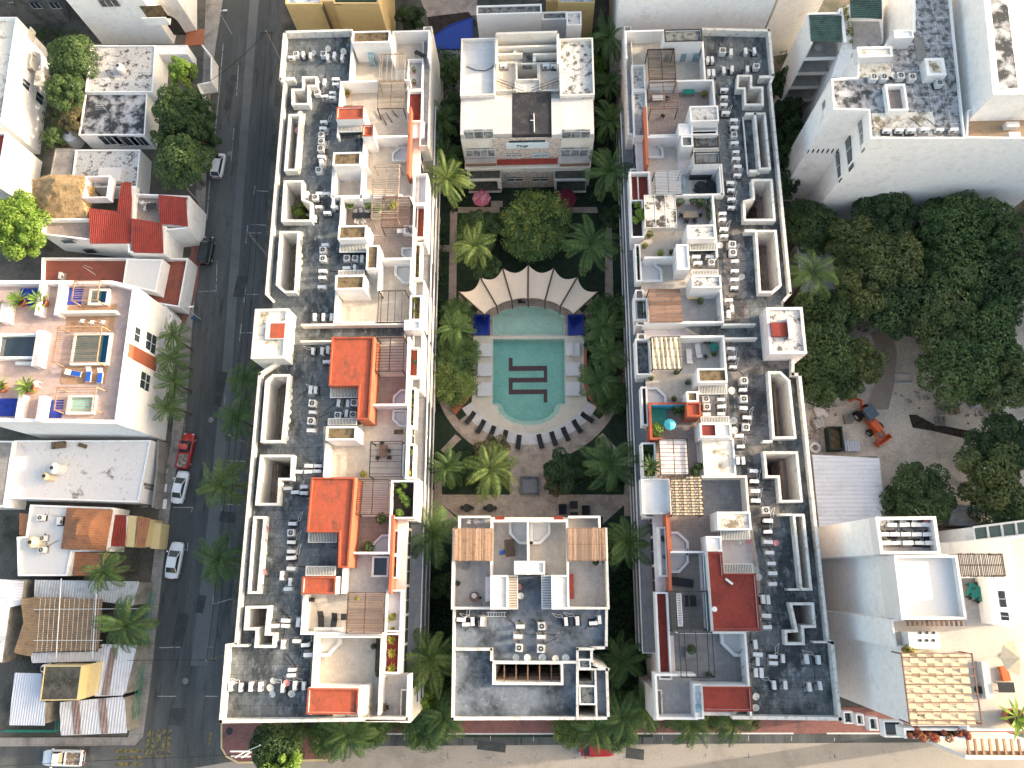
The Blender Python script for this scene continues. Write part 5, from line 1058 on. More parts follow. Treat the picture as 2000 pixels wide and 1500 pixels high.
dk = cir(RO - 245 * S, 212, 328, 50); struct('pool_deck', MB().prism(dk + wp([(1482, 480), (1482, 70), (540, 70), (540, 480)], 0), 0, .066, [POOL]), PDECK)
K(800, 335); struct('upper_paving', MB().prism(wp([(500, 1480), (390, 1180), (390, 1050)], 0) + wp(arc(1013, 1400, 520, 345, 205, 335, 24), 0) + wp([(1640, 1050), (1640, 1180), (1520, 1480)], 0), 0, .052, [SHAL, inset(POOL, -.02)] if 0 else [SHAL]), TRAV) if 0 else None
up = wp([(505, 1385), (400, 1180), (420, 1040)] + arc(1013, 1400, 560, 345, 215, 325, 24) + [(1600, 1040), (1640, 1180), (1520, 1385)], 0); struct('upper_paving', MB().prism(up, 0, .052, [SHAL] if 0 else []), TRAV) if 0 else None
def holey(name, outer, z, m):     # SHAL touches the lower edge, so the paving wraps round it as two pieces
    struct(name, MB().prism(outer, 0, z, [SHAL]), m)
holey('upper_paving', wp([(505, 1412), (400, 1180), (420, 1040)] + arc(1013, 1400, 560, 345, 215, 325, 24) + [(1600, 1040), (1640, 1180), (1520, 1412)], 0), .052, TRAV)
K(800, 335)
def path(name, pts, z=.05): struct(name, MB().prism(wp(pts, 0), 0, z), TRAV)
path('garden_path', [(345, 330), (405, 345), (395, 1180), (330, 1180)]); path('garden_path', [(415, 303), (765, 303), (765, 352), (406, 352)], .046); path('garden_path', [(1255, 303), (1590, 303), (1600, 352), (1255, 352)], .046)
path('garden_path', [(1660, 352), (1715, 352), (1732, 1150), (1660, 1150)]); path('garden_path', [(222, 625), (344, 625), (344, 682), (222, 682)], .044); path('garden_path', [(692, 250), (790, 250), (790, 302), (692, 302)], .044); path('garden_path', [(1235, 250), (1300, 250), (1300, 302), (1235, 302)], .044)
K(800, 640)
path('garden_path', [(852, 1125), (1182, 1125), (1182, 1700), (852, 1700)], .055); path('garden_path', [(275, 1418), (851, 1418), (851, 1610), (415, 1610), (275, 1500)]); path('garden_path', [(1183, 1418), (1820, 1418), (1820, 1500), (1620, 1610), (1183, 1610)])
path('garden_path', [(390, 905), (440, 945), (310, 1075), (262, 1040)], .045); path('garden_path', [(1600, 925), (1640, 895), (1810, 1080), (1760, 1110)], .045); path('garden_path', [(215, 1130), (274, 1130), (274, 1640), (205, 1600)], .047); path('garden_path', [(1821, 1100), (1870, 1100), (1870, 1600), (1821, 1600)], .047)
K(800, 900); path('garden_path', [(205, 330), (275, 370), (410, 500), (410, 620), (300, 620), (300, 480)], .043); path('garden_path', [(1640, 470), (1820, 330), (1860, 340), (1640, 540)], .043)
K(800, 1155)
# pool
K(800, 640)
pl = thing('swimming_pool', 'large teal pool with maroon meander emblem on its floor', 'pool', (C0[0], C0[1], 0))
b = MB().prism(POOL, -1.3, .09, [inset(POOL, .12)]); b.build('pool_wall', PTIL2, pl)
MB().sheet(inset(POOL, .1), -1.25).build('pool_floor', PTILE, pl)
LED = MB(); 
st1 = wp([(700, 655), (745, 668), (757, 735)] + arc(1013, 700, 245, 132, 162, 18, 16) + [(1268, 735), (1280, 668), (1325, 655), (1325, 640), (1262, 640), (1236, 720)] + arc(1013, 690, 218, 108, 20, 160, 16) + [(790, 720), (762, 640), (700, 640)], 0)
MB().prism(st1, -1.24, -.25).build('pool_step', PTIL2, pl)
st2 = wp([(762, 640), (790, 720)] + arc(1013, 690, 218, 108, 160, 20, 16) + [(1236, 720), (1262, 640), (1245, 640), (1216, 715)] + arc(1013, 690, 203, 94, 20, 160, 16) + [(810, 715), (780, 640)], 0)
MB().prism(st2, -1.24, -.6).build('pool_step', PTIL2, pl)
b = MB()
for r_ in ((842, 255, 875, 367), (842, 325, 1168, 367), (1140, 325, 1168, 465), (842, 425, 1168, 465), (842, 425, 875, 565), (842, 525, 1168, 565), (1138, 525, 1168, 635)):
    q = rect(*r_, -1.24); b.box(q[0], q[1], -1.26, q[2], q[3], -1.235 + .0007 * len(b.f))
b.build('floor_emblem', PDRK, pl); MB().face([(p[0], p[1], -.06) for p in inset(POOL, .12)]).build('water', WATER, pl)
sh = thing('wading_pool', 'shallow pale green pool with arched end above the large pool', 'pool', (C0[0], C0[1] + 12, 0))
MB().prism(SHAL, -.5, .09, [inset(SHAL, .12)]).build('pool_wall', PTIL2, sh); MB().sheet(inset(SHAL, .1), -.45).build('pool_floor', PTIL2, sh); MB().face([(p[0], p[1], -.06) for p in inset(SHAL, .12)]).build('water', WATER, sh)
struct('pool_bridge', MB().box(*rect(540, 72, 1482, 92, .1)[:2], -.6, *rect(540, 72, 1482, 92, .1)[2:], .1), PDECK)
K(800, 335)
for nm_, u0, u1 in (('left', 545, 682), ('right', 1342, 1478)):
    r = rect(u0, 1213, u1, 1385, .45); t = thing('plunge_tub', 'deep blue mosaic plunge tub, ' + nm_ + ' side of the shallow pool', 'plunge pool', ((r[0] + r[2]) / 2, (r[1] + r[3]) / 2, 0), group='blue plunge tubs beside the pool')
    MB().prism(rp(r), 0, .42, [inset(rp(r), .3)], 0).build('shell', BTILE, t); I = inset(rp(r), .29); MB().prism(I, 0, .12).build('floor', BTILE, t); r2 = (I[0][0], I[0][1], I[2][0], I[2][1])
    MB().box((r[0] + r[2]) / 2 - .2, r[1] + .3, .1, r[2] - .3, r[3] - 1.0, .3).build('seat_step', BTILE, t); MB().face([(x, y, .34) for x, y in I]).build('water', WATB, t)
# sail canopy
OUT = [(415, 1020), (600, 900), (790, 820), (1008, 792), (1225, 820), (1425, 895), (1605, 1020)]; INN = [(632, 1215), (740, 1143), (868, 1095), (1005, 1080), (1150, 1095), (1280, 1145), (1395, 1213)]
zo, zi = 4.3, 3.2; t = thing('sail_canopy', 'fan-shaped beige sail canopy with six panels and dark ribs above the pool', 'canopy', (*w(1010, 1000, 0), 0))
po = [Vector((*w(a, b_, zo), zo)) for a, b_ in OUT]; pi_ = [Vector((*w(a, b_, zi), zi)) for a, b_ in INN]
for k in range(6):
    b = MB(); n, m_ = 10, 8
    def S_(i, j):
        s_, t_ = i / n, j / m_; o = po[k].lerp(po[k + 1], s_); q = pi_[k].lerp(pi_[k + 1], s_); bow = 4 * s_ * (1 - s_); mid = o.lerp(q, t_); d = (q - o).normalized()
        return mid + d * bow * (.75 * (1 - t_) - .25 * t_) * 1.0 + Vector((0, 0, -.35 * bow * (1 - .5 * t_)))
    for i in range(n):
        for j in range(m_): b.face([S_(i, j), S_(i + 1, j), S_(i + 1, j + 1), S_(i, j + 1)])
    b.build('fabric_panel', CANV, t, True)
for k in range(7):
    MB().tube(po[k] + Vector((0, 0, .06)), pi_[k] + Vector((0, 0, .06)), .11, n=6).build('rib', WOODD, t); MB().tube((pi_[k].x, pi_[k].y, 0), pi_[k], .08, n=7).build('mast', DMET, t)
# white padded platforms beside the pool
K(800, 640)
def daybed(u0, v0, u1, v1, lab):
    r = rect(u0, v0, u1, v1, .45); t = thing('day_bed', lab, 'day bed', ((r[0] + r[2]) / 2, (r[1] + r[3]) / 2, 0), group='white day beds beside the pool')
    MB().box(r[0] + .1, r[1] + .1, .06, r[2] - .1, r[3] - .1, .28).build('base', WMET, t); MB().box(*r[:2], .28, *r[2:], .46).build('mattress', MATT, t)
for i, (a, c) in enumerate(((135, 242), (300, 410), (467, 580))):
    daybed(578, a, 697, c, ORD[i] + ' white day bed down the left side of the pool'); daybed(1326, a - 6, 1446, c - 3, ORD[i] + ' white day bed down the right side of the pool')
simple('cushion', 'cushion', 'rolled white cushion on the upper right day bed', MB().box(*rect(1355, 125, 1386, 232, .6)[:2], .465, *rect(1355, 125, 1386, 232, .6)[2:], .62), MATT)
loungers([(515, 765, -38), (605, 838, -30), (697, 892, -22), (805, 930, -16), (925, 972, -8), (1110, 965, 14), (1223, 942, 18), (1325, 903, 24), (1423, 838, 32), (1508, 762, 55)], .065, 'on the curved stone band below the pool', DMET, DFAB, 'black')
# fountain, lower plaza, planters with terracotta walls
r = rect(940, 1263, 1096, 1418, .5); t = thing('fountain', 'square dark stone fountain basin on the central walkway', 'fountain', ((r[0] + r[2]) / 2, (r[1] + r[3]) / 2, 0)); MB().prism(rp(r), 0, .5, [inset(rp(r), .28)]).build('rim', mat('grey slate', (.13, .14, .14), (.08, .085, .09), 1, .5, .6, .1), t); MB().prism(inset(rp(r), .27), 0, .36).build('basin', TDGR, t); MB().cyl(w(1017, 1335, .5), .05, .3, .62).build('jet', DMET, t)
for lab, pts in (('left', [(505, 175), (540, 175), (540, 490), (500, 600), (390, 735), (350, 690), (470, 560), (505, 470)]), ('right', [(1482, 175), (1505, 175), (1505, 470), (1560, 560), (1672, 680), (1642, 728), (1520, 600), (1482, 490)])):
    simple('planter_wall', 'wall', 'terracotta planter wall curving along the ' + lab + ' side of the pool deck', MB().prism(wp(pts, .5), 0, .5), TERR)
K(800, 900)
def roundseat(u, v, lab):
    x, y = w(u, v, .5); t = thing('round_table', lab, 'table', (x, y, .05)); ORIG[t.name] = (0, 0, 0); MB().cyl((0, 0), .55, .66, .72, 20).build('tabletop', DMET, t); MB().cyl((0, 0), .06, 0, .66, 8).cyl((0, 0), .3, 0, .05, 12).build('pedestal', DMET, t)
roundseat(488, 402, 'left round dark table on the paving above the south block'); roundseat(683, 402, 'right round dark table on the paving above the south block'); chairs([(445, 400), (530, 402), (640, 402), (727, 402)], .05, 'beside round dark tables above south block')
def armchair(u, v, lab, lx, ly, nm='armchair'):
    x, y = w(u, v, .4); t = thing(nm, lab, 'garden seat', (x, y, .05)); ORIG[t.name] = (0, 0, 0); MB().box(-lx / 2, -ly / 2, 0, lx / 2, ly / 2, .4).build('seat', DFAB, t); MB().box(-lx / 2, -ly / 2, .4, -lx / 2 + .15, ly / 2, .7).box(lx / 2 - .15, -ly / 2, .4, lx / 2, ly / 2, .7).box(-lx / 2 + .15, ly / 2 - .15, .4, lx / 2 - .15, ly / 2, .75).build('backrest', DFAB, t)
armchair(1300, 412, 'dark sofa left of the low square table, lower plaza', 1.0, 1.3); armchair(1497, 420, 'dark sofa right of the low square table, lower plaza', 1.0, 1.2); table(1395, 375, .05, 'dark low square table between dark sofas, lower plaza', DFAB, 1.0, 1.0); table(1397, 450, .05, 'small dark bench nearest the south block in the lower plaza', DFAB, 1.0, .4)
K(800, 335)
parasol(610, 222, 0, 'pink and white octagonal parasol left of the north block front', mat('pink fabric', (.42, .10, .17), (.5, .3, .33), 1.5, .5, .6), 1.35); parasol(1325, 228, 0, 'dark red parasol right of the north block front', mat('maroon fabric', (.16, .02, .035), None), 1.6)
b = MB(); b.obox(w(950, 1103, .5), 1.0, .25, .3, .4, -.3).obox(w(935, 1098, .5), .5, .5, .06, .35, .3); simple('chair', 'chair', 'small black folded chair under the middle of the sail canopy', b, DMET)
# ------------------------------------------------------------ PLANTING
K(0, 0, 1)
PL = [ # x, y, frond length, height, label, material, seed
 (1187, 75, 4.6, 9, 'tall palm at the top of the gap right of the north block'), (1192, 238, 3.8, 8, 'dark palm in the gap right of the north block roof'), (1192, 335, 4.6, 9, 'large palm in the corner right of the north block front'),
 (1186, 165, 3.4, 7, 'small dark palm between two palms right of the north block'), (872, 350, 4.6, 10, 'sunlit yellowish palm left of the north block front', 'y'), (862, 235, 3.6, 7, 'dark palm in the gap left of the north block'),
 (868, 300, 3.4, 6, 'low palm just above the sunlit palm left of the north block'), (925, 482, 4.0, 7.5, 'bright green palm on the lawn left of the tall lawn clump', 'y'), (1155, 478, 5.2, 8, 'wide blue green palm on the lawn right of the sail canopy'),
 (1182, 640, 3.8, 5.5, 'upper palm in the bed right of the pool'), (1172, 745, 3.8, 5.5, 'lower palm in the bed right of the pool'), (1190, 690, 3.6, 6, 'middle palm in the bed right of the pool'), (888, 640, 3.6, 5.5, 'upper palm in the bed left of the pool'),
 (873, 912, 3.6, 6.5, 'small palm left of the lawn below the pool', ), (958, 918, 4.6, 8, 'large leaning palm on the lawn below the pool, left of walkway', 'y'), (1193, 905, 5.0, 8, 'large palm on the lawn below the pool, right of walkway'),
 (848, 1045, 5.0, 9, 'big palm between west wing and south block terraces'), (1226, 1060, 4.4, 9, 'palm between south block and east wing', ), (840, 1290, 5.0, 9.5, 'sunlit yellow palm left of the south block roof', 'y'), (1215, 1288, 4.0, 6, 'thin star-shaped palm right of the south block roof'),
 (465, 815, 3.9, 7.5, 'street palm by the curved light well'), (482, 740, 3.7, 7, 'dark street palm just below the west stair tower'), (432, 945, 4.2, 8, 'sunlit street palm halfway down the west street', 'y'), (428, 1095, 4.2, 8, 'lowest street palm beside the west wing'),
 (340, 655, 3.0, 6, 'highest of the small palms on the left pavement'), (335, 700, 3.0, 6, 'second small palm on the left pavement'), (338, 745, 3.0, 6, 'third small palm on the left pavement'), (328, 795, 3.0, 6, 'lowest small palm on the left pavement'),
 (205, 1115, 3.6, 6.5, 'green palm beside the orange tiled hip roof', ), (245, 1222, 4.6, 7.5, 'dark drooping palm beside the scaffolded thatch roof'), (1585, 535, 4.8, 9, 'palm beside the east wing under the park trees'),
 (1160, 1420, 3.6, 5, 'palm above the red car'), (868, 1400, 4.0, 5, 'palm at lower left corner of the south block'), (680, 1432, 4.4, 6, 'palm hanging over the lower pavement below the orange roof'), (1215, 1400, 4.2, 5.5, 'palm at lower right corner of the south block'), (1350, 1415, 3.6, 5.5, 'palm at the foot of the east wing, left'), (1430, 1412, 3.4, 5, 'palm at the foot of the east wing, right'),
 (1255, 1385, 3.6, 5.5, 'palm in the corner left of the east wing foot')]
for i, q in enumerate(PL): palm(q[0], q[1], q[2], q[3], q[4], LFPY if len(q) > 5 else LFP, i)
areca(1046, 425, 5.2, 'tall round clump of green and yellow palms in the middle of the lawn', LFA, 0, 6.0); areca(1046, 440, 5.0, 'darker lower half of the central lawn palm clump', LFP, 1, 5.0)
for i, q in enumerate(((890, 610, 2.6, 'feathery clump nearest the left blue tub'), (892, 690, 3.2, 'feathery clump in the middle of the left pool bed'), (884, 745, 3.4, 'bright feathery clump at the foot of the left pool bed'), (1190, 610, 3.0, 'feathery clump nearest the right blue tub'), (1192, 770, 2.8, 'feathery clump at the foot of the right pool bed'), (1205, 1450 - 20, 2.6, 'feathery clump right of the south block foot'),
    (1110, 1428, 2.2, 'yellowish feathery clump on the lower pavement below the south block'), (835, 1418, 3.2, 'feathery clump on the lower pavement left of the south block'), (720, 1425, 2.6, 'feathery clump on the pavement below the west wing corner'), (930, 455, 3.2, 'dark feathery clump behind the bright lawn palm'), (640, 1440, 2.8, 'feathery clump right of the street corner tree'))):
    areca(*q[:4], LFPY if i in (2, 6) else LFP, i, 3.6)
T = [(350, 130, 2.4, 8, 'yellow green tree crown over the mould stained white roof', LF2), (335, 195, 4.0, 9, 'mid green street tree below the yellow green one', LF1), (368, 215, 3.6, 9, 'dark street tree touching the road, upper', LF3), (345, 300, 4.6, 9.5, 'large round grey green tree left of the white hatchback', LF1), (318, 250, 3.0, 8, 'dark tree behind the mould blackened roof', LF3), (388, 255, 2.6, 8, 'small dark tree overhanging the road', LF3),
 (128, 95, 4.2, 8, 'bushy tree between the white flats and mould stained roof, upper', LF1), (118, 170, 3.4, 7, 'bushy tree between the white flats and mould stained roof, lower', LF1), (135, 225, 3.0, 5, 'thin olive tree left of the mould blackened roof', LFB), (100, 262, 1.8, 4, 'small bush beside the grey tank', LF1),
 (25, 440, 4.6, 9, 'bright sunlit tree at the left edge of the photo', LF2), (10, 400, 3.5, 9, 'second bright crown at the left edge of the photo', LF2), (530, 1462, 3.6, 7, 'dark street corner tree at lower left', LF3), (545, 1492, 2.8, 7.5, 'pale green street corner tree crown', LF2),
 (820, 1360, 1.9, 6, 'pale leafy tree below the sunlit yellow palm', LF2), (838, 1272, 1.2, 9, 'small pale crown beside the sunlit yellow palm', LF2), (962, 878, 2.6, 4.5, 'sparse brownish tree below the row of black loungers', LFB), (1100, 918, 3.2, 5, 'dark round tree right of the central walkway', LF3), (1085, 945, 1.8, 3.6, 'reddish tinged bush right of the fountain', LFB), (915, 905, 2.2, 3, 'dark bush on the lawn left of the fountain', LF3),
 (862, 1145, 2.0, 4, 'small round bush left of the south block terrace', LF1), (880, 130, 2.4, 5, 'bright shrub tree left of the north block', LF1), (882, 200, 2.0, 5, 'leafy tree midway left of the north block', LF1), (893, 290, 1.8, 5, 'pale leafy tree against the north block corner', LF1), (1166, 130, 1.9, 6, 'bright leafy tree against the right side of the north block', LF2), (1165, 200, 1.6, 5.5, 'leafy tree lower on the right side of the north block', LF1),
 (800, 20, 2.6, 6, 'dark tree behind the yellow flats', LF3), (1240, 340, 1.8, 4, 'dark bush beside the east wing red terrace', LF3), (1195, 420, 2.0, 4, 'dark bush below the large palm in the right garden', LF3), (945, 430, 3.0, 5.5, 'dark tree behind the bright lawn palm', LF3), (950, 520, 2.4, 4.5, 'dark bush beside the sail canopy left end', LF3),
 (895, 715, 2.4, 4, 'dark leafy tree in the left pool bed', LF3), (880, 665, 2.2, 4, 'green leafy tree in the left pool bed', LF1), (1175, 665, 2.4, 4, 'dark leafy tree in the right pool bed, upper', LF3), (1182, 720, 2.4, 4, 'dark leafy tree in the right pool bed, lower', LF3), (1196, 775, 1.8, 3.5, 'dark bush at the foot of the right pool bed', LF3),
 (1590, 430, 4.4, 8, 'dark round tree at the foot of the tall white north east wall', LF3), (1740, 415, 5.2, 10, 'broad dark park tree against the tall white wall', LF3), (1690, 475, 5.0, 10, 'park tree with greyish crown', LF5), (1755, 500, 5.4, 11, 'park tree in the middle of the upper canopy', LF5), (1690, 560, 4.6, 10, 'park tree right of the east wing palm', LF5), (1780, 590, 5.2, 10, 'park tree above the curved dirt track', LF3), (1880, 420, 5.2, 12, 'tall park tree with tips against the white wall', LF1), (1945, 440, 5.0, 12, 'park tree near the right edge, topmost', LF1),
 (1880, 520, 5.6, 12, 'broad bright park tree, upper right', LF1), (1960, 540, 5.4, 12, 'park tree at the right edge, upper', LF3), (1870, 620, 5.6, 11, 'broad park tree, centre right', LF5), (1950, 640, 5.4, 12, 'park tree at the right edge, middle', LF1), (1900, 710, 5.4, 11, 'park tree above the pallets', LF1), (1970, 730, 5.0, 11, 'park tree at the right edge by the pallets', LF5), (1620, 610, 4.4, 9, 'dark tree beside the striped shed roof', LF3), (1620, 680, 5.0, 10, 'dark tree right of the east stair tower', LF3),
 (1690, 700, 3.6, 8, 'tree with pale lit leaves above the orange loader', LF5), (1600, 730, 4.2, 8.5, 'dark tree beside the rubble heap', LF3), (1650, 740, 3.2, 7, 'dark tree just above the orange loader', LF3), (1980, 860, 4.6, 9, 'tree at right edge beside the dark trench', LF3), (1960, 930, 5.0, 10, 'tree at right edge by the orange figure', LF5), (1985, 990, 4.2, 9, 'dark tree at right edge above the pergola house', LF3), (1810, 965, 4.8, 8, 'dense dark tree above the white truck', LF3), (1775, 985, 3.0, 7, 'dark tree lower half touching the white truck', LF3),
 (1530, 150, 2.0, 8, 'highest dark tree in the gap behind the east wing', LF3), (1540, 200, 2.2, 8, 'second dark tree in the gap behind the east wing', LF3), (1553, 250, 2.6, 7, 'broad low tree in the gap below white balconies', LF3), (1540, 300, 2.2, 7, 'fourth dark tree in the gap behind the east wing', LF3), (1545, 350, 2.0, 7, 'lowest dark tree in the gap behind the east wing', LF3),
 (262, 830, 1.6, 4, 'bright bush in the small yard below the corner terrace', LF2), (1930, 330, 4.0, 12, 'hidden', LF3)]
for i, q in enumerate(T):
    if q[4] != 'hidden': tree(q[0], q[1], q[2], q[3], q[4], q[5], i)
K(0, 0, 1)
def undergrowth(label, pts, n, h, lm, sz=.16):
    P = wp(pts, .5); xs = [p[0] for p in P]; ys = [p[1] for p in P]; b = MB(); k = 0
    def inside(x, y):
        c = False
        for i in range(len(P)):
            x1, y1 = P[i]; x2, y2 = P[i - 1]
            if (y1 > y) != (y2 > y) and x < (x2 - x1) * (y - y1) / (y2 - y1) + x1: c = not c
        return c
    while k < n:
        x, y = random.uniform(min(xs), max(xs)), random.uniform(min(ys), max(ys))
        if inside(x, y): leafcloud(b, (x, y, h * random.uniform(.1, .6)), random.uniform(.4, .9), 26, sz); k += 1
    o = b.build('undergrowth', lm); tag(o, label, 'undergrowth', kind='stuff')
undergrowth('dark leafy undergrowth filling the gap left of the north block', [(842, 100), (905, 100), (905, 390), (860, 400)], 190, 1.6, LF3); undergrowth('dark leafy undergrowth filling the gap right of the north block', [(1150, 60), (1225, 60), (1235, 400), (1150, 390)], 190, 1.6, LF3)
undergrowth('dark plants filling the bed left of the pool', [(868, 600), (922, 600), (922, 740), (895, 790), (862, 720)], 110, 1.3, LF3); undergrowth('dark plants filling the bed right of the pool', [(1142, 600), (1215, 600), (1215, 730), (1180, 790), (1142, 740)], 120, 1.3, LF3)
undergrowth('dark plants between west wing and south block', [(815, 1130), (878, 1130), (878, 1400), (800, 1400)], 170, 1.0, LF3); undergrowth('dark plants between south block and east wing', [(1195, 1060), (1262, 1060), (1262, 1400), (1195, 1400)], 170, 1.0, LF3)
undergrowth('low dark plants along the west wing foot beside the lawn', [(848, 440), (868, 440), (866, 600), (846, 600)], 50, .7, LF3); undergrowth('dark shrubs under the park trees', [(1560, 380), (2000, 400), (2000, 640), (1640, 640), (1580, 600)], 320, 1.6, LF3, .25)
undergrowth('weeds on the plot left of the white houses', [(70, 60), (160, 60), (150, 290), (85, 290)], 170, 1.2, LF1); undergrowth('low plants on the lawn below the pool', [(868, 880), (990, 900), (990, 955), (868, 955)], 40, .6, LF3); undergrowth('low plants on the lawn right of the fountain', [(1080, 900), (1220, 880), (1220, 955), (1080, 955)], 60, .7, LF3)
undergrowth('planting strip on the pavement below the east wing', [(1270, 1398), (1480, 1398), (1480, 1418), (1270, 1425)], 60, .8, LF1); undergrowth('planting strip on the pavement below the west wing', [(560, 1395), (800, 1395), (800, 1425), (580, 1435)], 80, .9, LF1); undergrowth('dense leaves in the gap behind the east wing', [(1515, 110), (1580, 110), (1610, 380), (1540, 380)], 130, 2.5, LF3)
# ------------------------------------------------------------ NEIGHBOURING BUILDINGS
def bld(label, pts, z, wm, rm, name='house', rim=.5, t=.2, z0=0, base=False, nm2='roof'):
    P = wp(pts, 0 if base else z); c = (sum(p[0] for p in P) / len(P), sum(p[1] for p in P) / len(P), z0)
    t_ = thing(name, label, 'building', c); MB().prism(P, z0, z - rim).build('wall', wm, t_)
    MB().prism(P, z - rim, z, [inset(P, t)]).build('parapet', wm if wm is not CGRY else CONC, t_); MB().prism(inset(P, t * .98), z - rim, z - rim + .02).build(nm2, rm, t_); return t_, P
def wins(par, lst, Y=None, X=None, m=None, n=2):       # openings given on the picture, laid on the wall plane
    for q in lst:
        b = MB(); f = MB()
        if Y is not None:
            xa, za = wy(q[0], q[3], Y); xb, zb = wy(q[2], q[1], Y); b.box(xa, Y - .03, za, xb, Y + .05, zb)
            for i in range(n + 1): xx = xa + (xb - xa) * i / n; f.box(xx - .035, Y - .07, za, xx + .035, Y - .03, zb)
            f.box(xa - .05, Y - .09, za - .07, xb + .05, Y - .03, za)
        else:
            ya, za = wx(q[0], q[1], X[0]); yb, zb = wx(q[2], q[3], X[0]); d = X[1]; z0, z1 = min(za, zb), max(za, zb); b.box(X[0] - .05 * d, ya, z0, X[0] + .03 * d, yb, z1); f.box(X[0] + .03 * d, (ya + yb) / 2 - .035, z0, X[0] + .07 * d, (ya + yb) / 2 + .035, z1); f.box(X[0] + .03 * d, min(ya, yb) - .05, z0 - .07, X[0] + .09 * d, max(ya, yb) + .05, z0)
        o = b.build('window', m or GLASS, par); f.build('frame', WMET, o)
def tiles(name, P, z, m, par=None, ax='y', pitch=.28, zf=None, amp=.07, lab=None, cat='roof', zt=None):      # ribbed roof sheet clipped to a polygon; zf(x, y) gives height
    xs = [p[0] for p in P]; ys = [p[1] for p in P]; b = MB(); zf = zf or (lambda x, y: z)
    def clip(val, axis):
        r = []
        for i in range(len(P)):
            a, c = P[i - 1], P[i]; u, v = (a[axis], c[axis])
            if (u > val) != (v > val): s = (val - u) / (v - u); r.append(a[1 - axis] + (c[1 - axis] - a[1 - axis]) * s)
        return sorted(r)
    axis = 0 if ax == 'y' else 1; lo, hi = (min(xs), max(xs)) if axis == 0 else (min(ys), max(ys)); k = int((hi - lo) / pitch)
    for i in range(k):
        a, c = lo + (hi - lo) * i / k + .002, lo + (hi - lo) * (i + 1) / k - .002; ra, rc = clip(a, axis), clip(c, axis)
        if len(ra) < 2 or len(rc) < 2: continue
        m0 = (a + c) / 2; rm_ = [(ra[j] + rc[j]) / 2 for j in (0, -1)]; seg = 4
        for j in range(seg):
            def pt(val, r, s, dz):
                q = r[0] + (r[-1] - r[0]) * s; x, y = (val, q) if axis == 0 else (q, val); return (x, y, zf(x, y) + dz)
            s0, s1 = j / seg, (j + 1) / seg
            b.face([pt(a, ra, s0, 0), pt(m0, rm_, s0, amp), pt(m0, rm_, s1, amp), pt(a, ra, s1, 0)]); b.face([pt(m0, rm_, s0, amp), pt(c, rc, s0, 0), pt(c, rc, s1, 0), pt(m0, rm_, s1, amp)])
    o = b.build(name, m, par)
    if par is None: tag(o, lab, cat)
    return o
def tank(u, v, z, label, m=None, r=.62, h=1.3):
    x, y = w(u, v, z + h); t = thing('water_tank', label, 'water tank', (x, y, z)); ORIG[t.name] = (0, 0, 0); b = MB().cyl((0, 0), r, 0, h * .8, 16).tube((0, 0, h * .8), (0, 0, h), r, .25, 16); b.build('tank', m or MATT, t); MB().cyl((0, 0), .24, h, h + .1, 12).build('lid', DMET, t)
K(0, 0, 1)
t_, P = bld('bare grey concrete house with small windows at top left corner', [(-90, -300), (112, -300), (136, 42), (-90, 58)], 11, CGRY, CGRY, base=True); wins(t_, [(16, 0, 22, 4), (66, 5, 74, 16), (103, 5, 112, 16)], Y=min(p[1] for p in P) + .3)
t_, P = bld('tall white house with arches above the mould stained roof', [(200, -300), (200, 86), (340, 86), (345, 66), (385, 60), (385, -300)], 16, WHS, WHS, base=True); Y = min(p[1] for p in P)
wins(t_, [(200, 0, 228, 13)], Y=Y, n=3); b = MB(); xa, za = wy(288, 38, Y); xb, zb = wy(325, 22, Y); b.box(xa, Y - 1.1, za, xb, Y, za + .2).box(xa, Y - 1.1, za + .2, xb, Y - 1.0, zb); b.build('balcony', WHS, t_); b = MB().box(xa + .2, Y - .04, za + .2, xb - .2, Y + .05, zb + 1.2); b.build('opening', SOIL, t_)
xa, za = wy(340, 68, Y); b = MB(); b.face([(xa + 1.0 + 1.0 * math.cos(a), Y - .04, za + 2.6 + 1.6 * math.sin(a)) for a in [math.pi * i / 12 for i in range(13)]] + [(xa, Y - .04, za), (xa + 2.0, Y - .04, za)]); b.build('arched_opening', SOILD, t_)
simple('yard_floor', 'paving', 'orange tiled yard at the foot of the tall white house', MB().prism(wp([(365, 60), (405, 55), (408, 86), (360, 90)], .1), 0, .1), TERR)
t_, P = bld('white flats with recessed balconies at left edge, upper', [(-120, 33), (33, 33), (3, 238), (-120, 238)], 8.5, WHS, MOLDC, rim=.7); X = max(p[0] for p in P) - .9
XE = w(20, 130, 8.5)[0]
for (a, c) in (((32, 60), (60, 80)), ((30, 95), (46, 120)), ((42, 112), (64, 135)), ((68, 138), (86, 165))): x0, y0, x1, y1 = rect(a[0], a[1], c[0], c[1], 5); MB().box(x0, y0, 4.6, x1 + .4, y1, 5.0).box(x1 + .3, y0, 5.0, x1 + .4, y1, 5.9).build('balcony', MOLDC, t_)
wins(t_, [(46, 152, 56, 178), (73, 178, 82, 206), (38, 200, 46, 222), (64, 225, 74, 250)], X=(XE, 1), n=1)
t_, P = bld('white house with sunny wall at left edge, below the flats', [(-120, 258), (12, 258), (-6, 362), (-120, 362)], 8, WHS, RED, rim=.5); wins(t_, [(52, 300, 66, 330)], X=(w(3, 300, 8)[0], 1), n=1)
t_, P = bld('single storey house under white mould stained roof, with water tank', [(176, 88), (304, 88), (298, 180), (166, 180)], 4.2, WHS, MOLD, rim=.25); tank(230, 128, 4.0, 'pale round tank with dark lid on the mould stained white roof', WHP)
t_, P = bld('house with mould blackened roof left of the street trees', [(166, 182), (288, 182), (283, 264), (153, 264)], 3.8, WHS, MOLD2, rim=.2); wins(t_, [(206, 266, 228, 282), (235, 267, 262, 284), (266, 268, 280, 284)], Y=min(p[1] for p in P), n=3)
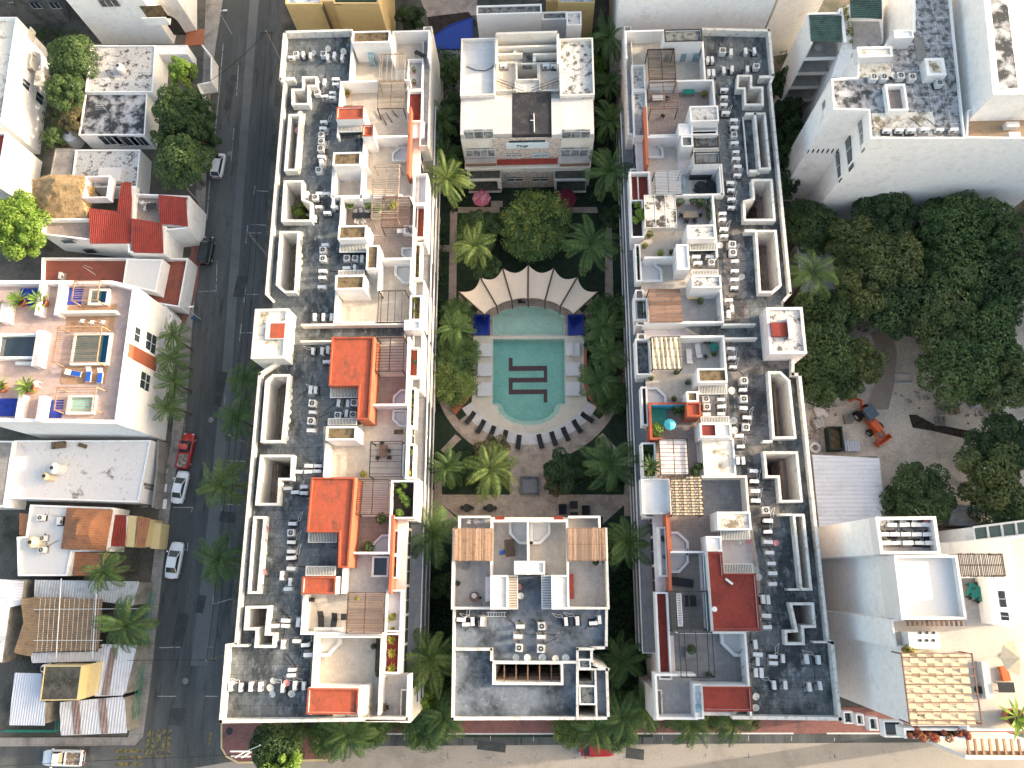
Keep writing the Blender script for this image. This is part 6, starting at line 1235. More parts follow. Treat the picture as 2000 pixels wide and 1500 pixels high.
b = MB(); q = w(215, 225, 3.7); b.tube((*q, 3.6), (q[0] + .2, q[1], 6.2), .03); 
for i in range(5): b.tube((q[0] - .8, q[1] + .3 * i - .6, 6.1), (q[0] + .9, q[1] + .3 * i - .6, 6.1), .02)
simple('television_aerial', 'aerial', 'thin television aerial on the mould blackened roof', b, GMET)
bld('white walled front yard canopy between street trees and the road', [(300, 88), (366, 88), (366, 106), (300, 106)], 3.2, WHS, WHS, rim=.1, name='carport')
b = MB(); P = wp([(395, 88), (413, 110), (412, 160), (386, 165), (403, 205)], 2.4)
for a, c in zip(P, P[1:]): b.obox(((a[0] + c[0]) / 2, (a[1] + c[1]) / 2), math.hypot(c[0] - a[0], c[1] - a[1]) + .1, .2, 0, 2.4, math.atan2(c[1] - a[1], c[0] - a[0]))
simple('garden_wall', 'wall', 'angled white garden wall between the street trees and the pavement', b, WHS)
b = MB(); P = wp([(148, 30), (182, 86), (178, 180)], 2.2)
t_, P = bld('house with white mould speckled roof and small white hatch, above the red tiled house', [(147, 292), (274, 292), (268, 366), (138, 366)], 3.4, WHS, MOLD, rim=.25); x0, y0, x1, y1 = rect(191, 327, 236, 354, 4.2); MB().box(x0, y0, 3.2, x1, y1, 4.2).build('hatch', MATT, t_)
bld('grey flat shed roof left of the mould speckled roof', [(108, 290), (145, 290), (138, 345), (98, 342)], 3.0, CGRY, CONC, name='shed', rim=.1)
tank(132, 260, 0.2, 'grey upright tank behind the mould speckled roof', GMET, 1.1, 2.6)
# thatched roof
E = wp([(64, 352), (96, 341), (178, 345), (186, 376), (170, 426), (130, 432), (84, 428), (60, 404)], 5.2); t = thing('palapa', 'straw thatched palapa roof beside the red tiled house', 'thatched roof', (*w(125, 385, 0), 0)); A1, A2 = w(108, 352, 8.2), w(152, 350, 8.2)
b = MB(); random.seed(3); m_ = 40; n = len(E); per = []
for i in range(n):
    a, c = E[i], E[(i + 1) % n]
    for k in range(8): per.append((a[0] + (c[0] - a[0]) * k / 8, a[1] + (c[1] - a[1]) * k / 8))
def apex(p): s_ = min(1, max(0, (p[0] - A1[0]) / (A2[0] - A1[0]))); return (A1[0] + (A2[0] - A1[0]) * s_, A1[1] + (A2[1] - A1[1]) * s_)
for i in range(len(per)):
    a, c = per[i - 1], per[i]; ea, ec = apex(a), apex(c)
    for k in range(6):
        s0, s1 = k / 6, (k + 1) / 6; j = lambda: random.uniform(-.08, .08)
        f = lambda e, p, s_: (e[0] + (p[0] - e[0]) * s_, e[1] + (p[1] - e[1]) * s_, 8.2 - 3.0 * s_ ** 1.2 + .12 * math.sin(s_ * 19 + p[0]))
        b.face([f(ea, a, s0), f(ec, c, s0), f(ec, c, s1), f(ea, a, s1)])
for i in range(900):
    p = random.choice(per); e = apex(p); s_ = random.uniform(.05, .97); q = (e[0] + (p[0] - e[0]) * s_, e[1] + (p[1] - e[1]) * s_); z = 8.26 - 3.0 * s_ ** 1.2; d = Vector((p[0] - e[0], p[1] - e[1], 0)).normalized(); sd_ = Vector((-d.y, d.x, 0)) * .04; o = Vector((q[0], q[1], z)); b.face([o - sd_, o + sd_, o + d * .5 + Vector((0, 0, -.22)) + sd_ * .4, o + d * .5 + Vector((0, 0, -.22)) - sd_ * .4])
b.build('thatch', THAT, t)
for q in ((85, 420), (165, 418), (90, 360), (170, 360)): p = w(*q, 5); MB().tube((*p, 0), (*p, 5.4), .12).build('post', WOODD, t)
K(0, 375, .25)
t_, P = bld('white house with red clay tile roofs facing the west street', [(320, 210), (1030, 200), (1035, 10), (1480, 30), (1455, 285), (1290, 300), (1275, 475), (1000, 470), (1000, 410), (320, 330)], 5.6, WHS, TBRN, rim=.9)
for pts, sl in (([(700, 130), (940, 155), (960, -60), (1050, -60), (1010, 395), (685, 395)], 0), ([(1040, 218), (1288, 255), (1268, 472), (1024, 466)], 0), ([(1252, 35), (1474, 55), (1458, 262), (1234, 238)], 0)):
    Q = wp(pts, 6.0); y1 = max(p[1] for p in Q); y0 = min(p[1] for p in Q); MB().prism(Q, 4.5, 5.55).build('gable', WHS, t_); tiles('tiled_roof', Q, 6, RTILE, t_, zf=lambda x, y, y0=y0, y1=y1: 5.6 + .9 * (y - y0) / (y1 - y0))
Y = min(p[1] for p in P) + 2.2; b = MB(); x0, y0, x1, y1 = rect(720, -70, 912, 100, 5); MB().ring(rp((x0, y0, x1, y1)), 5.5, 7, .2).build('patio_wall', WHP, t_)
wins(t_, [(500, 377, 570, 400), (680, 450, 735, 478), (940, 452, 1000, 480)], Y=Y, n=1); chairs([(1110, 80), (1160, 90), (1130, 130)], 4.8, 'among clutter on the grey terrace between red tiled roofs', WMET); table(1180, 110, 4.8, 'cluttered dark table on the grey terrace between red tiled roofs', DMET, 1.4, .9)
bld('white walled yard house with red floor, above the sunny terraces', [(325, 512), (1470, 516), (1400, 900), (320, 720)], 3.2, WHS, mat('rusty red terrace', (.24, .075, .05), (.14, .06, .05), .6, .5, .66, .1, 5), rim=.7)
bld('square white flat roof over the red yard', [(988, 522), (1272, 525), (1218, 782), (958, 722)], 4.8, WHS, MATT, rim=.1, name='shed', z0=2.6)
b = MB(); q = w(735, 640, 3); b.tube((*q, 2.6), (q[0], q[1], 4.6), .03); b.tube((q[0] - .8, q[1] + .5, 4.5), (q[0] + .5, q[1] - .3, 4.5), .02).tube((q[0] - .6, q[1] + .7, 4.5), (q[0] + .6, q[1] + .2, 4.5), .02); simple('television_aerial', 'aerial', 'white television aerial standing on the red yard floor', b, WMET)
acs('on the red yard floor', 0, [(475, 655, '1')], 2.5)
x0, y0, x1, y1 = rect(1030, 870, 1185, 1000, 2.8); b = MB(); b.obox(w(1105, 925, 3), 2.6, 1.9, 2.7, 2.8, -.6); simple('tarpaulin', 'tarpaulin', 'tilted brown board roof at the corner of the sunny terraces', b, WOODL)
bld('narrow white row house front along the pavement by the small palms', [(1290, 880), (1350, 960), (1180, 1500), (1130, 1740), (1060, 1740), (1130, 1500), (1240, 1050), (1270, 900)], 2.8, WHS, CONC, rim=.2, name='wall_house')
# big sunlit terrace building
t_, P = bld('sunlit white terrace building with rooftop pools at left edge', [(-160, 690), (880, 692), (1062, 738), (961, 1500), (921, 1810), (-160, 1790)], 12, WHS, mat('pinkish terrace paving', (.46, .36, .33), (.36, .28, .26), .5, .5, .7, .08, 4, .8, (.5, .5, .015), .85), rim=1.0, t=.45)
z = 11.0
def pav(u0, v0, u1, v1, m, nm, z0=11.02, z1=11.06): x0, y0, x1, y1 = rect(u0, v0, u1, v1, z1); return MB().box(x0, y0, z0, x1, y1, z1).build(nm, m, t_)
pav(525, 880, 900, 1090, WOODO, 'timber_deck'); pav(480, 1355, 830, 1500, WOODO, 'timber_deck'); pav(645, 870, 850, 940, WOODO, 'timber_deck', 11.02, 11.08)
for q, wm, nm in (((560, 1100, 855, 1350), BTILE, 'rooftop_pool'), ((690, 755, 845, 880), BTILE, 'rooftop_pool')):
    x0, y0, x1, y1 = rect(*q, 11.6); MB().ring(rp((x0, y0, x1, y1)), 11, 11.55, .3).build(nm, WHC, t_); MB().box(x0 + .3, y0 + .3, 11.03, x1 - 1.2, y1 - .3, 11.3).build('pool_shelf', PTIL2, t_); MB().box(x1 - 1.2, y0 + .3, 11.03, x1 - .3, y1 - .3, 11.12).build('pool_floor', mat('pool blue', (.02, .16, .34), None), t_); MB().face([(a, c, 11.45) for a, c in rp((x0 + .3, y0 + .3, x1 - .3, y1 - .3))]).build('water', WATER, t_)
pav(150, 752, 295, 885, BTILE, 'blue_pool', 11.02, 11.1); pav(497, 748, 640, 880, BTILE, 'blue_pool', 11.02, 11.1)
for q in ((0, 870, 60, 1010), (290, 700, 325, 960), (440, 700, 475, 960), (265, 1080, 322, 1360)): x0, y0, x1, y1 = rect(*q, 12.4); MB().box(x0, y0, 11, x1, y1, 12.4).build('pink_wall', WHP, t_)
x0, y0, x1, y1 = rect(-40, 1105, 290, 1300, 11.9); MB().ring(rp((x0, y0, x1, y1)), 11, 11.9, .25).build('skylight', WHS, t_); MB().box(x0 + .2, y0 + .2, 11, x1 - .2, y1 - .2, 11.2).build('skylight_glass', GLASS, t_)
x0, y0, x1, y1 = rect(480, 925, 900, 945, 12.3); MB().box(x0, y0, 11, x1, y1, 12.3).build('dividing_wall', WHC, t_)
XE = w(1062, 738, 12)[0]; wins(t_, [(1150, 1090, 1170, 1240), (1188, 1110, 1208, 1270), (1108, 1400, 1126, 1540), (1140, 1420, 1158, 1560), (1060, 1050, 1085, 1180)], X=(XE, 1), n=1); b = MB(); ya, za = wx(1005, 1215, XE); yb, zb = wx(1240, 1440, XE); b.box(XE - .02, ya - 1.2, min(za, zb) + 1, XE + .05, ya + .6, max(za, zb)); b.build('orange_panel', ORW, t_)
pergola(565, 690, 770, 850, 11, 13.2, 'upper thin orange pergola over a rooftop pool', WOODO, 9, 'h', bars=2, bt=.06, st=.06); pergola(430, 1045, 775, 1330, 11, 13.4, 'long thin orange pergola beside the larger rooftop pool', WOODO, 20, 'h', bars=2, st=.05)
chairs([(640, 1005, 180), (715, 1015, 180), (800, 1015, 180)], 11.06, 'in a row on the orange timber deck', WMET); loungers([(575, 1415, 80), (690, 1425, 0), (780, 1435, 0)], 11.06, 'on lower orange timber deck', WMET, BLUE, 'white and blue')
pot(165, 860, 11, 'small palm pot beside the left blue rooftop pool', LF2, 2.4, 'spike'); pot(335, 865, 11, 'small palm pot between the two blue rooftop pools', LF2, 2.6, 'spike'); b = MB(); b.box(*rect(120, 1325, 255, 1350, 11.5)[:2], 11, *rect(120, 1325, 255, 1350, 11.5)[2:], 11.5); simple('bench', 'bench', 'white bench below the rooftop skylight', b, WMET)
shrubs('dry climbing shrub along the left edge of the sunny terraces', 10, 860, 60, 1060, 11.1, LF4, 500, 1.2)
K(0, 750, .25)
pav(-40, 112, 132, 252, BTILE, 'blue_pool', 11.02, 11.1); pav(335, 125, 487, 265, BTILE, 'blue_pool', 11.02, 11.1); 
for q in ((130, 80, 160, 280), (290, 90, 335, 290)): x0, y0, x1, y1 = rect(*q, 12.4); MB().box(x0, y0, 11, x1, y1, 12.4).build('pink_wall', WHP, t_)
x0, y0, x1, y1 = rect(520, 85, 735, 235, 11.6); MB().ring(rp((x0, y0, x1, y1)), 11, 11.55, .3).build('rooftop_pool', WHC, t_); MB().box(x0 + .3, y0 + .3, 11.03, x1 - .3, y1 - .3, 11.2).build('pool_floor', PTILE, t_)
pergola(430, 20, 740, 205, 11, 13.3, 'lower thin orange pergola at the bottom of the sunny terraces', WOODO, 10, 'h', bars=2, st=.05)
pot(240, 35, 11, 'spiky green plant above the lower blue pools', LF2, 2.6, 'spike'); pot(10, 30, 11, 'spiky green plant at the left edge above the blue pools', LF2, 2.6, 'spike'); table(265, -280 + 280, 11, 'white oval table between two spiky plants', WMET, 1.2, .8)
# low white roof with two tanks
t_, P = bld('low white flat roof with two round tanks and brown stains', [(112, 440), (1180, 438), (1082, 925), (46, 892)], 3.8, WHS, mat('white roof with brown stains', (.68, .65, .63), (.22, .19, .16), .35, .60, .66, .05, 3, .8, d2=((.42, .39, .36), .58, .68)), rim=.3)
tank(405, 655, 3.5, 'larger white tank with black lid on the low white roof', MATT, .8, 1.9); tank(345, 718, 3.5, 'smaller beige tank with black lid on the low white roof', CANW, .6, 1.5)
simple('scrap_heap', 'scrap', 'brown scrap boards at the top left of the low white roof', MB().obox(w(455, 475, 3.8), 1.9, .9, 3.55, 3.8, .1).obox(w(640, 480, 3.8), 1.2, .5, 3.55, 3.7, -.3), SOIL) 
b = MB()
for i in range(8): q = w(1110 + i * 2, 785 + i * 24, 3.0 - .3 * i); b.box(q[0] - .5, q[1] - .2, 0, q[0] + .5, q[1] + .2, 3.4 - .38 * i)
simple('staircase', 'staircase', 'grey outside staircase at the right end of the low white roof', b, CGRY)
b = MB(); P = wp([(1235, 440), (1225, 680), (1190, 965)], 2.6)
for a, c in zip(P, P[1:]): b.obox(((a[0] + c[0]) / 2, (a[1] + c[1]) / 2), math.hypot(c[0] - a[0], c[1] - a[1]), .25, 0, 2.6, math.atan2(c[1] - a[1], c[0] - a[0]))
simple('boundary_wall', 'wall', 'thin pale boundary wall between low white roof and pavement', b, CONC)
for i, (a, c) in enumerate(((665, 745), (780, 840), (900, 975))): simple('paving_slab', 'paving', ORD[i] + ' white driveway slab down the pavement beside the white sedan', MB().box(*rect(1222, a, 1300, c, .2)[:2], 0, *rect(1222, a, 1300, c, .2)[2:], .2), WHS)
bld('pale concrete flat roof at the left edge beside the low white roof', [(-200, 440), (105, 445), (40, 900), (30, 960), (-200, 960)], 4.2, WHS, CONC, rim=.1)
t_, P = bld('white roofed house with orange hip tile roof and rooftop units', [(235, 942), (880, 965), (830, 1305), (560, 1310), (520, 1500), (140, 1500), (130, 1195), (200, 1190)], 4.2, WHS, MATT, rim=.25)
Q = wp([(518, 966), (886, 966), (832, 1306), (470, 1300)], 4.6); pk = w(615, 1135, 6.2); pk2 = w(720, 1140, 6.2); cen = ((pk[0] + pk2[0]) / 2, (pk[1] + pk2[1]) / 2); x0, x1 = min(p[0] for p in Q), max(p[0] for p in Q); y0, y1 = min(p[1] for p in Q), max(p[1] for p in Q)
tiles('hip_roof', Q, 4.6, OTILE, t_, zf=lambda x, y: 4.4 + 2.8 * min(1, min((x - x0 + .1) / (cen[0] - x0), (x1 - x + .1) / (x1 - cen[0]), (y - y0 + .1) / (cen[1] - y0), (y1 - y + .1) / (y1 - cen[1]))), ax='x')
tank(235, 1235, 4.0, 'cream tank with dark lid on the white roof beside the orange hip roof', CANW, .7, 1.6); acs('on the white roof left of the orange hip roof', 0, [(320, 1045, 't'), (335, 1205, 't'), (330, 1295, 't'), (465, 1070, '1')], 4.0)
for lab, pts, m in (('dark red tiled porch roof right of the orange hip roof', [(880, 1020), (1006, 1026), (976, 1270), (850, 1266)], RTILE), ('brown tiled porch roof nearest the pavement', [(1076, 1035), (1178, 1050), (1142, 1276), (1050, 1276)], OTILE), ('lower orange tiled roof below the hip roof', [(590, 1312), (820, 1312), (700, 1500), (575, 1500)], OTILE)):
    Q = wp(pts, 3.4); t = thing('porch', lab, 'porch roof', (*Q[0], 0)); tiles('tiled_roof', Q, 3.4, m, t, ax='x' if 'lower' in lab else 'y'); MB().prism(inset(Q, .1), 0, 3.38).build('wall', YELP if m is OTILE else WHC, t)
simple('cream_porch', 'porch roof', 'cream flat porch strip between red and brown porch roofs', MB().prism(wp([(1008, 1026), (1074, 1032), (1046, 1276), (984, 1272)], 3.2), 0, 3.2), YELP); simple('cream_wall', 'wall', 'cream panel on the pavement wall beside the porch roofs', MB().prism(wp([(1205, 1080), (1262, 1090), (1240, 1290), (1175, 1285)], 2.2), 0, 2.2), YELP)
simple('orange_gate_roof', 'porch roof', 'small orange tiled roof at the left beside the white rooftop', MB().prism(wp([(150, 1010), (222, 1015), (195, 1190), (150, 1180)], 3.4), 0, 3.4), OTILE)
# corrugated roof compound at lower left
K(0, 1125, .25)
def shed(lab, pts, z, m, ax='y', pitch=.35, wm=None, zf=None, nm='shed'):
    Q = wp(pts, z); t = thing(nm, lab, 'shed', (sum(p[0] for p in Q) / len(Q), sum(p[1] for p in Q) / len(Q), 0)); tiles('corrugated_roof', Q, z, m, t, ax, pitch, zf, .06); MB().prism(inset(Q, .15), 0, z - .03).build('wall', wm or CGRY, t); return t
CW = mat('white corrugated sheet', (.58, .58, .60), (.42, .41, .41), .5, .5, .7, .08, 4, .6); CB = mat('bluish white corrugated sheet', (.50, .54, .62), (.40, .44, .52), .6, .5, .7, .06, 4, .5); CG = mat('grey corrugated sheet', (.40, .42, .44), (.26, .26, .27), .5, .48, .64, .12, 4, .6); CBR = mat('rusty brown corrugated sheet', (.24, .17, .15), (.33, .27, .25), .8, .5, .7, .12, 5, .8)
shed('pale corrugated roof at the left edge above the blue white one', [(-80, 18), (192, 20), (166, 240), (80, 242), (15, 690), (-80, 690)], 4.2, CW, 'x'); shed('long grey corrugated roof above the scaffolded thatch', [(270, 30), (1086, 42), (1062, 236), (800, 200), (268, 180)], 4.0, CG, 'y'); shed('pale corrugated roof with brown stripe below the dark drooping palm', [(240, 600), (770, 590), (770, 530), (1072, 542), (978, 932), (722, 942), (790, 665), (240, 680)], 3.6, CW, 'y')
t = shed('white corrugated roof with two brown stripes at the street corner', [(468, 985), (975, 940), (992, 1226), (472, 1246)], 3.3, CW, 'y')
for q in ((560, 980, 622, 1236), (770, 962, 835, 1230)): Q = wp([(q[0], q[1]), (q[2], q[1] - 6), (q[2] + 8, q[3]), (q[0] + 10, q[3] + 4)], 3.42); tiles('stained_sheets', Q, 3.36, CBR, t, 'y', .35)
Q = wp([(850, 560), (915, 560), (850, 930), (790, 932)], 3.7); tiles('stained_sheets', Q, 3.66, CBR, bpy.data.objects[[o.name for o in bpy.data.objects if o.get('label') and 'below the dark drooping palm' in o['label']][0]], 'y', .35)
shed('bluish white corrugated roof at the lower left', [(115, 755), (340, 762), (312, 978), (366, 982), (350, 1168), (55, 1165)], 4.0, CB, 'y', .3)
t_, P = bld('yellow house with moss covered flat roof', [(345, 700), (640, 700), (605, 970), (310, 975)], 5.8, YELP, mat('mossy roof', (.10, .095, .08), (.045, .045, .035), .7, .42, .6, .25, 5, .9, d2=((.28, .26, .24), .62, .7)), rim=.12, t=.12)
simple('yellow_wall_roof', 'roof', 'sloping pale yellow roof beside the moss covered one', MB().prism(wp([(642, 700), (785, 668), (735, 930), (605, 972)], 4.2), 0, 4.2), YELP); tank(335, 725, 4.2, 'small white tank at the corner of the mossy roof', MATT, .5, 1.2)
t = thing('palapa', 'brown thatched palapa roof under a white scaffold frame', 'thatched roof', (*w(450, 380, 0), 0)); Q = wp([(160, 175), (270, 165), (805, 172), (772, 592), (262, 592), (238, 628), (108, 602), (185, 362)], 4.6); tiles('thatch', Q, 4.6, mat('brown thatch', (.26, .18, .11), (.18, .125, .085), 1, .5, .65, .25, 8, .95), t, 'x', .25)
for q in ((250, 560), (780, 560), (250, 200), (790, 200)): p = w(*q, 4); MB().tube((*p, 0), (*p, 4.6), .1).build('post', WOODD, t)
t = thing('scaffold_frame', 'white scaffold grid lying over the brown thatch', 'frame', (*w(520, 380, 4.8), 4.7)); b = MB()
for i in range(13): u = 315 + i * 38; p, q = w(u, 175, 4.9), w(u - 30, 590, 4.9); b.tube((*p, 4.85), (*q, 4.85), .022, n=4)
for v in (262, 503): p, q = w(262, v, 4.9), w(800 if v > 300 else 1180, v + (0 if v > 300 else -8), 4.9); b.tube((*p, 4.9), (*q, 4.9), .04, n=5)
for u in (480, 762): p, q = w(u, 20, 4.9), w(u - 40, 640, 4.9); b.tube((*p, 4.93), (*q, 4.93), .07, n=5)
b.build('bars', WMET, t)
def fence(lab, pts, h, m, name='railing'):
    P = wp(pts, h); t = thing(name, lab, 'railing', (*P[0], 0)); 
    for a, c in zip(P, P[1:]):
        b = MB(); 
        for zz in (.15, h * .55, h): b.tube((*a, zz), (*c, zz), .035, n=4)
        l = math.hypot(c[0] - a[0], c[1] - a[1]); k = max(2, int(l / .35))
        for i in range(k + 1): x, y = a[0] + (c[0] - a[0]) * i / k, a[1] + (c[1] - a[1]) * i / k; b.tube((x, y, 0), (x, y, h), .02, n=4)
        b.build('panel', m, t)
fence('bright green railing round the lower left corner plot', [(0, 1218), (430, 1218), (450, 985)], 1.3, GRNP); fence('green railing along the pavement beside the corrugated roofs', [(1170, 120), (1140, 290), (1105, 560), (1060, 900), (1030, 1165)], 1.6, GRNP); fence('green railing left of the brown thatch', [(225, 40), (165, 200), (140, 300), (185, 360), (120, 500), (95, 610)], 1.6, GRNP)
# ------------------------------------------------------------ NORTH AND EAST
K(420, 0)
t_, P = bld('yellow stucco flats above the west wing', [(597, 34), (905, 34), (905, 10), (1005, 10), (1005, 30), (1392, 30), (1375, -800), (600, -800)], 13, YEL, mat('blue roof clutter', (.16, .22, .34), (.5, .5, .52), 1.2, .45, .5, .2, 5), rim=.3); Y = min(p[1] for p in P)
b = MB().box(w(905, 34, 13)[0], Y - .1, 0, w(915, 34, 13)[0], Y + .6, 12.6); b.build('downpipe', WOODD, t_); K(420, 0); b = MB().box(*rect(1010, -60, 1365, 22, 13.1)[:2], 12.75, *rect(1010, -60, 1365, 22, 13.1)[2:], 12.85); b.build('green_roof', LAWN, t_)
K(800, 0)
bld('small yellow stucco house right of the rear annexe', [(1262, 24), (1572, 24), (1565, -700), (1262, -700)], 12, YEL, mat('blue roof clutter', (.16, .22, .34)), rim=.3); bld('yellow stucco corner piece left of the small yellow house', [(1160, 12), (1262, 12), (1262, -700), (1160, -700)], 9, YEL, CONC, rim=.2)
K(420, 0); t = thing('swimming_pool', 'bright blue pool with curved edge at top between west wing and north block', 'pool', (*w(1960, 330, 0), 0)); Q = wp([(1830, 320), (1990, 210), (2160, 150), (2190, 150), (2190, 417), (1830, 417)], .12); MB().prism(Q, 0, .12, [inset(Q, .25)]).build('pool_edge', BTILE, t); MB().prism(inset(Q, .24), 0, .05).build('pool_floor', mat('deep blue pool floor', (.01, .04, .30), None, rough=.3), t); MB().face([(x, y, .09) for x, y in inset(Q, .25)]).build('water', WATB, t)
K(0, 0, 1); struct('courtyard_paving', MB().sheet(wp([(822, 0), (932, 0), (932, 30), (900, 30), (835, 34)], .04), .04), TRAV); struct('pool_terrace', MB().sheet(wp([(835, 33), (915, 23), (935, 50), (842, 72)], .045), .045), SOILD); struct('garden_paving', MB().sheet(wp([(845, 98), (905, 98), (905, 240), (862, 240)], .043), .043), CONC)
t_, P = bld('tall white block behind the top of the east wing, blank wall', [(1190, 150), (1455, 150), (1455, -400), (1190, -400)], 26, WHS, CONC, base=True)
bld('tall grey white block filling the top right gap', [(1472, 118), (1560, 100), (1600, -400), (1472, -400)], 21, WHS, CONC, base=True)
K(1500, 0, .25)
t_, P = bld('large white mould roofed building at upper right with blank lower wall', [(495, 612), (700, 600), (705, 365), (975, 365), (985, 235), (1140, 235), (1140, -600), (1372, -600), (1530, 960), (1545, 1082), (800, 1082), (786, 862), (512, 852)], 22, WHS, MOLDG, rim=.35)
PN = P; Y = min(p[1] for p in P)
x0, y0, x1, y1 = rect(1235, 452, 1385, 590, 23); MB().box(x0, y0, 21.6, x1, y1, 23).build('hatch', WHS, t_); MB().box(x0 + .4, y0 + .4, 23, x1 - .4, y1 - .4, 23.05).build('hatch_top', MOLDC, t_)
x0, y0, x1, y1 = rect(510, 700, 925, 850, 21.9); MB().box(x0 + .1, y0 + .1, 21.66, x1, y1, 21.7).build('roof_patch', MOLD2, t_); x0, y0, x1, y1 = rect(810, 870, 1310, 1075, 21.9); MB().box(x0 + .3, y0 + .3, 21.66, x1, y1, 21.7).build('roof_patch', MOLDC, t_)
x0, y0, x1, y1 = rect(930, 650, 1090, 860, 22.6); MB().ring(rp((x0, y0, x1, y1)), 21.6, 22.5, .25).build('stair_well', WHS, t_); MB().box(x0 + .25, y0 + .25, 21.66, x1 - .25, y1 - .25, 21.7).build('stair_floor', TBRN, t_)
pent(t_, (985, 232, 1138, 296), WHS, 21.6, 23.6); pent(t_, (700, 362, 975, 445), MOLDC, 21.6, 22.9, t=.3); MB().box(*rect(1150, 290, 1226, 470, 21.7)[:2], 21.66, *rect(1150, 290, 1226, 470, 21.7)[2:], 21.74).build('roof_patch', CGRY, t_); MB().box(*rect(705, 470, 960, 600, 21.8)[:2], 21.65, *rect(705, 470, 960, 600, 21.8)[2:], 21.78).build('roof_patch', MOLDC, t_); XW = w(505, 730, 22)[0]; wins(t_, [(425, 810, 458, 890)], X=(XW, -1), n=1, m=CURT); wins(t_, [(700, 920, 755, 1170), ], X=(w(790, 970, 22)[0], -1), n=1, m=CURT); wins(t_, [(598, 1040, 668, 1300), (528, 1200, 575, 1400)], X=(w(790, 970, 22)[0] - .02, -1), n=1)
for k in range(7): u = 315 + k * 38; ya, za = wx(u, 1180, XW); MB().box(XW - .05, ya - .12, za - .35, XW + .02, ya + .12, za + .35).build('slot_window', DMET, t_)
acs('in lower row on the upper right mould roof', 1, [(930, 1020, '0'), (1025, 1020, '0'), (1115, 1020, '0'), (1220, 1015, '0'), (1340, 1015, '0'), (1450, 1015, '0')], 21.7); acs('in upper rows on the upper right mould roof', 0, [(840, 420, 't'), (930, 415, 't'), (820, 610, 't'), (900, 610, 't'), (1030, 600, 't'), (1120, 610, 't'), (1335, 655, 't')], 21.7); dishes('on the upper right mould roof', 0, [(978, 592)], 21.7)
bld('white lower wing of the upper right building with terrace furniture', [(1548, 1078), (2600, 1088), (2600, 740), (1760, 740), (1720, 800), (1560, 860)], 22, WHS, mat('brown terrace', (.30, .22, .15), (.22, .16, .11), .5, .5, .7, .1), rim=1.0)
bld('white building with black streaked roof at top right corner', [(1640, -500), (1760, 740), (2600, 720), (2600, -500)], 26, WHS, WHS, rim=.4, t=.7); K(1500, 0, .25); x0, y0, x1, y1 = rect(1690, -300, 1920, 730, 26); simple('streaked_roof', 'roof', 'black streaked roof panel at the top right corner', MB().prism(wp([(1655, -300), (1830, -300), (1960, 725), (1780, 735)], 25.8), 25.6, 25.78), MOLD2)
b = MB(); simple('terrace_table', 'table', 'white folded table pair on the brown terrace at right edge', MB().box(*rect(1865, 950, 1965, 990, 21.8)[:2], 16.1, *rect(1865, 950, 1965, 990, 21.8)[2:], 21.8).box(*rect(1885, 1030, 1975, 1068, 21.8)[:2], 16.1, *rect(1885, 1030, 1975, 1068, 21.8)[2:], 21.8), MATT)
shrubs('yellow green shrubs in a planter at the upper right terrace', 1710, 805, 1870, 865, 21.4, LF4, 700, .7); shrubs('green shrub between the two upper right buildings', 1530, 350, 1640, 440, 12, LF1, 800, 1.6, .14)
# balconied tower with green pergolas
t = thing('apartment_tower', 'white balconied tower with green slatted roofs at upper right', 'building', (*w(430, 250, 0), 0))
K(1500, 0, .25); B1 = wp([(320, 115), (575, 115), (575, 330), (335, 330)], 17); xs = [p[0] for p in B1]; ys = [p[1] for p in B1]; X0, X1, Y0, Y1 = min(xs), max(xs), min(ys), max(ys)
MB().box(X0, Y0, 0, X0 + .25, Y1, 16.9).build('side_wall', WHS, t); MB().box(X0, Y1, 0, X1, Y1 + .3, 17).build('wall', WHS, t)
for z in (13.8, 10.8, 7.8, 4.8): MB().box(X0 + .25, Y0, z - .2, X1, Y1, z).box(X0 + .25, Y0, z, X1, Y0 + .12, z + .35).build('balcony', WHC if z < 13 else WHS, t); MB().box(X0 + .25, Y0 + .12, z, X1, Y1, z + .02).build('balcony_floor', TGRY, t)
tiles('green_slats', B1, 17, mat('dark green slats', (.05, .10, .085), (.03, .06, .055), .8, .5, .6, .2), t, 'x', .3)
B2 = wp([(635, -60), (885, -60), (890, 150), (645, 150)], 18); tiles('green_slats', B2, 18, mat('dark green slats', (.05, .10, .085)), t, 'x', .3)
MB().prism(wp([(575, 60), (900, -60), (900, 330), (650, 420), (640, 600), (500, 600), (580, 330)], 15.5), 0, 15.5).build('wall', WHS, t); MB().prism(wp([(655, 165), (870, 165), (900, 340), (700, 380), (660, 380)], 15.6), 15.5, 15.54).build('terrace_floor', TGRY, t)
MB().box(*rect(575, 60, 600, 330, 17)[:2], 15.5, *rect(575, 60, 600, 330, 17)[2:], 17).build('wall', WHS, t); wins(t, [(535, 430, 572, 560), (460, 560, 485, 620)], X=(w(560, 350, 15.5)[0], -1), n=1)
shrubs('long narrow hedge beside the green slatted roof', 605, 60, 650, 400, 15.5, LF4, 900, .5); K(1500, 0, .25); x, y = w(390, 375, 14.3); simple('round_table', 'table', 'round glass table on the tower balcony', MB().cyl((x, y), .5, 14.4, 14.45, 18).cyl((x, y), .05, 13.8, 14.4), GMET)
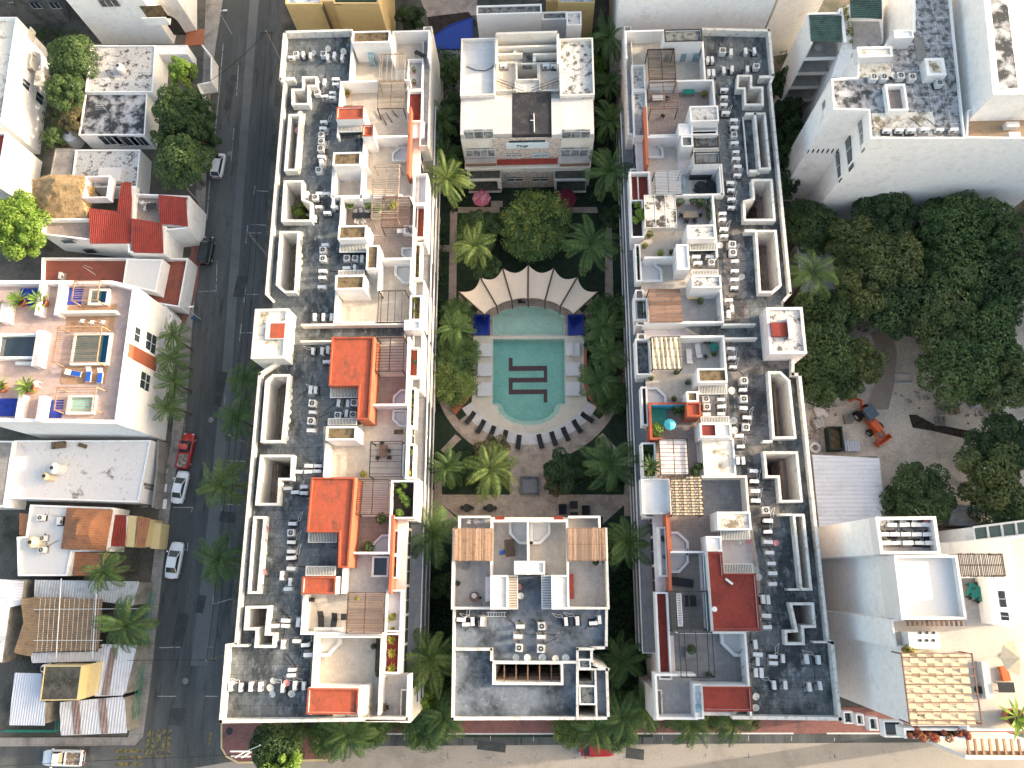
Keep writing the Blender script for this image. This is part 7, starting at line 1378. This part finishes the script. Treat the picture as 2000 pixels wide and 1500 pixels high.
# south east white building
K(1500, 950, .25)
t_, P = bld('large white building with curved terraces at lower right, blank west wall', [(838, 240), (1310, 235), (1352, 530), (1480, 530), (1500, 700), (1870, 700), (1870, 400), (2700, 300), (2700, 1910), (1560, 1910), (1555, 1870), (1125, 1870), (1060, 1262), (995, 1260), (960, 1040), (1040, 1035), (985, 540), (880, 530)], 22.1, WHS, mat('warm white terrace', (.50, .46, .41), (.42, .39, .35), .3, .5, .7, .05, 3, .7), rim=.55)
SEP = P
pent(t_, [(984, 537), (1480, 535), (1556, 1040), (1044, 1042)], MATT, 21, 24.5, t=.25, d=.7); pent(t_, [(838, 238), (1312, 233), (1352, 530), (880, 530)], TGRY, 21.5, 23.1, t=.3, d=1.3)
K(1500, 950, .25); acs('in three rows on the roof court of the lower right building', 0, [(965, 302, '0'), (1060, 300, '0'), (1150, 300, '0'), (1230, 300, '0'), (905, 375, '0'), (985, 375, '0'), (1070, 375, '0'), (1155, 375, '0'), (1238, 375, '0'), (915, 442, '0'), (1000, 442, '0'), (1085, 442, '0'), (1180, 442, '0'), (1258, 442, '0')], 21.8); dishes('in top row of the lower right roof court', 1, [(885, 272), (955, 268), (1055, 268), (1145, 268), (1240, 262, 1)], 21.8)
pergola(1492, 525, 1848, 705, 21.6, 23.9, 'dark brown slatted pergola at right edge beside the glass roof', WOODR, 26, 'v', mats=WOODD); x0, y0, x1, y1 = rect(1525, 725, 1780, 1090, 21.7); MB().box(x0, y0, 21.57, x1, y1, 21.62).build('patio_floor', TGRY, t_)
table(1635, 830, 21.6, 'dark green dining table on the grey patio, lower right building', TEAL, 1.9, 1.3, -24.5); chairs([(1585, 780), (1690, 790), (1580, 860), (1640, 890), (1700, 860), (1640, 765)], 21.6, 'round the dark green dining table', DMET)
x0, y0, x1, y1 = rect(1735, 700, 1900, 1080, 23.7); MB().box(x0, y0, 21.5, x1, y1, 23.7).build('stair_house', WHS, t_); wins(t_, [(1800, 815, 1865, 945), (1820, 980, 1885, 1050)], X=(x0, -1), n=1)
x0, y0, x1, y1 = rect(1100, 1140, 1345, 1270, 23.1); o = MB().box(x0, y0, 21.5, x1, y1, 23.1).build('white_cube', MATT, t_)
for i in range(3):
    for v in (1143, 1203): q = w(1190 + i * 52, v, 23.12); MB().cyl(q, .14, 23.1, 23.16, 10).build('vent_cap', DMET, t_)
b = MB()
for i in range(12): q = rect(1085 + i * 38, 1045, 1103 + i * 38, 1092, 22.7); b.box(q[0], q[1], 22.6, q[2], q[3], 22.7)
b.box(*rect(1075, 1046, 1540, 1052, 22.6)[:2], 22.4, *rect(1075, 1046, 1540, 1052, 22.6)[2:], 22.6); b.build('timber_brise_soleil', WOODR, t_)
K(1500, 1125, .25)
t = pergola(1075, 602, 1640, 1165, 21.6, 23.8, 'pergola with cream checkerboard cloth panels on the lower right terrace', WOODR, 8, 'h', bars=2, st=.08); x0, y0, x1, y1 = rect(1078, 605, 1590, 1160, 23.8); b = MB(); ni, nj = 8, 14
for i in range(ni):
    for j in range(nj):
        xa = x0 + (x1 - x0) * i / ni; ya = y0 + (y1 - y0) * j / nj; xb = xa + (x1 - x0) / ni; yb = ya + (y1 - y0) / nj
        if (i + j) % 2: b.face([(xa, ya, 23.7), (xb, ya, 23.7), (xb, yb, 23.74), (xa, yb, 23.74)])
        else: b.face([(xa, ya, 23.7), (xb, ya, 23.7), (xb, ya + (yb - ya) * .5, 23.55), (xa, ya + (yb - ya) * .5, 23.55)]); b.face([(xa, ya + (yb - ya) * .75, 23.6), (xb, ya + (yb - ya) * .75, 23.6), (xb, yb, 23.74), (xa, yb, 23.74)])
b.build('cloth_panels', CANW, t)
x0, y0, x1, y1 = rect(1680, 670, 1760, 960, 22.3); b = MB().box(x0, y0, 21.58, x0 + .9, y1, 22).box(x0, y0, 22, x0 + .25, y1, 22.4); simple('sofa', 'sofa', 'long grey sofa on the lower right terrace', b, GMET); b = MB().obox(w(1858, 765, 22), .7, 1.3, 21.58, 22, .1); simple('armchair', 'armchair', 'orange reclining chair on the lower right terrace', b, mat('orange fabric', (.55, .13, .05), None))
table(1860, 870, 21.6, 'low dark table below the orange chair', DFAB, 1.5, .9); parasol(1955, 640, 21.6, 'cream parasol at the right edge of the lower right terrace', CANW, 1.6); simple('bicycle_pot', 'pot', 'dark round bowl beside the long grey sofa', MB().cyl(w(1655, 890, 21.9), .35, 21.58, 21.9, 16), DMET)
pot(1905, 1100, 21.6, 'bright yellow green spiky plant on the lower right terrace', LF2, 3.0, 'spike'); pot(1085, 580, 21.6, 'yellow plant at the top left corner of the checkerboard pergola', LF4, 1.4); pot(1148, 1090, 21.6, 'yellow plant at the bottom left corner of the checkerboard pergola', LF4, 1.4)
LFR = leafmat('red blossom', (.55, .05, .06), (.16, .24, .07)); r = rect(1065, 1190, 1552, 1272, 20.8); MB().ring(rp(r), 19, 20.8, .2).build('planter', WHS, t_); MB().prism(inset(rp(r), .19), 19.1, 20.4).build('soil', SOILD, t_); shrubs('red flowering shrubs in the long planter at the lower right', 1070, 1195, 1545, 1265, 20.4, LFR, 2200, .6, .1)
x0, y0, x1, y1 = rect(1560, 1275, 2400, 1400, 12.5); b = MB()
for i in range(34): xx = x0 + i * .75; b.box(xx, y0, 12.3, xx + .22, y1, 12.5)
b.box(x0, y0, 12.1, x1, y0 + .3, 12.32); b.build('timber_brise_soleil', WOODO, t_); MB().box(x0 - .4, y0 - .4, 0, x1, y0 - .05, 12.6).build('wall', WHS, t_)
for q, z in (((592, 1060, 668, 1155), 4.5), ((690, 1080, 752, 1168), 8.5), ((790, 1105, 862, 1208), 12.5), ((905, 1130, 1062, 1262), 17)):
    r = rect(*q, z); MB().ring(rp(r), z - 1, z, .15).build('balcony', WHS, t_); MB().prism(inset(rp(r), .14), z - 1, z - .7).build('balcony_floor', GLASS, t_)
K(1500, 950, .25)
t = thing('glass_roof', 'white framed glass roof among leaves at the right edge', 'glass roof', (*w(1800, 380, 12), 0)); b = MB(); g = MB(); A_, B_, C_, D_ = [w(*q, 12) for q in ((1600, 320), (2150, 250), (2180, 440), (1625, 490))]
for i in range(6): s_ = i / 5; p = (A_[0] + (B_[0] - A_[0]) * s_, A_[1] + (B_[1] - A_[1]) * s_); q = (D_[0] + (C_[0] - D_[0]) * s_, D_[1] + (C_[1] - D_[1]) * s_); b.tube((*p, 12), (*q, 12), .14, n=4)
b.tube((*A_, 12), (*B_, 12), .16, n=4).tube((*D_, 12), (*C_, 12), .16, n=4); b.build('frame', WMET, t); g.prism([A_, B_, C_, D_], 11.85, 11.9); g.build('glass', mat('green glass', (.03, .07, .055), None, rough=.1, spec=.7), t); MB().prism([A_, B_, C_, D_], 0, 10).build('base', WHS, t)
K(0, 0, 1)
shed('bluish white corrugated roof beside the construction ground', [(1586, 888), (1716, 888), (1730, 1012), (1600, 1034)], 4.5, CB, 'x', .5); shed('grey corrugated roof under the trees at right', [(1862, 984), (1914, 986), (1918, 1030), (1850, 1030)], 3.5, CG, 'x'); shed('striped pale shed roof between palm and dark trees', [(1555, 470), (1630, 500), (1645, 640), (1570, 640)], 3.6, CB, 'x', .55)
struct('construction_ground', MB().sheet(wp([(1560, 560), (1780, 600), (2200, 560), (2200, 1100), (1590, 1060), (1570, 800)], .03), .03), DIRT)
b = MB(); P1 = wp([(1683, 745), (1700, 700), (1720, 650), (1748, 690), (1740, 745), (1735, 790)], .04)
struct('dirt_track', MB().sheet(wp([(1700, 650), (1740, 630), (1752, 690), (1745, 760), (1735, 800), (1690, 800), (1712, 740), (1715, 690)], .045), .045), mat('trodden pale dirt', (.34, .28, .225), (.26, .21, .17), .4, .5, .65, .15, 5))
# ------------------------------------------------------------ construction yard
K(1500, 650, .25)
x, y = w(800, 670, 1.5); t = thing('backhoe_loader', 'orange wheeled loader parked on the dirt', 'loader', (x, y, 0), R(-57)); ORIG[t.name] = (0, 0, 0)
MB().box(-1.6, -.5, .7, 2.0, .5, 1.5).box(.4, -.45, 1.5, 1.9, .45, 1.75).build('chassis', CORG, t); MB().box(-1.5, -.65, 1.5, .1, .65, 2.7).build('cab', GLASS, t); MB().box(-1.55, -.7, 2.7, .15, .7, 2.82).build('cab_roof', mat('dusty dark blue', (.07, .10, .13), None), t)
MB().prism([(2.9, -1.1), (3.6, -1.1), (3.6, 1.1), (2.9, 1.1)], .1, .8, [[(3.0, -1.0), (3.45, -1.0), (3.45, 1.0), (3.0, 1.0)]]).box(2.95, -1.05, .1, 3.5, 1.05, .2).box(1.6, -.65, .6, 3.0, -.45, .85).box(1.6, .45, .6, 3.0, .65, .85).build('front_bucket', CORG, t)
MB().tube((-1.6, 0, 1.3), (-2.6, 0, 2.6), .2, n=6).tube((-2.6, 0, 2.6), (-3.4, 0, 1.3), .16, n=6).box(-3.8, -.4, .6, -3.1, .4, 1.3).build('digging_arm', CORG, t)
for sx, rr in ((-1.1, .75), (1.5, .5)):
    for sy in (-1, 1): wl = MB().tube((sx, sy * .65, rr), (sx, sy * 1.05, rr), rr, n=16).build('wheel', RUB, t); MB().tube((sx, sy * .7, rr), (sx, sy * 1.07, rr), rr * .45, n=12).build('rim', DISH, wl)
def pallet(u, v, lab, a=0, m=None):
    x, y = w(u, v, .6); t = thing('pallet_of_blocks', lab, 'pallet', (x, y, .03), R(a), 'pallets on the construction ground'); ORIG[t.name] = (0, 0, 0); b = MB()
    for i in range(5): b.box(-.6, -.6 + i * .26, 0, .6, -.45 + i * .26, .12)
    b.box(-.5, -.6, -.0, -.4, .6, .06).box(.4, -.6, 0, .5, .6, .06); b.build('pallet', WOODL, t); b = MB()
    for i in range(5):
        for j in range(4): b.box(-.6 + i * .245, -.58 + j * .3, .12, -.6 + i * .245 + .2, -.58 + j * .3 + .25, .5 + random.choice((0, .2, .2)))
    b.build('blocks', m or CONC, t)
pallet(635, 670, 'pallet of grey blocks left of the orange loader', 5); pallet(1362, 595, 'left upper pallet of the group above the dark trench', 3); pallet(1460, 600, 'right upper pallet of the group above the dark trench', 3, WOODL); pallet(1350, 685, 'lower pallet of the group above the dark trench', -4); pallet(400, 705, 'broken pallet of white blocks near the rubble', 20, MATT); pallet(1620, 550, 'pallet with pale drum near the trees', 10, GMET); pallet(1740, 555, 'pallet of planks near the right trees', 5, WOODO)
t = thing('skip', 'long dark green container left of the loader', 'container', (*w(535, 815, 1), 0)); r = rect(478, 730, 590, 915, 1.6); MB().prism(rp(r), 0, 1.6, [inset(rp(r), .15)]).build('shell', mat('dark green metal', (.03, .05, .045), None), t); MB().box(r[0] + .15, r[1] + .15, .3, r[2] - .15, r[3] - .15, .7).build('contents', SOIL, t)
simple('concrete_ring', 'ring', 'white concrete ring beside the east wing wall', MB().prism([(w(370, 897, .6)[0] + .75 * math.cos(a), w(370, 897, .6)[1] + .75 * math.sin(a)) for a in [2 * math.pi * i / 24 for i in range(24)]], 0, .6, [[(w(370, 897, .6)[0] + .38 * math.cos(a), w(370, 897, .6)[1] + .38 * math.sin(a)) for a in [2 * math.pi * i / 24 for i in range(24)]]]), MATT)
b = MB(); r = rect(600, 842, 720, 925, .6)
for i in range(6): b.box(r[0] + i * (r[2] - r[0]) / 6 + .03, r[1], .1, r[0] + (i + 1) * (r[2] - r[0]) / 6 - .03, r[3], .55)
b.box(r[0], r[1] + .2, 0, r[2], r[1] + .3, .12); simple('steel_racks', 'rack', 'grey stacked steel panels above the corrugated roof', b, CB)
struct('trench', MB().sheet(wp([(1100, 640), (1160, 640), (1290, 710), (1600, 770), (1830, 800), (1780, 860), (1560, 830), (1280, 765), (1130, 740)], .05), .05), SOILD)
random.seed(5); b = MB()
for i in range(260):
    u, v = random.choice([(random.gauss(430, 60), random.gauss(560, 60)), (random.gauss(370, 30), random.gauss(760, 60)), (random.gauss(1250, 120), random.gauss(480, 35)), (random.gauss(1720, 70), random.gauss(640, 40))]); x, y = w(u, v, .1); s_ = random.uniform(.08, .35); b.obox((x, y), s_, s_ * random.uniform(.4, 1), .03, .03 + s_ * .6, random.uniform(0, 3))
tag(b.build('rubble', mat('pale rubble', (.42, .36, .32), (.2, .17, .15), 3, .45, .6, .2), None), 'scattered pale rubble and debris over the construction ground', 'rubble', kind='stuff')
simple('plywood_sheet', 'board', 'pinkish boards leaning on the rubble heap', MB().obox(w(385, 590, .4), .9, 2.2, .1, .35, R(18)).obox(w(440, 625, .4), .6, 1.2, .1, .4, R(40)), WHP)
simple('fallen_fence', 'fence', 'grey frame lying beside the dirt track', MB().ring(rp(rect(995, 318, 1130, 390, .3)), .05, .25, .1), GMET)
# person in orange on the dirt
x, y = w(1568, 1040, 1.2); me = bpy.data.meshes.new('person'); V = [(0, 0, .95), (0, 0, 1.2), (0, .02, 1.45), (0, .02, 1.58), (0, .03, 1.70), (.12, 0, .88), (.16, .08, .5), (.17, .02, .06), (.17, .18, .04), (-.12, 0, .88), (-.15, -.06, .5), (-.16, -.18, .06), (-.16, -.02, .04), (.2, .02, 1.42), (.3, .06, 1.15), (.3, .2, .95), (-.2, .02, 1.42), (-.3, .04, 1.15), (-.31, .15, .92)]
me.from_pydata(V, [(0, 1), (1, 2), (2, 3), (3, 4), (0, 5), (5, 6), (6, 7), (7, 8), (0, 9), (9, 10), (10, 11), (11, 12), (2, 13), (13, 14), (14, 15), (2, 16), (16, 17), (17, 18)], []); o = bpy.data.objects.new('person', me); sc.collection.objects.link(o); o.location = (x, y, .03); o.rotation_euler = (0, 0, -1.2); sk = o.modifiers.new('skin', 'SKIN')
for v_, r_ in zip(me.skin_vertices[0].data, (.14, .14, .15, .06, .10, .09, .07, .05, .04, .09, .07, .05, .04, .06, .045, .035, .06, .045, .035)): v_.radius = (r_, r_)
me.skin_vertices[0].data[0].use_root = True; ss = o.modifiers.new('sub', 'SUBSURF'); ss.levels = ss.render_levels = 1; me.materials.append(mat('orange work clothes', (.75, .12, .05), None)); tag(o, 'person in orange work clothes walking on the open dirt', 'person')
K(0, 0, 1)
# ------------------------------------------------------------ CARS
def loft(b, st, m=0):           # st: list of (x, [(y, z), ...]) rings, closed ends
    n = len(st[0][1]); k = len(b.v)
    for x, rg in st: b.v += [(x, y, z) for y, z in rg]
    for i in range(len(st) - 1):
        for j in range(n): a = k + i * n + j; c = k + i * n + (j + 1) % n; b.f.append((a, c, c + n, a + n)); b.m.append(m)
    b.f.append(tuple(k + j for j in range(n))); b.m.append(m); b.f.append(tuple(k + (len(st) - 1) * n + j for j in range(n))); b.m.append(m)
def car(px, py, ang, L, W, paint, label, kind='sedan', nm='parked_car'):
    x, y = w(px, py, .9); t = thing(nm, label, 'car', (x, y, .02), R(ang)); ORIG[t.name] = (0, 0, 0); h = L / 2; w2 = W / 2
    def rg(hw, zb, zt, r=.12): return [(-hw, zb + .1), (-hw * 1.0, zt - r), (-hw + r, zt), (0, zt + .03), (hw - r, zt), (hw, zt - r), (hw, zb + .1), (hw - .15, zb), (-hw + .15, zb)]
    b = MB(); loft(b, [(-h, rg(w2 * .72, .35, .72)), (-h + .12, rg(w2 * .88, .28, .80)), (-h + .5, rg(w2 * .97, .25, .86)), (-.4, rg(w2, .22, .90)), (.6, rg(w2, .22, .90)), (h - .9, rg(w2 * .98, .24, .84)), (h - .35, rg(w2 * .92, .28, .76)), (h - .08, rg(w2 * .78, .32, .66)), (h, rg(w2 * .6, .38, .56))])
    b.build('body', paint, t, True)
    if kind == 'pickup': c = (-.25, .15, .75, 1.35); zr = 1.6
    elif kind == 'hatch': c = (-h + .10, -h + .55, .55, 1.35); zr = 1.48
    elif kind == 'suv': c = (-h + .12, -h + .45, .75, 1.45); zr = 1.7
    else: c = (-h + .75, -h + 1.45, .35, 1.2); zr = 1.44
    q = [(c[0], .95, w2 * .80), (c[1], zr, w2 * .64), (c[2], zr, w2 * .64), (c[3], .95, w2 * .82)]
    gl = MB(); P = [[(a, -wd_, z), (a, wd_, z)] for a, z, wd_ in q]
    MB().face([P[2][0], P[2][1], P[3][1], P[3][0]]).face([(p[0] - .05, p[1] * .98, p[2] - .06) for p in (P[2][0], P[2][1], P[3][1], P[3][0])]).build('windscreen', GLASS, t); MB().face([P[0][0], P[0][1], P[1][1], P[1][0]]).build('rear_window', GLASS, t)
    for s_, lab in ((0, 'l'), (1, 'r')): MB().face([P[0][s_], P[1][s_], P[2][s_], P[3][s_]]).build('side_window', GLASS, t)
    rf = MB(); loft(rf, [(q[1][0] - .06, [(-q[1][2] - .03, zr - .05), (-q[1][2] + .08, zr + .04), (q[1][2] - .08, zr + .04), (q[1][2] + .03, zr - .05)]), (q[2][0] + .06, [(-q[2][2] - .03, zr - .05), (-q[2][2] + .08, zr + .04), (q[2][2] - .08, zr + .04), (q[2][2] + .03, zr - .05)])])
    for s_ in (0, 1):
        for i in (0, 1, 2): rf.tube(P[i][s_], P[i + 1][s_], .05, n=5)
    rf.build('roof', paint, t)
    for s_ in (-1, 1):
        MB().box(h - .22, s_ * w2 * .62 - .16, .58, h - .06, s_ * w2 * .62 + .16, .72).build('headlight', GMET, t); MB().box(-h + .0, s_ * w2 * .62 - .16, .62, -h + .1, s_ * w2 * .62 + .16, .78).build('tail_light', CRED, t); MB().box(c[3] - .25, s_ * (w2 + .02) - (.0 if s_ < 0 else .0), .9, c[3] - .05, s_ * (w2 + .16), 1.04).build('wing_mirror', paint, t)
        for a in (-h + .75, h - .85): o = MB().tube((a, s_ * (w2 - .2), .31), (a, s_ * (w2 - .02), .31), .31, n=14).build('wheel', RUB, t); MB().tube((a, s_ * (w2 - .1), .31), (a, s_ * (w2 - .01), .31), .18, n=10).build('rim', GMET, o)
    if kind == 'pickup': MB().box(-h + .15, -w2 * .8, .905, -.45, w2 * .8, .94).build('load_bed', mat('cluttered load bed', (.16, .12, .09), (.4, .36, .32), 3, .5, .6, .3), t); MB().ring(rp((-h + .08, -w2 * .88, -.4, w2 * .88)), .9, 1.12, .1).build('bed_wall', paint, t)
    return t
K(0, 0, 1)
car(425, 321, 85, 4.1, 1.75, CWHT, 'white hatchback parked below the big round tree', 'hatch'); car(402, 488, 86, 4.4, 1.8, CBLK, 'black car parked beside the red brick pavement', 'suv'); car(361, 880, 84, 4.9, 1.85, CRED, 'red pickup parked above the silver white sedan', 'pickup'); car(350, 951, 83, 4.4, 1.75, CWHT, 'silver white sedan parked directly below the red pickup', 'sedan'); car(339, 1094, 85, 4.7, 1.85, CWHT, 'white sedan parked alone on the lower west street', 'sedan')
car(121, 1481, 180, 5.2, 1.9, CWHT, 'white pickup with cluttered load bed at lower left', 'pickup'); car(1164, 1463, 180, 4.2, 1.75, CRED, 'bright red car parked on the lower street under a palm', 'suv'); car(1748, 992, 122, 4.8, 2.0, CWHT, 'white truck parked by the corrugated roof and dark tree', 'pickup')
# person in blue by the left pavement
x, y = w(378, 622, 1.2); o2 = bpy.data.objects['person'].copy(); o2.data = bpy.data.objects['person'].data.copy(); sc.collection.objects.link(o2); o2.location = (x, y, .13); o2.rotation_euler = (0, 0, .6); o2.data.materials.clear(); o2.data.materials.append(mat('blue clothes', (.05, .13, .30), None)); o2['label'] = 'person in blue on the left pavement near the small palms'; o2['category'] = 'person'
# utility poles and cables
def pole(px, py, lab, h=9, a=0):
    x, y = w(px, py, h); t = thing('utility_pole', lab, 'utility pole', (x, y, 0), R(a), 'poles along the streets'); ORIG[t.name] = (0, 0, 0); MB().tube((0, 0, 0), (0, 0, h), .15, .10, 8).build('pole', CONC, t); MB().box(-.9, -.05, h - .5, .9, .05, h - .38).build('crossarm', WOODD, t)
    b = MB(); 
    for i in (-.8, 0, .8): b.cyl((i, 0), .05, h - .38, h - .2, 7)
    b.build('insulators', DMET, t); return (x, y, h)
pts = [pole(519, 60, 'street pole at the top of the west street'), pole(489, 460, 'street pole beside the second long light well'), pole(448, 850, 'street pole near the curved light well palms'), pole(402, 1290, 'street pole at the lower end of the west street')]
def cable(a, c, lab, r=.035, sag=.5):
    b = MB(); p0 = Vector(a); n = 12; pr = p0
    for i in range(1, n + 1): s_ = i / n; q = p0.lerp(Vector(c), s_) - Vector((0, 0, 4 * sag * s_ * (1 - s_))); b.tube(pr, q, r, n=4, cap=False); pr = q
    simple('overhead_cable', 'cable', lab, b, RUB)
for i in range(3): a, c = pts[i], pts[i + 1]; cable((a[0], a[1], a[2] - .2), (c[0], c[1], c[2] - .2), ORD[i] + ' span of street cable down the west street, outer line'); cable((a[0] + .8, a[1], a[2] - .2), (c[0] + .8, c[1], c[2] - .2), ORD[i] + ' span of street cable down the west street, inner line')
cable((pts[0][0], pts[0][1], 8.6), (*w(540, 105, 12), 12), 'dark cable slanting from the top pole to the west wing'); cable((*w(410, 158, 6), 6), (*w(519, 60, 9), 8.8), 'cable crossing the top of the west street'); cable((*w(402, 1290, 9), 8.8), (*w(427, 1290, 8), 9), 'short cable from lowest street pole to the west wing')
x, y = w(467, 1468, 9); t = thing('pylon', 'white lattice street pylon with twin crossarms at the street corner', 'pylon', (x, y, 0)); ORIG[t.name] = (0, 0, 0)
for s_ in (-.35, .35): MB().tube((s_, -.6, 0), (s_, -.6, 9), .09).build('mast', WMET, t)
MB().box(-1.1, -.7, 8.3, 1.1, -.55, 8.45).box(-1.1, -.1, 8.7, 1.1, .05, 8.85).tube((-.35, -.6, 6.5), (2.2, .6, 8.6), .05).build('crossarm', WMET, t)
cable((x - 1, y - .5, 8.4), (*w(-60, 1500, 9), 9), 'cable running left from the white pylon along the bottom street'); cable((*w(248, 1290, 5), 5), (*w(402, 1290, 9), 8.8), 'thin cable from corrugated roofs to the lowest street pole')
for i, (px, py, lab) in enumerate(((438, 22, 'small round street lamp at the top of the left pavement'), (370, 362, 'white arm street lamp below the big round tree'), (372, 600, 'white arm street lamp near the red brick pavement'))):
    x, y = w(px, py, 5); t = thing('street_lamp', lab, 'street lamp', (x - .8, y, 0), 0, 'street lamps'); ORIG[t.name] = (0, 0, 0); MB().tube((0, 0, 0), (0, 0, 5), .07, .05).tube((0, 0, 5), (.9, 0, 5.2), .04).build('post', GMET, t); MB().box(.7, -.12, 5.12, 1.3, .12, 5.24).build('lamp_head', WMET, t)
simple('manhole', 'manhole', 'black round grate on the corner pavement', MB().cyl(w(448, 1428, .15), .45, .1, .15, 18), DMET)
K(0, 0, 1)
# unseen block added east of the park, outside the frame, to shade the yard
x0 = w(2010, 560, 0)[0] + 6; y0, y1 = w(2010, 1010, 0)[1], w(2010, 240, 0)[1]
t = thing('apartment_block', 'unseen white block added beyond the right edge to shade the park', 'building', (x0 + 6, (y0 + y1) / 2, 0)); MB().box(x0, y0, 0, x0 + 14, y1, 23.4).build('wall', WHS, t); MB().ring(rp((x0, y0, x0 + 14, y1)), 23.4, 24.2, .25).build('parapet', WHS, t)

b = MB()
for px, py, a, c in ((470, 560, 1.6, 3.2), (430, 760, 1.2, 5), (445, 1010, 2.2, 1.4), (352, 1230, 1.5, 4), (392, 1180, 1.1, 2.2), (450, 180, 1.0, 6), (960, 1458, 3.5, 1.0), (1240, 1472, 2.2, 1.2), (345, 1400, 2.0, 2.0)): x, y = w(px, py); b.obox((x, y), a, c, .02, .03, R(-6))
struct('tarmac_patch', b, mat('fresh tarmac', (.045, .049, .051), (.062, .066, .068), .8, .5, .6, .2, 8))
for i, (px, py, lab) in enumerate(((448, 300, 'upper'), (412, 820, 'middle'), (362, 1330, 'lower'))): simple('manhole_cover', 'manhole', 'round iron manhole cover, ' + lab + ' part of the west street', MB().cyl(w(px, py), .38, .02, .04, 20), CGRY)
